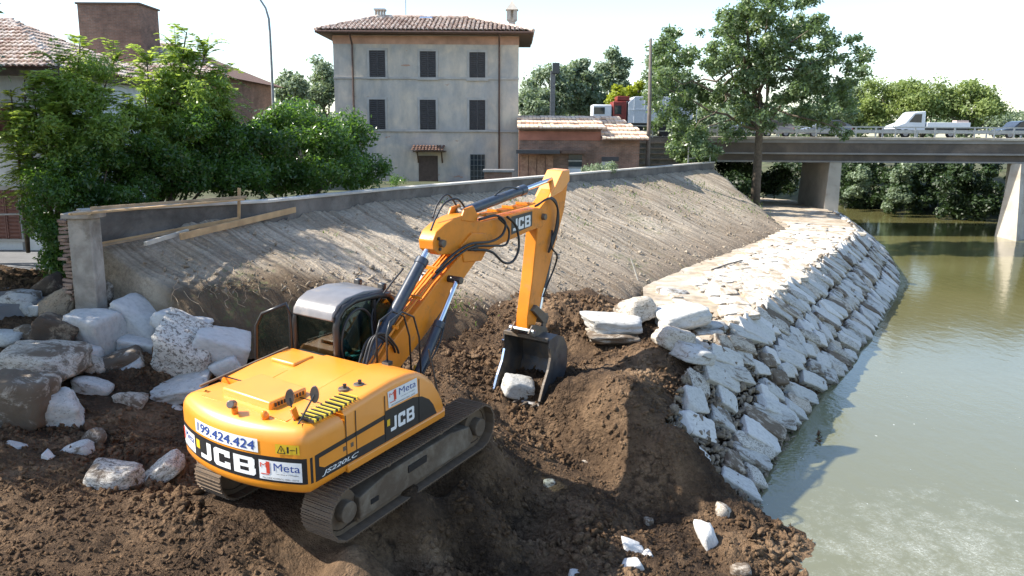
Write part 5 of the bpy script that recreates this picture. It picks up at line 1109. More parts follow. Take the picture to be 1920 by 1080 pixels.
# the white stone in the bucket
Vr, Fr = rock(901, 4, 6, 0.6, 0.07, 12); o = link('boulder', rawmesh('boulder', Vr, Fr, M['white_stone'])); o.location = EX(-0.08, 5.86, -0.40); o.scale = (0.38, 0.30, 0.31); o.rotation_euler = (0.2, 0.3, 0.2); meta(o, 'round topped white stone held in the mouth of the excavator bucket', 'boulder')

# operator in the cab
def person(name, joints, edges, radii, mat, label):
    me = bpy.data.meshes.new(name); me.from_pydata(joints, edges, []); me.materials.append(mat); o = link(name, me)
    sk = o.modifiers.new('skin', 'SKIN'); sk.use_smooth_shade = True; sv = me.skin_vertices[0].data
    for i, r_ in enumerate(radii): sv[i].radius = r_ if isinstance(r_, tuple) else (r_, r_)
    sv[0].use_root = True; sb = o.modifiers.new('sub', 'SUBSURF'); sb.levels = 1; sb.render_levels = 1; return meta(o, label, 'person')
jn = [(0, 0, 0), (0, 0.0, .18), (0, -.04, .40), (0, -.03, .52), (0, 0, .60), (0, .03, .70), (0, .03, .80),
      (-.18, -.03, .46), (-.24, .08, .22), (-.22, .30, .14), (.18, -.03, .46), (.24, .08, .22), (.22, .30, .14), (-.10, .02, -.02), (-.12, .42, .03), (-.12, .48, -.38), (-.12, .6, -.42), (.10, .02, -.02), (.12, .42, .03), (.12, .48, -.38), (.12, .6, -.42), (-.20, .38, .15), (.20, .38, .15)]
ed = [(0, 1), (1, 2), (2, 3), (3, 4), (4, 5), (5, 6), (2, 7), (7, 8), (8, 9), (9, 21), (2, 10), (10, 11), (11, 12), (12, 22), (0, 13), (13, 14), (14, 15), (15, 16), (0, 17), (17, 18), (18, 19), (19, 20)]
rr_ = [.15, .15, .16, .06, .07, .10, .06, .07, .05, .04, .07, .05, .04, .10, .075, .055, .04, .10, .075, .055, .04, .035, .035]
pj = [tuple(EX(-0.82+p[0], 0.50+p[1], 1.72+p[2])) for p in jn]
person('person', pj, ed, rr_, M['shirt'], 'operator in a teal shirt seated inside the cab of the digger')

# ================================================================== BUILDINGS
def tile_field(O, U, V, cols, rows, cw_, rl_, inside=None, r=None):
    O, U, V = np.array(O, float), np.array(U, float), np.array(V, float); U /= np.linalg.norm(U); V /= np.linalg.norm(V); N = np.cross(U, V); N = N if N[2] > 0 else -N
    r = r or cw_*0.42; Vs = []; Fs = []
    for i in range(cols):
        for j in range(rows):
            c0 = O+U*(cw_*(i+.5))+V*(rl_*j)
            if inside and not inside(cw_*(i+.5), rl_*(j+.5)): continue
            jx = random.gauss(0, .012); n_ = len(Vs); c0 = c0+U*jx
            for e, (vv, rr2, lift) in enumerate(((-0.03, r*1.08, 0.035), (rl_*1.02, r*0.88, 0.0))):
                for k_ in range(5):
                    a = pi*k_/4; Vs.append(c0+V*vv+U*(cos(a)*rr2)+N*(sin(a)*rr2*0.85+lift+random.uniform(-.004, .004)))
            for k_ in range(4): Fs.append((n_+k_, n_+k_+1, n_+6+k_, n_+5+k_))
            Fs.append((n_, n_+1, n_+2, n_+3)); Fs.append((n_, n_+3, n_+4, n_+4))
    return Vs, [f for f in Fs if len(set(f)) == 4]
def tiles(name, parent, mat, fields):
    mb = MB()
    for V_, F_ in fields: mb.add(V_, F_)
    return meta(mb.build(name, mat, parent), kind='stuff')
def zz(v, y, u=800): return float(Py(u, v, y)[2])
# ---- three storey house
HY = 52.0; hx0, hx1 = float(Py(628, 200, HY)[0]), float(Py(972, 200, HY)[0]); HG = 4.7
ze = zz(66, HY); hs = empty('house', ((hx0+hx1)/2, HY+3.2, HG), 'three storey plastered farmhouse with dark shutters and a hipped tile roof', 'house')
MB().box2((hx0, HY, HG), (hx1, HY+6.4, ze)).build('wall', M['plaster'], hs)
MB().box2((hx0-0.02, HY-0.03, zz(83, HY)), (hx1+0.02, HY-0.0, ze-0.05)).build('frieze', M['frieze'], hs)
for v0, v1, nm in ((145, 148.5, 0.07), (243, 247, 0.09)): MB().box2((hx0-0.03, HY-nm, zz(v1, HY)), (hx1+0.03, HY-0.002, zz(v0, HY))).build('string_course', M['surround'], hs)
OV = 0.85; er = ze+0.02
eb = [(hx0-OV, HY-OV), (hx1+OV, HY-OV), (hx1+OV, HY+6.4+OV), (hx0-OV, HY+6.4+OV)]
rz = zz(34, HY+3.2, 800); rx0 = float(Py(705, 34, HY+3.2)[0]); rx1 = float(Py(880, 36, HY+3.2)[0])
MB().add([(p[0], p[1], er) for p in eb]+[(p[0], p[1], er+0.16) for p in eb]+[(rx0, HY+3.2, rz), (rx1, HY+3.2, rz)], [(3, 2, 1, 0), (0, 1, 5, 4), (1, 2, 6, 5), (2, 3, 7, 6), (3, 0, 4, 7), (4, 5, 9, 8), (5, 6, 9), (6, 7, 8, 9), (7, 4, 8)]).build('roof', M['soffit'], hs)
W_ = hx1-hx0+2*OV; e0 = np.array([hx0-OV, HY-OV-0.05, er+0.17]); sl = np.array([0, 4.2, rz-er-0.16]); SLn = np.linalg.norm(sl)
def inH(x, v): f = v/SLn; return (rx0-(hx0-OV))*f < x < W_-((hx1+OV)-rx1)*f
tr_ = tiles('roof_tiles', hs, M['tile'], [tile_field(e0, (1, 0, 0), sl, int(W_/0.27), int(SLn/0.42)+1, 0.27, 0.42, lambda x, v: inH(x, v) and not (5.9 < x < 6.6 and v > SLn-0.75)),
    tile_field((hx0-OV-0.05, HY+6.4+OV, er+0.17), (0, -1, 0), (rx0-(hx0-OV), 0, rz-er-.16), 31, 18, 0.27, 0.42, lambda x, v: abs(x-4.2) < 4.2*(1-v/(np.hypot(rx0-hx0+OV, rz-er)))),
    tile_field((hx1+OV+0.05, HY-OV, er+0.17), (0, 1, 0), (rx1-(hx1+OV), 0, rz-er-.16), 31, 18, 0.27, 0.42, lambda x, v: abs(x-4.2) < 4.2*(1-v/(np.hypot(hx1+OV-rx1, rz-er))))])
MB().tube([(rx0, HY+3.2, rz+.06), (rx1, HY+3.2, rz+.06)], 0.13, 8).build('ridge', M['tile'], hs)
for a, b in (((hx0-OV, HY-OV, er+.2), (rx0, HY+3.2, rz+.06)), ((hx1+OV, HY-OV, er+.2), (rx1, HY+3.2, rz+.06))): MB().tube([a, b], 0.12, 8).build('ridge', M['tile'], hs)
sk0 = e0+sl*0.88; MB().box((hx0-OV+6.25, sk0[1], sk0[2]+0.12), (0.8, 0.75, 0.08), Matrix.Rotation(math.atan2(sl[2], sl[1]), 3, 'X')).build('skylight', M['chrome'], hs)
MB().tube([(hx0-OV, HY-OV-.1, er+.06), (hx1+OV, HY-OV-.1, er+.06)], 0.075, 8).build('gutter', M['pipe'], hs)
for u in (664, 936): 
    x = float(Py(u, 200, HY)[0]); MB().tube([(x, HY-OV-.05, er), (x, HY-0.25, er-.45), (x, HY-.1, er-.6), (x, HY-.1, HG)], 0.055, 8).build('downpipe', M['pipe'], hs)
def window(parent, x0, x1, z0, z1, y, mat, sur, slats=True):
    f = MB(); fw = 0.14
    f.box2((x0-fw, y-0.05, z1), (x1+fw, y-.002, z1+fw)); f.box2((x0-fw, y-0.045, z0), (x0, y-.002, z1)); f.box2((x1, y-0.045, z0), (x1+fw, y-.002, z1)); f.box2((x0-fw-.05, y-0.10, z0-0.09), (x1+fw+.05, y-.002, z0))
    wn = f.build('window', sur, parent); xm = (x0+x1)/2
    for a, b in ((x0+.01, xm-.008), (xm+.008, x1-.01)):
        mb = MB().box2((a, y-0.03, z0+.01), (b, y-0.004, z1-.01))
        if slats:
            n_ = max(3, int((z1-z0)/0.12))
            for k_ in range(n_): zc = z0+(z1-z0)*(k_+.5)/n_; mb.box(((a+b)/2, y-0.034, zc), (b-a-.08, 0.022, 0.05), Matrix.Rotation(.5, 3, 'X'))
            for q in (a, b-.045): mb.box2((q, y-.055, z0+.012), (q+.045, y-.031, z1-.012))
        mb.build('shutter', mat, wn)
    return wn
for u0, u1 in ((692, 722), (787, 817), (880, 910)):
    for v0, v1 in ((95, 146), (187, 243)):
        dv = (u0-692)*0.012 if v0 < 100 else 0; window(hs, float(Py(u0, v0, HY)[0]), float(Py(u1, v0, HY)[0]), zz(v1+dv, HY), zz(v0+dv, HY), HY, M['shutter'], M['surround'])
x0, x1 = float(Py(785, 300, HY)[0]), float(Py(821, 300, HY)[0]); MB().box2((x0, HY-0.04, HG), (x1, HY-.003, zz(292, HY))).build('door', M['doorwood'], hs)
x0, x1 = float(Py(882, 300, HY)[0]), float(Py(909, 300, HY)[0]); z0, z1 = zz(340, HY), zz(289, HY); wn = MB().box2((x0, HY-.02, z0), (x1, HY-.003, z1)).build('barred_window', M['carglass'], hs)
for k_ in range(5): xx = x0+(x1-x0)*k_/4; MB().box2((xx-.015, HY-.07, z0), (xx+.015, HY-.04, z1)).build('bar', M['iron'], wn)
for k_ in range(6): q = z0+(z1-z0)*k_/5; MB().box2((x0, HY-.075, q-.012), (x1, HY-.035, q+.012)).build('bar', M['iron'], wn)
# tiled canopy over the door
ca, cb = float(Py(771, 275, HY-.8)[0]), float(Py(838, 275, HY-.8)[0]); zc = zz(274, HY); cn = MB().box2((ca+.1, HY-0.85, zc-.35), (cb-.1, HY-.003, zc-.27)).build('canopy', M['soffit'], hs)
for q in (ca+.35, cb-.35): MB().beam((q, HY-.02, zc-1.0), (q, HY-.7, zc-.35), .08, .08, (1, 0, 0)).build('bracket', M['soffit'], cn)
V_, F_ = tile_field((ca, HY-.98, zc-.28), (1, 0, 0), (0, 1, .32), int((cb-ca)/.2), 3, .2, .34); meta(MB().add(V_, F_).build('canopy_tiles', M['tileunder'], cn), kind='stuff')
# chimneys and antenna
def chimney(u, v, y, w_, h_, style):
    p = Py(u, v, y); c0 = MB().box2((p[0]-w_/2, y-w_/2, p[2]-1.2), (p[0]+w_/2, y+w_/2, p[2])).build('chimney', M['plaster'], hs, bevel=.02)
    if style == 0:
        for dx in (-.38, -.13, .13, .38): MB().box((p[0]+dx*w_*.9/.8, y-w_*.4, p[2]+.16), (.07, .07, .32)).build('chimney_post', M['plaster'], c0); MB().box((p[0]+dx*w_*.9/.8, y+w_*.4, p[2]+.16), (.07, .07, .32)).build('chimney_post', M['plaster'], c0)
        MB().box2((p[0]-w_*.58, y-w_*.58, p[2]+.322), (p[0]+w_*.58, y+w_*.58, p[2]+.42)).build('chimney_cap', M['surround'], c0)
    else:
        for dx, dy in ((-1, -1), (1, -1), (-1, 1), (1, 1), (0, 1)): MB().box((p[0]+dx*w_*.5, y+dy*w_*.5, p[2]+.3), (.24, .2, .6)).build('chimney_post', M['plaster'], c0)
        MB().box2((p[0]-w_*.66, y-w_*.66, p[2]-.06), (p[0]+w_*.66, y+w_*.66, p[2]-.001)).build('chimney_base', M['plaster'], c0)
        z = p[2]+.602; e = w_*.95; MB().add([(p[0]-e, y-e, z), (p[0]+e, y-e, z), (p[0]+e, y+e, z), (p[0]-e, y+e, z), (p[0]-e*.3, y-e*.3, z+.42), (p[0]+e*.3, y-e*.3, z+.42), (p[0]+e*.3, y+e*.3, z+.42), (p[0]-e*.3, y+e*.3, z+.42), (p[0], y, z+.62)], [(3, 2, 1, 0), (0, 1, 5, 4), (1, 2, 6, 5), (2, 3, 7, 6), (3, 0, 4, 7), (4, 5, 8), (5, 6, 8), (6, 7, 8), (7, 4, 8)]).build('chimney_cap', M['plaster'], c0)
chimney(713, 30, HY+3.3, .62, 1, 0); chimney(960, 38, HY+2.4, .42, 1, 1)
p = Py(761, 34, HY+3.3); MB().tube([(p[0], HY+3.3, p[2]-.2), (p[0], HY+3.3, p[2]+4)], 0.022, 6).build('antenna', M['pole'], hs)
# ---- brick shed beside it
SY = 48.2; sh = empty('brick_shed', (3.7, SY+3, 4.7), 'low red brick shed with a two level tile roof beside the tall house', 'shed')
a0 = float(Py(973, 250, SY)[0]); am_ = float(Py(1127, 250, SY)[0]); a1_ = float(Py(1200, 250, SY)[0]); zl = zz(243, SY, 1050); zr_ = zz(263, SY, 1160)
MB().box2((a0, SY, HG), (am_, SY+6, zl)).build('wall', M['brick'], sh); MB().box2((am_, SY-0.003, HG), (a1_, SY+6, zr_)).build('wall', M['brick'], sh)
MB().box2((a0, SY-.035, zz(263, SY, 1050)), (am_-.02, SY-.002, zl-.1)).build('red_panel', M['panelred'], sh)
zt = zz(219, SY+5.5, 1080)
MB().add([(a0-.1, SY-.4, zl), (am_, SY-.4, zl), (am_, SY+5.5, zt), (a0-.1, SY+5.5, zt), (a0-.1, SY-.4, zl+.06), (am_, SY-.4, zl+.06), (am_, SY+5.5, zt+.06), (a0-.1, SY+5.5, zt+.06)], [(3, 2, 1, 0), (4, 5, 6, 7), (0, 1, 5, 4), (1, 2, 6, 5), (2, 3, 7, 6), (3, 0, 4, 7)]).build('roof', M['tileunder'], sh)
MB().add([(am_+.01, SY-.7, zr_), (a1_+.4, SY-.7, zr_), (a1_-.9, SY+5.5, zt), (am_+.01, SY+5.5, zt), (am_+.01, SY-.7, zr_+.06), (a1_+.4, SY-.7, zr_+.06), (a1_-.9, SY+5.5, zt+.06), (am_+.01, SY+5.5, zt+.06)], [(3, 2, 1, 0), (4, 5, 6, 7), (0, 1, 5, 4), (1, 2, 6, 5), (2, 3, 7, 6), (3, 0, 4, 7)]).build('roof', M['tileunder'], sh)
def flat_tiles(x0f, x1f, y0, z0, y1, z1, rows):   # broad courses, each a row of stepped tiles
    Vs = []; Fs = []; dz = (z1-z0)/rows; dy = (y1-y0)/rows
    for j in range(rows):
        ya, yb, za, zb = y0+dy*j-.06, y0+dy*(j+1), z0+dz*j+.16, z0+dz*(j+1)+.08; x = x0f(j/rows)
        while x < x1f(j/rows):
            ww = 0.24; q = random.uniform(-.015, .02); n_ = len(Vs); Vs += [(x+.01, ya, za-.09), (x+ww-.01, ya, za-.09), (x+ww-.01, ya, za+q), (x+.01, ya, za+q), (x+.01, yb, zb+q-.02), (x+ww-.01, yb, zb+q-.02)]; Fs += [(n_, n_+1, n_+2, n_+3), (n_+3, n_+2, n_+5, n_+4)]; x += ww
    return Vs, Fs
tiles('roof_tiles', sh, M['tile2'], [flat_tiles(lambda f: a0-.1, lambda f: am_, SY-.42, zl, SY+5.5, zt, 3), flat_tiles(lambda f: am_, lambda f: a1_+.4-1.3*f, SY-.72, zr_, SY+5.5, zt, 6)])
x0, x1 = float(Py(968, 280, SY-1)[0]), float(Py(1050, 280, SY-1)[0]); MB().box2((x0, SY-1.0, zz(287, SY-1)), (x1, SY-.04, zz(280, SY-1))).build('canopy', M['shutter'], sh)
MB().box2((x1+.1, SY-.5, zz(286, SY)), (am_-.9, SY-.04, zz(281, SY))).build('canopy', M['pipe'], sh)
x0, x1 = float(Py(975, 300, SY)[0]), float(Py(1038, 300, SY)[0]); z1 = zz(290, SY)
for k_ in range(4):
    q0 = x0+(x1-x0)*k_/4; q1 = x0+(x1-x0)*(k_+1)/4; MB().box2((q0+.02, SY-.06, HG), (q1-.02, SY-.004, z1)).build('door_panel', M['orangewood'], sh)
x0, x1 = float(Py(1066, 300, SY)[0]), float(Py(1091, 300, SY)[0]); w0 = MB().box2((x0, SY-.03, zz(326, SY)), (x1, SY-.004, zz(288, SY))).build('window', M['carglass'], sh)
for v in (300, 312): MB().box2((x0-.03, SY-.07, zz(v, SY)-.03), (x1, SY-.034, zz(v, SY)+.03)).build('window_bar', M['surround'], w0)
MB().box2((x0, SY-.065, zz(325, SY)), (x1-.03, SY-.033, zz(314, SY))).build('white_board', M['whiteplaster'], w0)
x0, x1 = float(Py(1128, 300, SY)[0]), float(Py(1160, 300, SY)[0]); MB().box2((x0, SY-.04, zz(300, SY)), (x1, SY-.006, zz(292, SY))).build('lintel', M['shutter'], sh); MB().box2((x0, SY-.03, HG), (float(Py(1147, 300, SY)[0]), SY-.006, zz(301, SY))).build('pale_door', M['surround'], sh)
# small brick hutch in front of the house
b0, b1 = float(Py(908, 325, 45)[0]), float(Py(960, 325, 45)[0]); hb = empty('brick_hutch', ((b0+b1)/2, 45.5, 4.9), 'small brick hutch with a dark flat cap in front of the barred house window', 'hutch')
MB().box2((b0, 45, 4.9), (b1, 46.2, zz(322, 45))).build('wall', M['brick'], hb); MB().box2((b0-.08, 44.9, zz(322, 45)+.002), (b1+.12, 46.3, zz(318, 45))).build('cap', M['pole'], hb)
# ---- white house at the left edge
WY = 27.5; wh = empty('white_house', (-19, WY+4, 4.0), 'white plastered house at the left edge with brown shutters and a tile roof', 'house')
wx1 = float(Py(112, 300, WY)[0]); zwe = zz(135, WY, 50)
MB().box2((-30, WY, 3.9), (wx1, WY+8, zwe)).build('wall', M['whiteplaster'], wh)
MB().box2((-30, WY-.05, 3.9), (float(Py(44, 480, WY)[0]), WY-.002, zz(470, WY, 20))).build('stone_plinth', M['surround'], wh)
MB().box2((-30, WY-.55, zwe-.12), (wx1+.4, WY+8.4, zwe+.10)).build('eave', M['soffit'], wh)
rzh = zz(40, WY+3.8, 5); MB().add([(-30, WY-.6, zwe+.102), (wx1+.5, WY-.6, zwe+.102), (wx1+.5, WY+8.4, zwe+.102), (-30, WY+8.4, zwe+.102), (-30, WY+3.8, rzh), (float(Py(22, 40, WY+3.8)[0]), WY+3.8, rzh)], [(3, 2, 1, 0), (0, 1, 5, 4), (1, 2, 5), (2, 3, 4, 5), (3, 0, 4)]).build('roof', M['tileunder'], wh)
sv_ = np.array([0, 4.4, rzh-zwe-.1]); sn = np.linalg.norm(sv_); xr = float(Py(22, 40, WY+3.8)[0]); 
tme = {}
def one_tile(name, cw_, rl_, mat):
    V_, F_ = tile_field((0, 0, 0), (1, 0, 0), (0, 1, 0), 1, 1, cw_, rl_); return MB().add([(p[0]-cw_/2, p[1], p[2]) for p in V_], F_).mesh(name, mat)
tm_ = one_tile('roof_tile', .2, .36, M['tile']); ang_ = math.atan2(sv_[2], sv_[1])
for i in range(26):
    for j in range(int(sn/.36)+1):
        x = wx1+.4-.2*i; v_ = .36*j; lim = wx1+.5+(xr-wx1-.5)*(v_/sn)
        if x > lim: continue
        o = link('roof_tile', tm_, wh); o.location = Vector((x, WY-.62+cos(ang_)*v_, zwe+.115+sin(ang_)*v_))-Vector((-19, WY+4, 4.0)); o.rotation_euler = (ang_, 0, random.gauss(0, .02))
dg_ = math.atan2(rzh-zwe-.1, wx1+.5-xr)
tiles('side_tiles', wh, M['tile'], [tile_field((wx1+.5, WY-.6, zwe+.11), (0, 1, 0), (xr-wx1-.5, 0, rzh-zwe-.1), 44, 12, .2, .36, lambda x, v: abs(x-4.4) < 4.4*(1-v/np.hypot(wx1+.5-xr, rzh-zwe)))])
for (u0, u1, v0, v1) in ((-12, 20, 200, 262), (0, 33, 356, 448)):
    window(wh, float(Py(u0-20, v0, WY)[0]), float(Py(u1, v0, WY)[0]), zz(v1, WY, u1), zz(v0, WY, u1), WY, M['brownshutter'], M['surround'])
x0, x1 = float(Py(42, 400, WY)[0]), float(Py(90, 400, WY)[0]); MB().box2((x0, WY-.05, 3.95), (x1, WY-.004, zz(360, WY, 60))).build('door', M['whiteplaster'], wh); MB().box2((x0-.06, WY-.1, zz(360, WY, 60)), (x1+.06, WY-.004, zz(355, WY, 60))).build('door_lintel', M['shutter'], wh)
MB().box2((x0-.06, WY-.07, 3.95), (x0-.002, WY-.004, zz(360, WY, 60))).build('door_jamb', M['pole'], wh)
rr2 = empty('handrail', (-16.5, 24, 4.0), 'thin pale horizontal handrail standing in the street before the white house', 'handrail')
p = Py(-40, 403, 24.5); q = Py(78, 401, 24.5); MB().tube([p, q], .028, 6).build('rail', M['rail'], rr2); MB().tube([q, (q[0], q[1], 4.0)], .028, 6).build('post', M['rail'], rr2); MB().tube([p, (p[0], p[1], 4.0)], .028, 6).build('post', M['rail'], rr2)
# ---- brick building with tower behind the bushes
TY = 44.0; bb = empty('brick_building', (-20, TY+5, 4.8), 'old brick building with a squat square tower rising behind the bushes', 'building')
x0 = float(Py(95, 100, TY)[0]); x1 = float(Py(422, 180, TY)[0]); z1 = zz(146, TY, 400)
MB().box2((x0, TY, 4.7), (x1, TY+9, z1)).build('wall', M['brick'], bb); MB().box2((x1-.6, TY-.02, 4.7), (x1+.02, TY-.002, z1)).build('pink_corner', M['frieze'], bb)
zr2 = zz(82, TY+5, 250); xa = float(Py(200, 60, TY+5)[0]); xb = float(Py(330, 60, TY+5)[0])
MB().add([(x0-.4, TY-.6, z1), (x1+.5, TY-.6, z1), (x1+.5, TY+9.6, z1), (x0-.4, TY+9.6, z1), (xa, TY+4.5, zr2), (xb, TY+4.5, zr2)], [(3, 2, 1, 0), (0, 1, 5, 4), (1, 2, 5), (2, 3, 4, 5), (3, 0, 4)]).build('roof', M['tileunder'], bb)
s2 = np.array([0, 5.1, zr2-z1]); n2 = np.linalg.norm(s2); tiles('roof_tiles', bb, M['tile'], [tile_field((x0-.4, TY-.62, z1+.02), (1, 0, 0), s2, int((x1-x0+.9)/.25), int(n2/.4), .25, .4, lambda x, v: (xa-x0+.4)*v/n2 < x < (x1-x0+.9)-(x1+.5-xb)*v/n2)])
tx0, tx1 = float(Py(147, 40, TY+1)[0]), float(Py(262, 40, TY+1)[0]); ztw = zz(8, TY+1, 210)
MB().box2((tx0, TY+1, z1-.5), (tx1, TY+3.4, ztw)).build('tower', M['brick'], bb); MB().box2((tx0-.08, TY+.92, ztw+.002), (tx1+.08, TY+3.5, ztw+.09)).build('tower_cap', M['soffit'], bb)

# ================================================================== BRIDGE
BY = 66.0; zt_ = zz(260, BY, 1600); zb_ = zz(302, BY, 1600); zm = zz(290, BY, 1600)
br = empty('road_bridge', (32, BY+5, 0), 'concrete road bridge on tapered piers crossing the river with a metal railing', 'bridge')
bx0 = 13.5; bx1 = 95
MB().box2((bx0, BY+.1, zm), (bx1, BY+10, zt_-.002)).build('deck', M['conc'], br)
MB().box2((bx0, BY-.12, zt_-.09), (bx1, BY+.35, zt_+.12)).build('kerb', M['pier'], br, bevel=.02)
MB().box2((bx0, BY-.0, zt_-.35), (bx1, BY+.098, zt_-.092)).build('ledge', M['conc2'], br)
MB().box2((bx0, BY-.06, zm), (bx1, BY+.098, zm+.14)).build('ledge', M['conc2'], br)
MB().box2((bx0, BY+.28, zb_+.0), (bx1, BY+9.6, zm-.002)).build('beam', M['conc'], br); MB().box2((bx0, BY+.05, zb_-.12), (bx1, BY+9.5, zb_-.002)).build('beam', M['conc2'], br)
MB().box2((-60, BY+.36, zt_+.0), (bx1, BY+9.6, zt_+.07)).build('road', M['asphalt'], br)
for x in np.arange(bx0+1, bx1-1, 1.55):
    MB().box2((x-.05, BY-.04, zt_+.12), (x+.05, BY+.06, zt_+.92)).build('railing_post', M['rail'], br)
for h in (.90, .52): MB().box2((bx0+.9, BY-.035, zt_+h-.045), (bx1-1, BY+.035, zt_+h+.045)).build('railing_rail', M['rail'], br)
MB().box2((bx0+.9, BY+.30, zt_+.42), (bx1-1, BY+.34, zt_+.70)).build('guard_rail', M['rail'], br)
for h in (1.0, .6): MB().box2((bx0+.9, BY+9.3, zt_+h-.04), (bx1-1, BY+9.36, zt_+h+.04)).build('railing_rail', M['rail'], br)
for x in np.arange(bx0+1, bx1-1, 3.1): MB().box2((x-.05, BY+9.3, zt_+.07), (x+.05, BY+9.4, zt_+1.05)).build('railing_post', M['rail'], br)
def pier(top, bot, zbase=-2.0):
    MB().loft([[(p[0], p[1], zbase) for p in bot], [(p[0], p[1], zb_-.125) for p in top]]).build('pier', M['pier'], br)
def px_(u, y): return float(Py(u, 360, y)[0])
pier([(px_(1552, 66.1), 66.1), (px_(1574, 66.1), 66.1), (px_(1574, 66.1), 72.4), (px_(1552, 66.1), 72.4)], [(px_(1542, 65.8), 65.8), (px_(1574, 65.8), 65.8), (px_(1574, 65.8), 72.4), (px_(1545, 65.8), 72.4)])
xa_ = px_(1893, 66); pier([(xa_, 66.2), (xa_+.6, 65.9), (xa_+1.2, 66.2), (xa_+1.2, 67.6), (xa_+.5, 67.6)], [(px_(1870, 66), 66.1), (px_(1919, 62.2), 62.2), (xa_+2.4, 66.1), (xa_+2.4, 67.6), (px_(1884, 67.6), 67.6)])
# abutment and road embankment on the left
ab = empty('road_embankment', (5, BY, 4.9), 'dark banded retaining wall carrying the road left of the bridge behind the tall pole', 'retaining wall')
MB().box2((-60, BY+.2, 3.0), (bx0-.02, BY+10, zt_-.002)).build('wall', M['wallconc'], ab)
for k_ in range(6): MB().box2((8, BY+.05, 5.1+k_*.42), (bx0-.05, BY+.198, 5.2+k_*.42)).build('band', M['conc'], ab)
for x in np.arange(-20, bx0-.5, 1.55): MB().box2((x-.05, BY+.25, zt_), (x+.05, BY+.33, zt_+.95)).build('railing_post', M['rail'], ab)
for h in (.9, .5): MB().box2((-22, BY+.24, zt_+h-.04), (bx0-.3, BY+.32, zt_+h+.04)).build('railing_rail', M['rail'], ab)

# ================================================================== VEHICLES
ROADZ = zt_+.07
def wheel(mb, x, y, r, w_=.2, n=18): mb.cyl((x, y, ROADZ+r), (x, y+w_, ROADZ+r), r, n)
def car(xc, y, L, paint, label, name='car', prof=None, glassp=None, face=-1):
    root = empty(name, (xc, y, ROADZ), label, name.replace('_', ' ').replace('flatbed ', ''))
    def T(p): return (xc+face*(p[0]-.5)*L*-1*-1, ROADZ+p[1])
    prof = prof or [(0, .28), (0.01, .58), (.06, .72), (.24, .86), (.36, 1.30), (.46, 1.42), (.72, 1.42), (.86, 1.18), (.97, 1.0), (1.0, .62), (.99, .28)]
    P = [T(p) for p in prof]; W = 1.72
    rings = []
    for yy, s_ in ((y, .0), (y+.05, 1), (y+W-.05, 1), (y+W, .0)):
        rings.append([(p[0], yy+(0.16 if (p[1]-ROADZ) > .95 and s_ == 0 else 0), p[1]) for p in P])
    MB().loft(rings).build('body', paint, root, bevel=.03)
    gp = glassp or [[(.30, .90), (.385, 1.30), (.56, 1.33), (.56, .90)], [(.58, .90), (.58, 1.33), (.72, 1.32), (.84, 1.08), (.84, .92)]]
    for g in gp: MB().prism([T(p) for p in g], y-.012, y+.03, 'y').build('side_window', M['carglass'], root)
    for fx in (.18, .80):
        mb = MB(); wheel(mb, T((fx, 0))[0], y-.03, .31); wl = mb.build('wheel', M['cartyre'], root); mb = MB(); mb.cyl((T((fx, 0))[0], y-.045, ROADZ+.31), (T((fx, 0))[0], y-.028, ROADZ+.31), .19, 16); mb.build('rim', M['rail'], wl)
    for fx, m_, nm in ((.012, M['chrome'], 'headlight'), (.985, M['redpaint'], 'tail_light')): a = T((fx, .66)); MB().box((a[0], y+.16, a[1]), (.12, .3, .14)).build(nm, m_, root, bevel=.02)
    return root
CYr = BY+1.6
def X_(u, y=CYr): return float(Py(u, 245, y)[0])
car((X_(1510)+X_(1600))/2, CYr, X_(1600)-X_(1510), M['cargrey'], 'dark blue grey car on the bridge just right of the tree trunk', face=1)
car((X_(1378)+X_(1445))/2, CYr, 4.0, M['cardark'], 'dark car on the bridge partly hidden by the tree trunk on its right', face=1)
car((X_(1448)+X_(1498))/2, CYr+3.2, 3.6, M['carpink'], 'pale beige car in the far lane between two darker cars', face=1)
car(X_(1925), CYr, 4.1, M['cardark'], 'dark car at the right edge of the bridge behind the flatbed', face=1)
# flatbed
fx0, fx1 = X_(1676), X_(1818); L_ = fx1-fx0; fb = empty('flatbed_truck', ((fx0+fx1)/2, CYr, ROADZ), 'white flatbed pickup truck driving left on the bridge', 'truck')
cabp = [(fx0, .40), (fx0, .80), (fx0+.12, .95), (fx0+.85, 1.22), (fx0+1.45, 1.98), (fx0+1.7, 2.08), (fx0+2.45, 2.12), (fx0+2.5, .45)]
MB().prism([(p[0], ROADZ+p[1]) for p in cabp], CYr, CYr+1.9, 'y').build('cab', M['carwhite'], fb, bevel=.06)
MB().prism([(p[0], ROADZ+p[1]) for p in [(fx0+1.15, 1.25), (fx0+1.62, 1.88), (fx0+2.15, 1.9), (fx0+2.15, 1.22)]], CYr-.012, CYr+.03, 'y').build('side_window', M['carglass'], fb)
MB().box2((fx0-.03, CYr-.02, ROADZ+.32), (fx0+.6, CYr+1.92, ROADZ+.72)).build('bumper', M['cardark'], fb, bevel=.04); MB().box((fx0+.12, CYr+.1, ROADZ+.86), (.25, .3, .16)).build('headlight', M['chrome'], fb, bevel=.02)
MB().box2((fx0+2.6, CYr-.05, ROADZ+.86), (fx1, CYr+1.95, ROADZ+1.24)).build('bed', M['carwhite'], fb, bevel=.015); MB().box2((fx0+2.5, CYr+.3, ROADZ+.55), (fx1-.1, CYr+1.5, ROADZ+.857)).build('chassis', M['cardark'], fb)
MB().box2((fx1-1.0, CYr+.2, ROADZ+1.243), (fx1-.03, CYr+.9, ROADZ+1.42)).build('cargo_board', M['carpink'], fb)
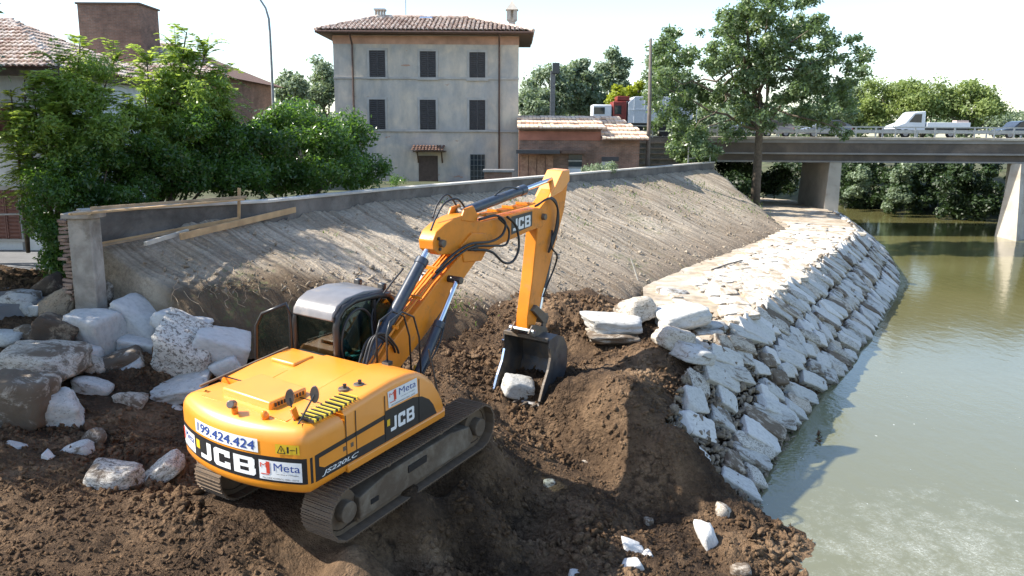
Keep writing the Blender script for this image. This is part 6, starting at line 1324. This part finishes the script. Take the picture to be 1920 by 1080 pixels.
for xx in (fx0+.95, fx1-1.5): mb = MB(); wheel(mb, xx, CYr-.03, .35); wl = mb.build('wheel', M['cartyre'], fb); MB().cyl((xx, CYr-.05, ROADZ+.35), (xx, CYr-.028, ROADZ+.35), .2, 16).build('rim', M['rail'], wl)
# container lorry with red cab
LY = BY+3; c0, c1 = float(Py(1178, 200, LY)[0]), float(Py(1300, 200, LY)[0]); zc0, zc1 = zz(231, LY, 1230), zz(181, LY, 1230)
lo = empty('container_lorry', ((c0+c1)/2, LY, ROADZ), 'lorry with a red cab and long white box body behind the shed', 'lorry')
bx_ = MB().prism([(c0, zc0), (c1, zc0), (c1, zc1), (c0+.55, zc1), (c0, zc1-.5)], LY, LY+2.4, 'y').build('box_body', M['boxwhite'], lo, bevel=.02)
for k_ in range(7): x = c0+.5+k_*.85; MB().box2((x-.02, LY-.03, zc0+.03), (x+.02, LY-.002, zc1-.03)).build('rib', M['boxwhite'], bx_)
MB().box2((c0, LY-.035, (zc0+zc1)/2-.02), (c1, LY-.004, (zc0+zc1)/2+.02)).build('rib', M['boxwhite'], bx_); MB().box2((c0-.05, LY+.1, zc0-.25), (c1, LY+2.3, zc0-.003)).build('chassis', M['cardark'], lo)
for xx in (c0+.8, c1-2.2, c1-1.0): mb = MB(); wheel(mb, xx, LY-.02, .5, .3); mb.build('wheel', M['cartyre'], lo)
MB().box2((c0-1.25, LY+.0, ROADZ+.4), (c0-.12, LY+2.4, zz(190, LY, 1165))).build('cab', M['redpaint'], lo, bevel=.06); MB().box2((c0-1.1, LY-.012, zz(214, LY, 1165)), (c0-.55, LY+.02, zz(198, LY, 1165))).build('side_window', M['carglass'], lo)
MB().box2((c0-.9, LY+.1, zz(189, LY, 1165)+.02), (c0+.1, LY+2.3, zz(180, LY, 1165))).build('wind_deflector', M['redpaint'], lo, bevel=.03); mb = MB(); wheel(mb, c0-.7, LY-.02, .5, .3); mb.build('wheel', M['cartyre'], lo)
wv0, wv1 = float(Py(1111, 205, LY)[0]), float(Py(1147, 205, LY)[0]); wv = empty('white_van', ((wv0+wv1)/2, LY, ROADZ), 'small white lorry cab standing left of the red cab above the shed roof', 'van')
MB().box2((wv0, LY, ROADZ+.35), (wv1, LY+2, zz(196, LY, 1130))).build('cab', M['carwhite'], wv, bevel=.08); MB().box2((wv0+.12, LY-.015, zz(214, LY, 1130)), (wv0+1.0, LY+.02, zz(201, LY, 1130))).build('side_window', M['carglass'], wv)
MB().box2((wv0-.04, LY-.02, ROADZ+.3), (wv1, LY+2.02, ROADZ+.6)).build('bumper', M['cardark'], wv); mb = MB(); wheel(mb, wv0+.9, LY-.02, .42); mb.build('wheel', M['cartyre'], wv)

# ================================================================== POLES
def pole(name, pts, r, mat, label, cat='pole'): return meta(MB().tube(pts, r, 10).build(name, mat, smooth=True), label, cat)
b0 = Py(512, 190, 40); lampo = empty('street_lamp', (b0[0], 40, 4.9), 'tall thin curved street lamp rising behind the bright green bush', 'street lamp')
pt = [(b0[0], 40, 4.9)]+[tuple(Py(u, v, 40)) for u, v in ((512, 190), (509, 120), (506, 60), (504, 35), (498, 15), (487, -2), (470, -12), (450, -16))]
MB().tube(pt, [.09, .07, .06, .055, .05, .045, .04, .04, .04], 8).build('pole', M['pole'], lampo, smooth=True); e_ = Py(440, -18, 40); MB().box(e_, (.7, .25, .12)).build('lamp_head', M['rail'], lampo, bevel=.04)
pole('utility_pole', [(float(Py(1214, 315, 49)[0]), 49, 4.5), tuple(Py(1218, 200, 49)), tuple(Py(1220, 72, 49))], [.14, .11, .08], M['woodpole'], 'tall thin dark utility pole at the right end of the shed')
lp = empty('lamp_post', (float(Py(1037, 200, 60)[0]), 60, 5), 'grey metal post with a box on top rising behind the shed roof', 'lamp post'); q = Py(1037, 125, 60)
MB().box2((q[0]-.17, 59.85, 5), (q[0]+.17, 60.15, q[2]-.3)).build('post', M['pole'], lp); MB().box2((q[0]-.05, 59.7, q[2]-.5), (q[0]+.45, 60.3, q[2]+.25)).build('box', M['cardark'], lp, bevel=.03)

# ================================================================== VEGETATION
# the big tree by the end of the wall
tb = Py(1417, 362, 60.5); tb[2] = 2.2
def PT_(u, v, y): return Py(u, v, y)
cl = []
R0 = np.random.default_rng(99)
blobs = [(1440, 55, 90, 62), (1390, 20, 70, 40), (1330, 120, 105, 70), (1500, 40, 75, 50), (1555, 110, 75, 62), (1270, 190, 60, 62), (1340, 215, 85, 52), (1450, 170, 110, 78), (1540, 190, 62, 52), (1600, 115, 32, 22), (1255, 110, 38, 42), (1290, 262, 40, 34), (1390, 105, 70, 60), (1330, 265, 40, 24), (1250, 75, 30, 22), (1500, 110, 80, 60), (1575, 225, 34, 36)]
for (u, v, ru, rv) in blobs:
    for _ in range(int(ru*rv/190)+3):
        a = R0.uniform(0, 2*pi); rr1 = R0.uniform(0, 1)**.5; cl.append((PT_(u+ru*rr1*cos(a), v+rv*rr1*sin(a), 59+R0.uniform(-4.0, 3.2)), R0.uniform(.35, .85)))
mt = empty('broadleaf_tree', tb, 'large leafy tree with a dark trunk standing between the slope and the bridge', 'tree')
mb = MB(); P = [tb-np.array([0, 0, .5]), Py(1421, 300, 59.8), Py(1424, 245, 59.4), Py(1418, 190, 59), Py(1405, 120, 59), Py(1400, 40, 59)]; mb.tube(P, [.38, .30, .26, .2, .14, .05], 9); mb.build('trunk', M['bark'], mt, smooth=True)
mb = MB(); fork = P[2]
for i in R0.choice(len(cl), 34, replace=False): limb(mb, P[R0.integers(2, 5)], cl[i][0], .11, .02, int(i)+500, 6, .16)
meta(mb.build('branches', M['bark'], mt, smooth=True), kind='stuff')
V, Fq = clump_leaves(cl, 62000, .25, shell=.8); leafobj('crown', V, Fq, M['maple'], mt)
# laurel bushes behind the wall: (name, label, blobs [(u, v, ru, rv, y, dy)], leaf material, leaves, size)
def bush(name, label, bl, mat, n, size, base, cat='bush', rmin=.35, rmax=.75, dens=330, stem=True):
    root = empty(name, base, label, cat); cl = []
    for (u, v, ru, rv, y, dy) in bl:
        for _ in range(int(ru*rv/dens)+3):
            a = rng.uniform(0, 2*pi); rr1 = rng.uniform(0, 1)**.5; cl.append((Py(u+ru*rr1*cos(a), v+rv*rr1*sin(a), y+rng.uniform(-dy, dy)), rng.uniform(rmin, rmax)))
    V, Fq = clump_leaves(cl, n, size, shell=.33, aspect=.42); leafobj('foliage', V, Fq, M[mat], root)
    if stem:
        mb = MB()
        for i in rng.choice(len(cl), min(12, len(cl)), replace=False): limb(mb, np.array(base)+np.array([rng.uniform(-.5, .5), rng.uniform(-.4, .4), -.2]), cl[i][0], .05, .012, int(i)+900, 5, .1)
        meta(mb.build('stems', M['bark'], root, smooth=True), kind='stuff')
    return root
bush('laurel_bush', 'broad bright green laurel bush behind the wall in front of the tall house', [(560, 285, 95, 70, 29.0, 2.2), (650, 290, 60, 55, 30.5, 1.8), (500, 250, 50, 45, 27.5, 1.5), (555, 225, 50, 22, 29, 1.2), (660, 250, 22, 22, 31, 1), (700, 310, 30, 42, 31.5, 1.2), (470, 300, 50, 60, 26.5, 1.5), (600, 330, 110, 28, 28.5, 1.6), (450, 335, 50, 34, 26.5, 1), (520, 330, 60, 34, 27.5, 1.2), (580, 260, 60, 45, 29, 1.5), (430, 270, 30, 40, 26.5, 1)], 'laurel', 46000, .15, (-7.8, 29.5, 4.9), rmin=.35, rmax=.7)
bush('laurel_bush', 'tall dark laurel bush behind the wall between the two feathery saplings', [(340, 280, 75, 70, 25.2, 1.5), (400, 300, 55, 55, 26, 1.4), (280, 320, 60, 55, 24, 1.2), (360, 340, 80, 28, 25.2, 1.2), (400, 235, 40, 35, 26.5, 1)], 'laurel', 36000, .13, (-10.8, 26, 4.9), rmin=.3, rmax=.6)
bush('laurel_bush', 'dense bush spilling down past the broken pillar at the left end of the wall', [(200, 330, 80, 60, 22.8, 1.2), (130, 340, 62, 50, 22.0, 1.0), (95, 385, 38, 52, 21.3, .8), (100, 445, 36, 42, 20.9, .6), (115, 490, 20, 18, 20.7, .4), (220, 370, 90, 22, 22.4, .8), (150, 290, 70, 40, 22.8, 1), (90, 330, 32, 34, 21.6, .6)], 'laurel', 30000, .11, (-12.2, 22.6, 4.2), rmin=.25, rmax=.5)
# feathery saplings with long compound leaves
def frond_tree(label, base, tips, mat, n_per, Lf, seed, leaf=.085, fill=None, nfill=9000):
    root = empty('sapling_tree', base, label, 'tree'); R_ = np.random.default_rng(seed); CC = []; AX = []; rach = MB(); tr2 = MB()
    for (tip, k) in tips:
        P = limb(tr2, base, tip, .055, .018, int(R_.integers(1e6)), 6, .04)
        for q in range(k):
            f = R_.uniform(.22, 1.0)**.7; i = min(5, int(f*6)); st = P[i]*(1-(f*6-i))+P[min(i+1, 6)]*(f*6-i); a = R_.uniform(0, 2*pi); el = R_.uniform(.1, 1.0)+(.5 if f > .93 else 0)
            d = np.array([cos(a)*cos(el), sin(a)*cos(el), sin(el)]); L = Lf*R_.uniform(.6, 1.15); side = np.cross(d, [0, 0, 1]); side /= np.linalg.norm(side)+1e-6; pr = []
            for m_ in range(n_per):
                t = (m_+1)/n_per; p = st+d*L*t+np.array([0, 0, -L*.55*t*t]); pr.append(p)
                ll = leaf*(1.15-.55*t)*R_.uniform(.8, 1.2)
                if t > .15:
                    for sg in (-1, 1): CC.append(p+side*sg*ll*.8); AX.append((side*sg+d*.35+np.array([0, 0, -.25]), ll*2.0))
            rach.tube([st]+pr[::3]+[pr[-1]], .006, 4)
    if fill:
        cl = []
        for (u, v, ru, rv, y, dy) in fill:
            for _ in range(int(ru*rv/260)+3): a = R_.uniform(0, 2*pi); r1 = R_.uniform(0, 1)**.5; cl.append((Py(u+ru*r1*cos(a), v+rv*r1*sin(a), y+R_.uniform(-dy, dy)), R_.uniform(.25, .5)))
        Vf, Ff_ = clump_leaves(cl, nfill, .13, shell=.6, aspect=.36); leafobj('inner_foliage', Vf, Ff_, M['sapfill'], root)
    C = np.array(CC); A = np.array([a/np.linalg.norm(a) for a, _ in AX]); S = np.array([s_ for _, s_ in AX])[:, None]; Nn = np.array([0, 0, 1.])+R_.normal(0, .35, (len(C), 3)); B_ = np.cross(Nn, A); B_ /= np.linalg.norm(B_, axis=1)[:, None]
    V = np.stack([C-A*S*.5, C+B_*S*.17, C+A*S*.5, C-B_*S*.17], 1).reshape(-1, 3); leafobj('fronds', V, np.arange(len(C)*4).reshape(-1, 4), M[mat], root)
    tr2.build('trunk', M['bark'], root, smooth=True); meta(rach.build('frond_stalks', M['grass'], root), kind='stuff'); return root
frond_tree('feathery tree of heaven with yellow green top rising at far left over the white house', (-13.2, 23.4, 4.6), [(Py(150, 88, 23.5), 80), (Py(110, 120, 22.8), 80), (Py(62, 160, 22.2), 66), (Py(215, 112, 24), 70), (Py(50, 240, 22.0), 40), (Py(180, 170, 23), 60), (Py(95, 215, 22), 60), (Py(160, 240, 22.6), 60), (Py(20, 225, 21.8), 50)], 'ailanthus', 18, 1.35, 5, .115, [(130, 215, 65, 60, 22.8, .9), (70, 240, 40, 34, 22, .6), (180, 250, 70, 60, 22.8, .9), (120, 300, 60, 50, 22, .7), (165, 150, 42, 34, 23.3, .6), (115, 175, 50, 34, 22.6, .6)], 13000)
frond_tree('second feathery tree of heaven standing before the brick building with the tower', (-11.2, 25.6, 4.9), [(Py(330, 85, 25.5), 80), (Py(275, 110, 25), 66), (Py(385, 100, 26), 80), (Py(420, 140, 26.2), 70), (Py(430, 190, 26.4), 50), (Py(270, 165, 24.6), 40), (Py(330, 160, 25), 46), (Py(350, 60, 25.6), 26), (Py(300, 200, 24.8), 60), (Py(370, 200, 25.4), 60), (Py(240, 200, 24.2), 50)], 'ailanthus', 18, 1.3, 6, .115, [(335, 200, 65, 50, 25.2, 1), (300, 220, 80, 50, 24.8, .9), (390, 190, 45, 44, 26, .6), (330, 140, 52, 40, 25.3, .7), (250, 240, 60, 50, 24, .8)], 13000)
frond_tree('spray of lemon yellow leaflets hanging at the left edge before the white house eave', (-13.6, 23.0, 4.6), [(Py(46, 150, 22.2), 34), (Py(20, 168, 22.0), 26)], 'lime', 14, .6, 8, .09)
bush('climbing_shrub', 'low wild shrub growing against the shed wall above the parapet', [(1120, 318, 26, 8, 43.6, .4), (1105, 322, 18, 6, 43.4, .4), (1145, 314, 14, 6, 43.6, .4)], 'far', 1500, .12, (4.5, 43.6, 4.9), cat='shrub', rmin=.25, rmax=.4, stem=False)
bush('weed_shrub', 'small dark weeds on the left of the house door behind the wall', [(745, 340, 12, 8, 44, .4), (735, 335, 8, 10, 43, .3)], 'laurel', 600, .1, (-6.3, 44, 4.9), cat='shrub', rmin=.2, rmax=.35, stem=False)
# trees behind
def ftree(u, v, ru, rv, y, mat, n, size, label, seed, ncl=26, name='tree', rr=(.8, 1.6), trunk=True):
    c = Py(u, v, y); sx = ru*y/F; sz_ = rv*y/F; base = (c[0], y, 4.3); return tree(name, base, c, (sx*.82, min(sx, 3.5), sz_*.82), ncl, rr[0], rr[1], n, size, M[mat], label, 'tree', seed, .22, limbs=10, shell=.5)
ftree(548, 168, 32, 38, 62, 'far', 4200, .28, 'round tree left of the tall house beside the lamp pole', 31, 18, rr=(.5, 1.0))
ftree(605, 155, 34, 55, 66, 'far', 5200, .28, 'taller tree tucked against the left wall of the tall house', 32, 22, rr=(.6, 1.1))
ftree(470, 195, 34, 30, 60, 'far', 3600, .28, 'low tree between the brick building and the street lamp', 33, 16, rr=(.5, 1.0))
ftree(1030, 175, 46, 60, 75, 'far', 7000, .32, 'leafy tree just right of the tall house behind the grey post', 34, 30, rr=(.7, 1.4))
ftree(1085, 165, 48, 66, 78, 'far', 9000, .32, 'leafy tree in the middle of the group behind the shed', 35, 28, rr=(.6, 1.2))
ftree(1005, 200, 34, 36, 72, 'far', 5000, .32, 'low spreading tree touching the right wall of the tall house', 41, 20, rr=(.6, 1.2))
ftree(1120, 195, 40, 34, 80, 'far', 5000, .32, 'low dense tree behind the white lorry cab', 42, 20, rr=(.6, 1.2))
ftree(1148, 135, 34, 52, 84, 'far', 5200, .34, 'tallest airy tree of the group behind the shed', 36, 22, rr=(.6, 1.2))
ftree(1240, 140, 34, 80, 72, 'far', 6500, .3, 'slim tree directly right of the tall utility pole', 37, 24, rr=(.6, 1.2))
ftree(1150, 178, 20, 22, 72, 'lime', 1500, .3, 'small yellow green tree above the white lorry cab', 38, 8, rr=(.4, .8))
ftree(1196, 172, 26, 16, 74, 'lime', 1600, .3, 'low yellow green tree above the white box lorry', 39, 8, rr=(.4, .8))
for i, (u, v, ru, rv, y) in enumerate([(1655, 190, 62, 48, 95), (1735, 190, 58, 46, 92), (1815, 200, 66, 52, 90), (1590, 200, 50, 46, 98), (1875, 228, 40, 22, 98), (1912, 232, 34, 22, 92), (1965, 225, 50, 30, 96)]):
    ftree(u, v, ru, rv, y, 'acacia' if i < 3 else 'far', 8500 if i < 4 else 3600, .34, ['rounded yellow green acacia beyond the bridge above the flatbed cab front', 'yellow green acacia beyond the bridge behind the flatbed bed', 'broad acacia beyond the bridge with a crown sloping down to the right', 'darker tree beyond the bridge half hidden by the big tree', 'low far tree beyond the bridge near the right edge', 'low far tree at the right edge of the picture beyond the bridge', 'far tree just outside the right edge beyond the bridge'][i], 50+i, 40 if i < 4 else 16, rr=(.9, 1.8))
# dense growth on the far bank, seen under the bridge
def bank_growth(name, label, bl, mat, n, size, dens, rm=(.5, 1.2)):
    n = int(n*1.7); dens = dens*.75
    root = empty(name, Pz(bl[0][0], 400, 0), label, 'bushes'); cl = []
    for (u, v, ru, rv, y, dy) in bl:
        for _ in range(int(ru*rv/dens)+3): a = rng.uniform(0, 2*pi); r1 = rng.uniform(0, 1)**.5; cl.append((Py(u+ru*r1*cos(a), v+rv*r1*sin(a), y+rng.uniform(-dy, dy)), rng.uniform(*rm)))
    V, Fq = clump_leaves(cl, n, size, shell=.4, aspect=.6); leafobj('foliage', V, Fq, M[mat], root); return root
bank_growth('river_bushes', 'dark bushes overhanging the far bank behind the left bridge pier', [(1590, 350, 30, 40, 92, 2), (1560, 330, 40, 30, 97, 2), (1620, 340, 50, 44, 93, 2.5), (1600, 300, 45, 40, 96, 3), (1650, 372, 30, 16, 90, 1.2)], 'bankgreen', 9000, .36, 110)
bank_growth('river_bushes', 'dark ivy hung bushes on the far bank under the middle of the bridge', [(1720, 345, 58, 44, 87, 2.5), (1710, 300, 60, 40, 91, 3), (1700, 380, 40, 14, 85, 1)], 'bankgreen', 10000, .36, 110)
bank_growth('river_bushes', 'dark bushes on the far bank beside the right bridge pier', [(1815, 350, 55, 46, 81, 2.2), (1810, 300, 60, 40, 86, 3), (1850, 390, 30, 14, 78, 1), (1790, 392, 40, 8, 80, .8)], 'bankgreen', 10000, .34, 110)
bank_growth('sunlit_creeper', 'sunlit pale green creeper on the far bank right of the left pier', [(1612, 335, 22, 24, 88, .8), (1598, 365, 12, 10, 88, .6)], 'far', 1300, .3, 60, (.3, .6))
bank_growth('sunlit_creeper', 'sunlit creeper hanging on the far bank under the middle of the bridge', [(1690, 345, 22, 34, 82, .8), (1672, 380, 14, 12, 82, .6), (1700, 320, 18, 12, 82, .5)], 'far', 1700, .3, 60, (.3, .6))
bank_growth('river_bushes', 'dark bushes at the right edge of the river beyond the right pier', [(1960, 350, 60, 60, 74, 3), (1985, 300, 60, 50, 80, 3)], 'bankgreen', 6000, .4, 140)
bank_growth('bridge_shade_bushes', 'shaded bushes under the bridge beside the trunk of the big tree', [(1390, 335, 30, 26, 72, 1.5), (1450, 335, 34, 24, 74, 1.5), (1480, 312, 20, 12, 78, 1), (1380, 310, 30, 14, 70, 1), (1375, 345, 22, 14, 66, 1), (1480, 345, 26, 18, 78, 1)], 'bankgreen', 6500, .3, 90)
bank_growth('bridge_shade_bushes', 'leafy shrub below the white railing at the end of the parapet wall', [(1285, 290, 22, 14, 61, .8), (1310, 295, 30, 12, 62, .8)], 'maple', 2200, .22, 60, (.3, .5))
bank_growth('distant_wood', 'low line of far trees closing the horizon left of the tall house', [(300, 230, 350, 16, 115, 4), (900, 232, 300, 14, 130, 4)], 'far', 6000, .6, 160, (1.0, 2.0))

# trees just outside the left edge, whose shade lies over the heap of boulders
for i, (x, y, h_, r_) in enumerate([(-15.0, 17.8, 10.5, 2.5), (-14.6, 14.9, 10.0, 2.1), (-16.9, 21.4, 14.0, 2.5), (-18.0, 24.6, 14.0, 2.3)]):
    cc = np.array([x, y, 2.4+h_*.62]); tree('shade_tree', (x, y, 2.4), cc, (r_, r_, h_*.34), 44, .7, 1.2, 15000, .2, M['maple'], ['leafy tree just left of the picture nearest the big brown boulder', 'leafy tree left of the picture beside the lowest heap of soil', 'leafy tree left of the picture across the street from the wall pillar', 'tall leafy tree outside the left edge right in front of the white house'][i], 'tree', 700+i, .16, limbs=8)

bank_growth('distant_wood', 'band of distant trees filling the view under the big tree beyond the road', [(1400, 225, 260, 26, 105, 5), (1700, 232, 260, 18, 118, 5)], 'far', 9000, .6, 150, (1.0, 2.0))
bank_growth('distant_wood', 'distant tree band seen beyond the white lorries right of the tall house', [(1110, 215, 150, 22, 110, 5)], 'far', 4500, .6, 150, (1.0, 2.0))
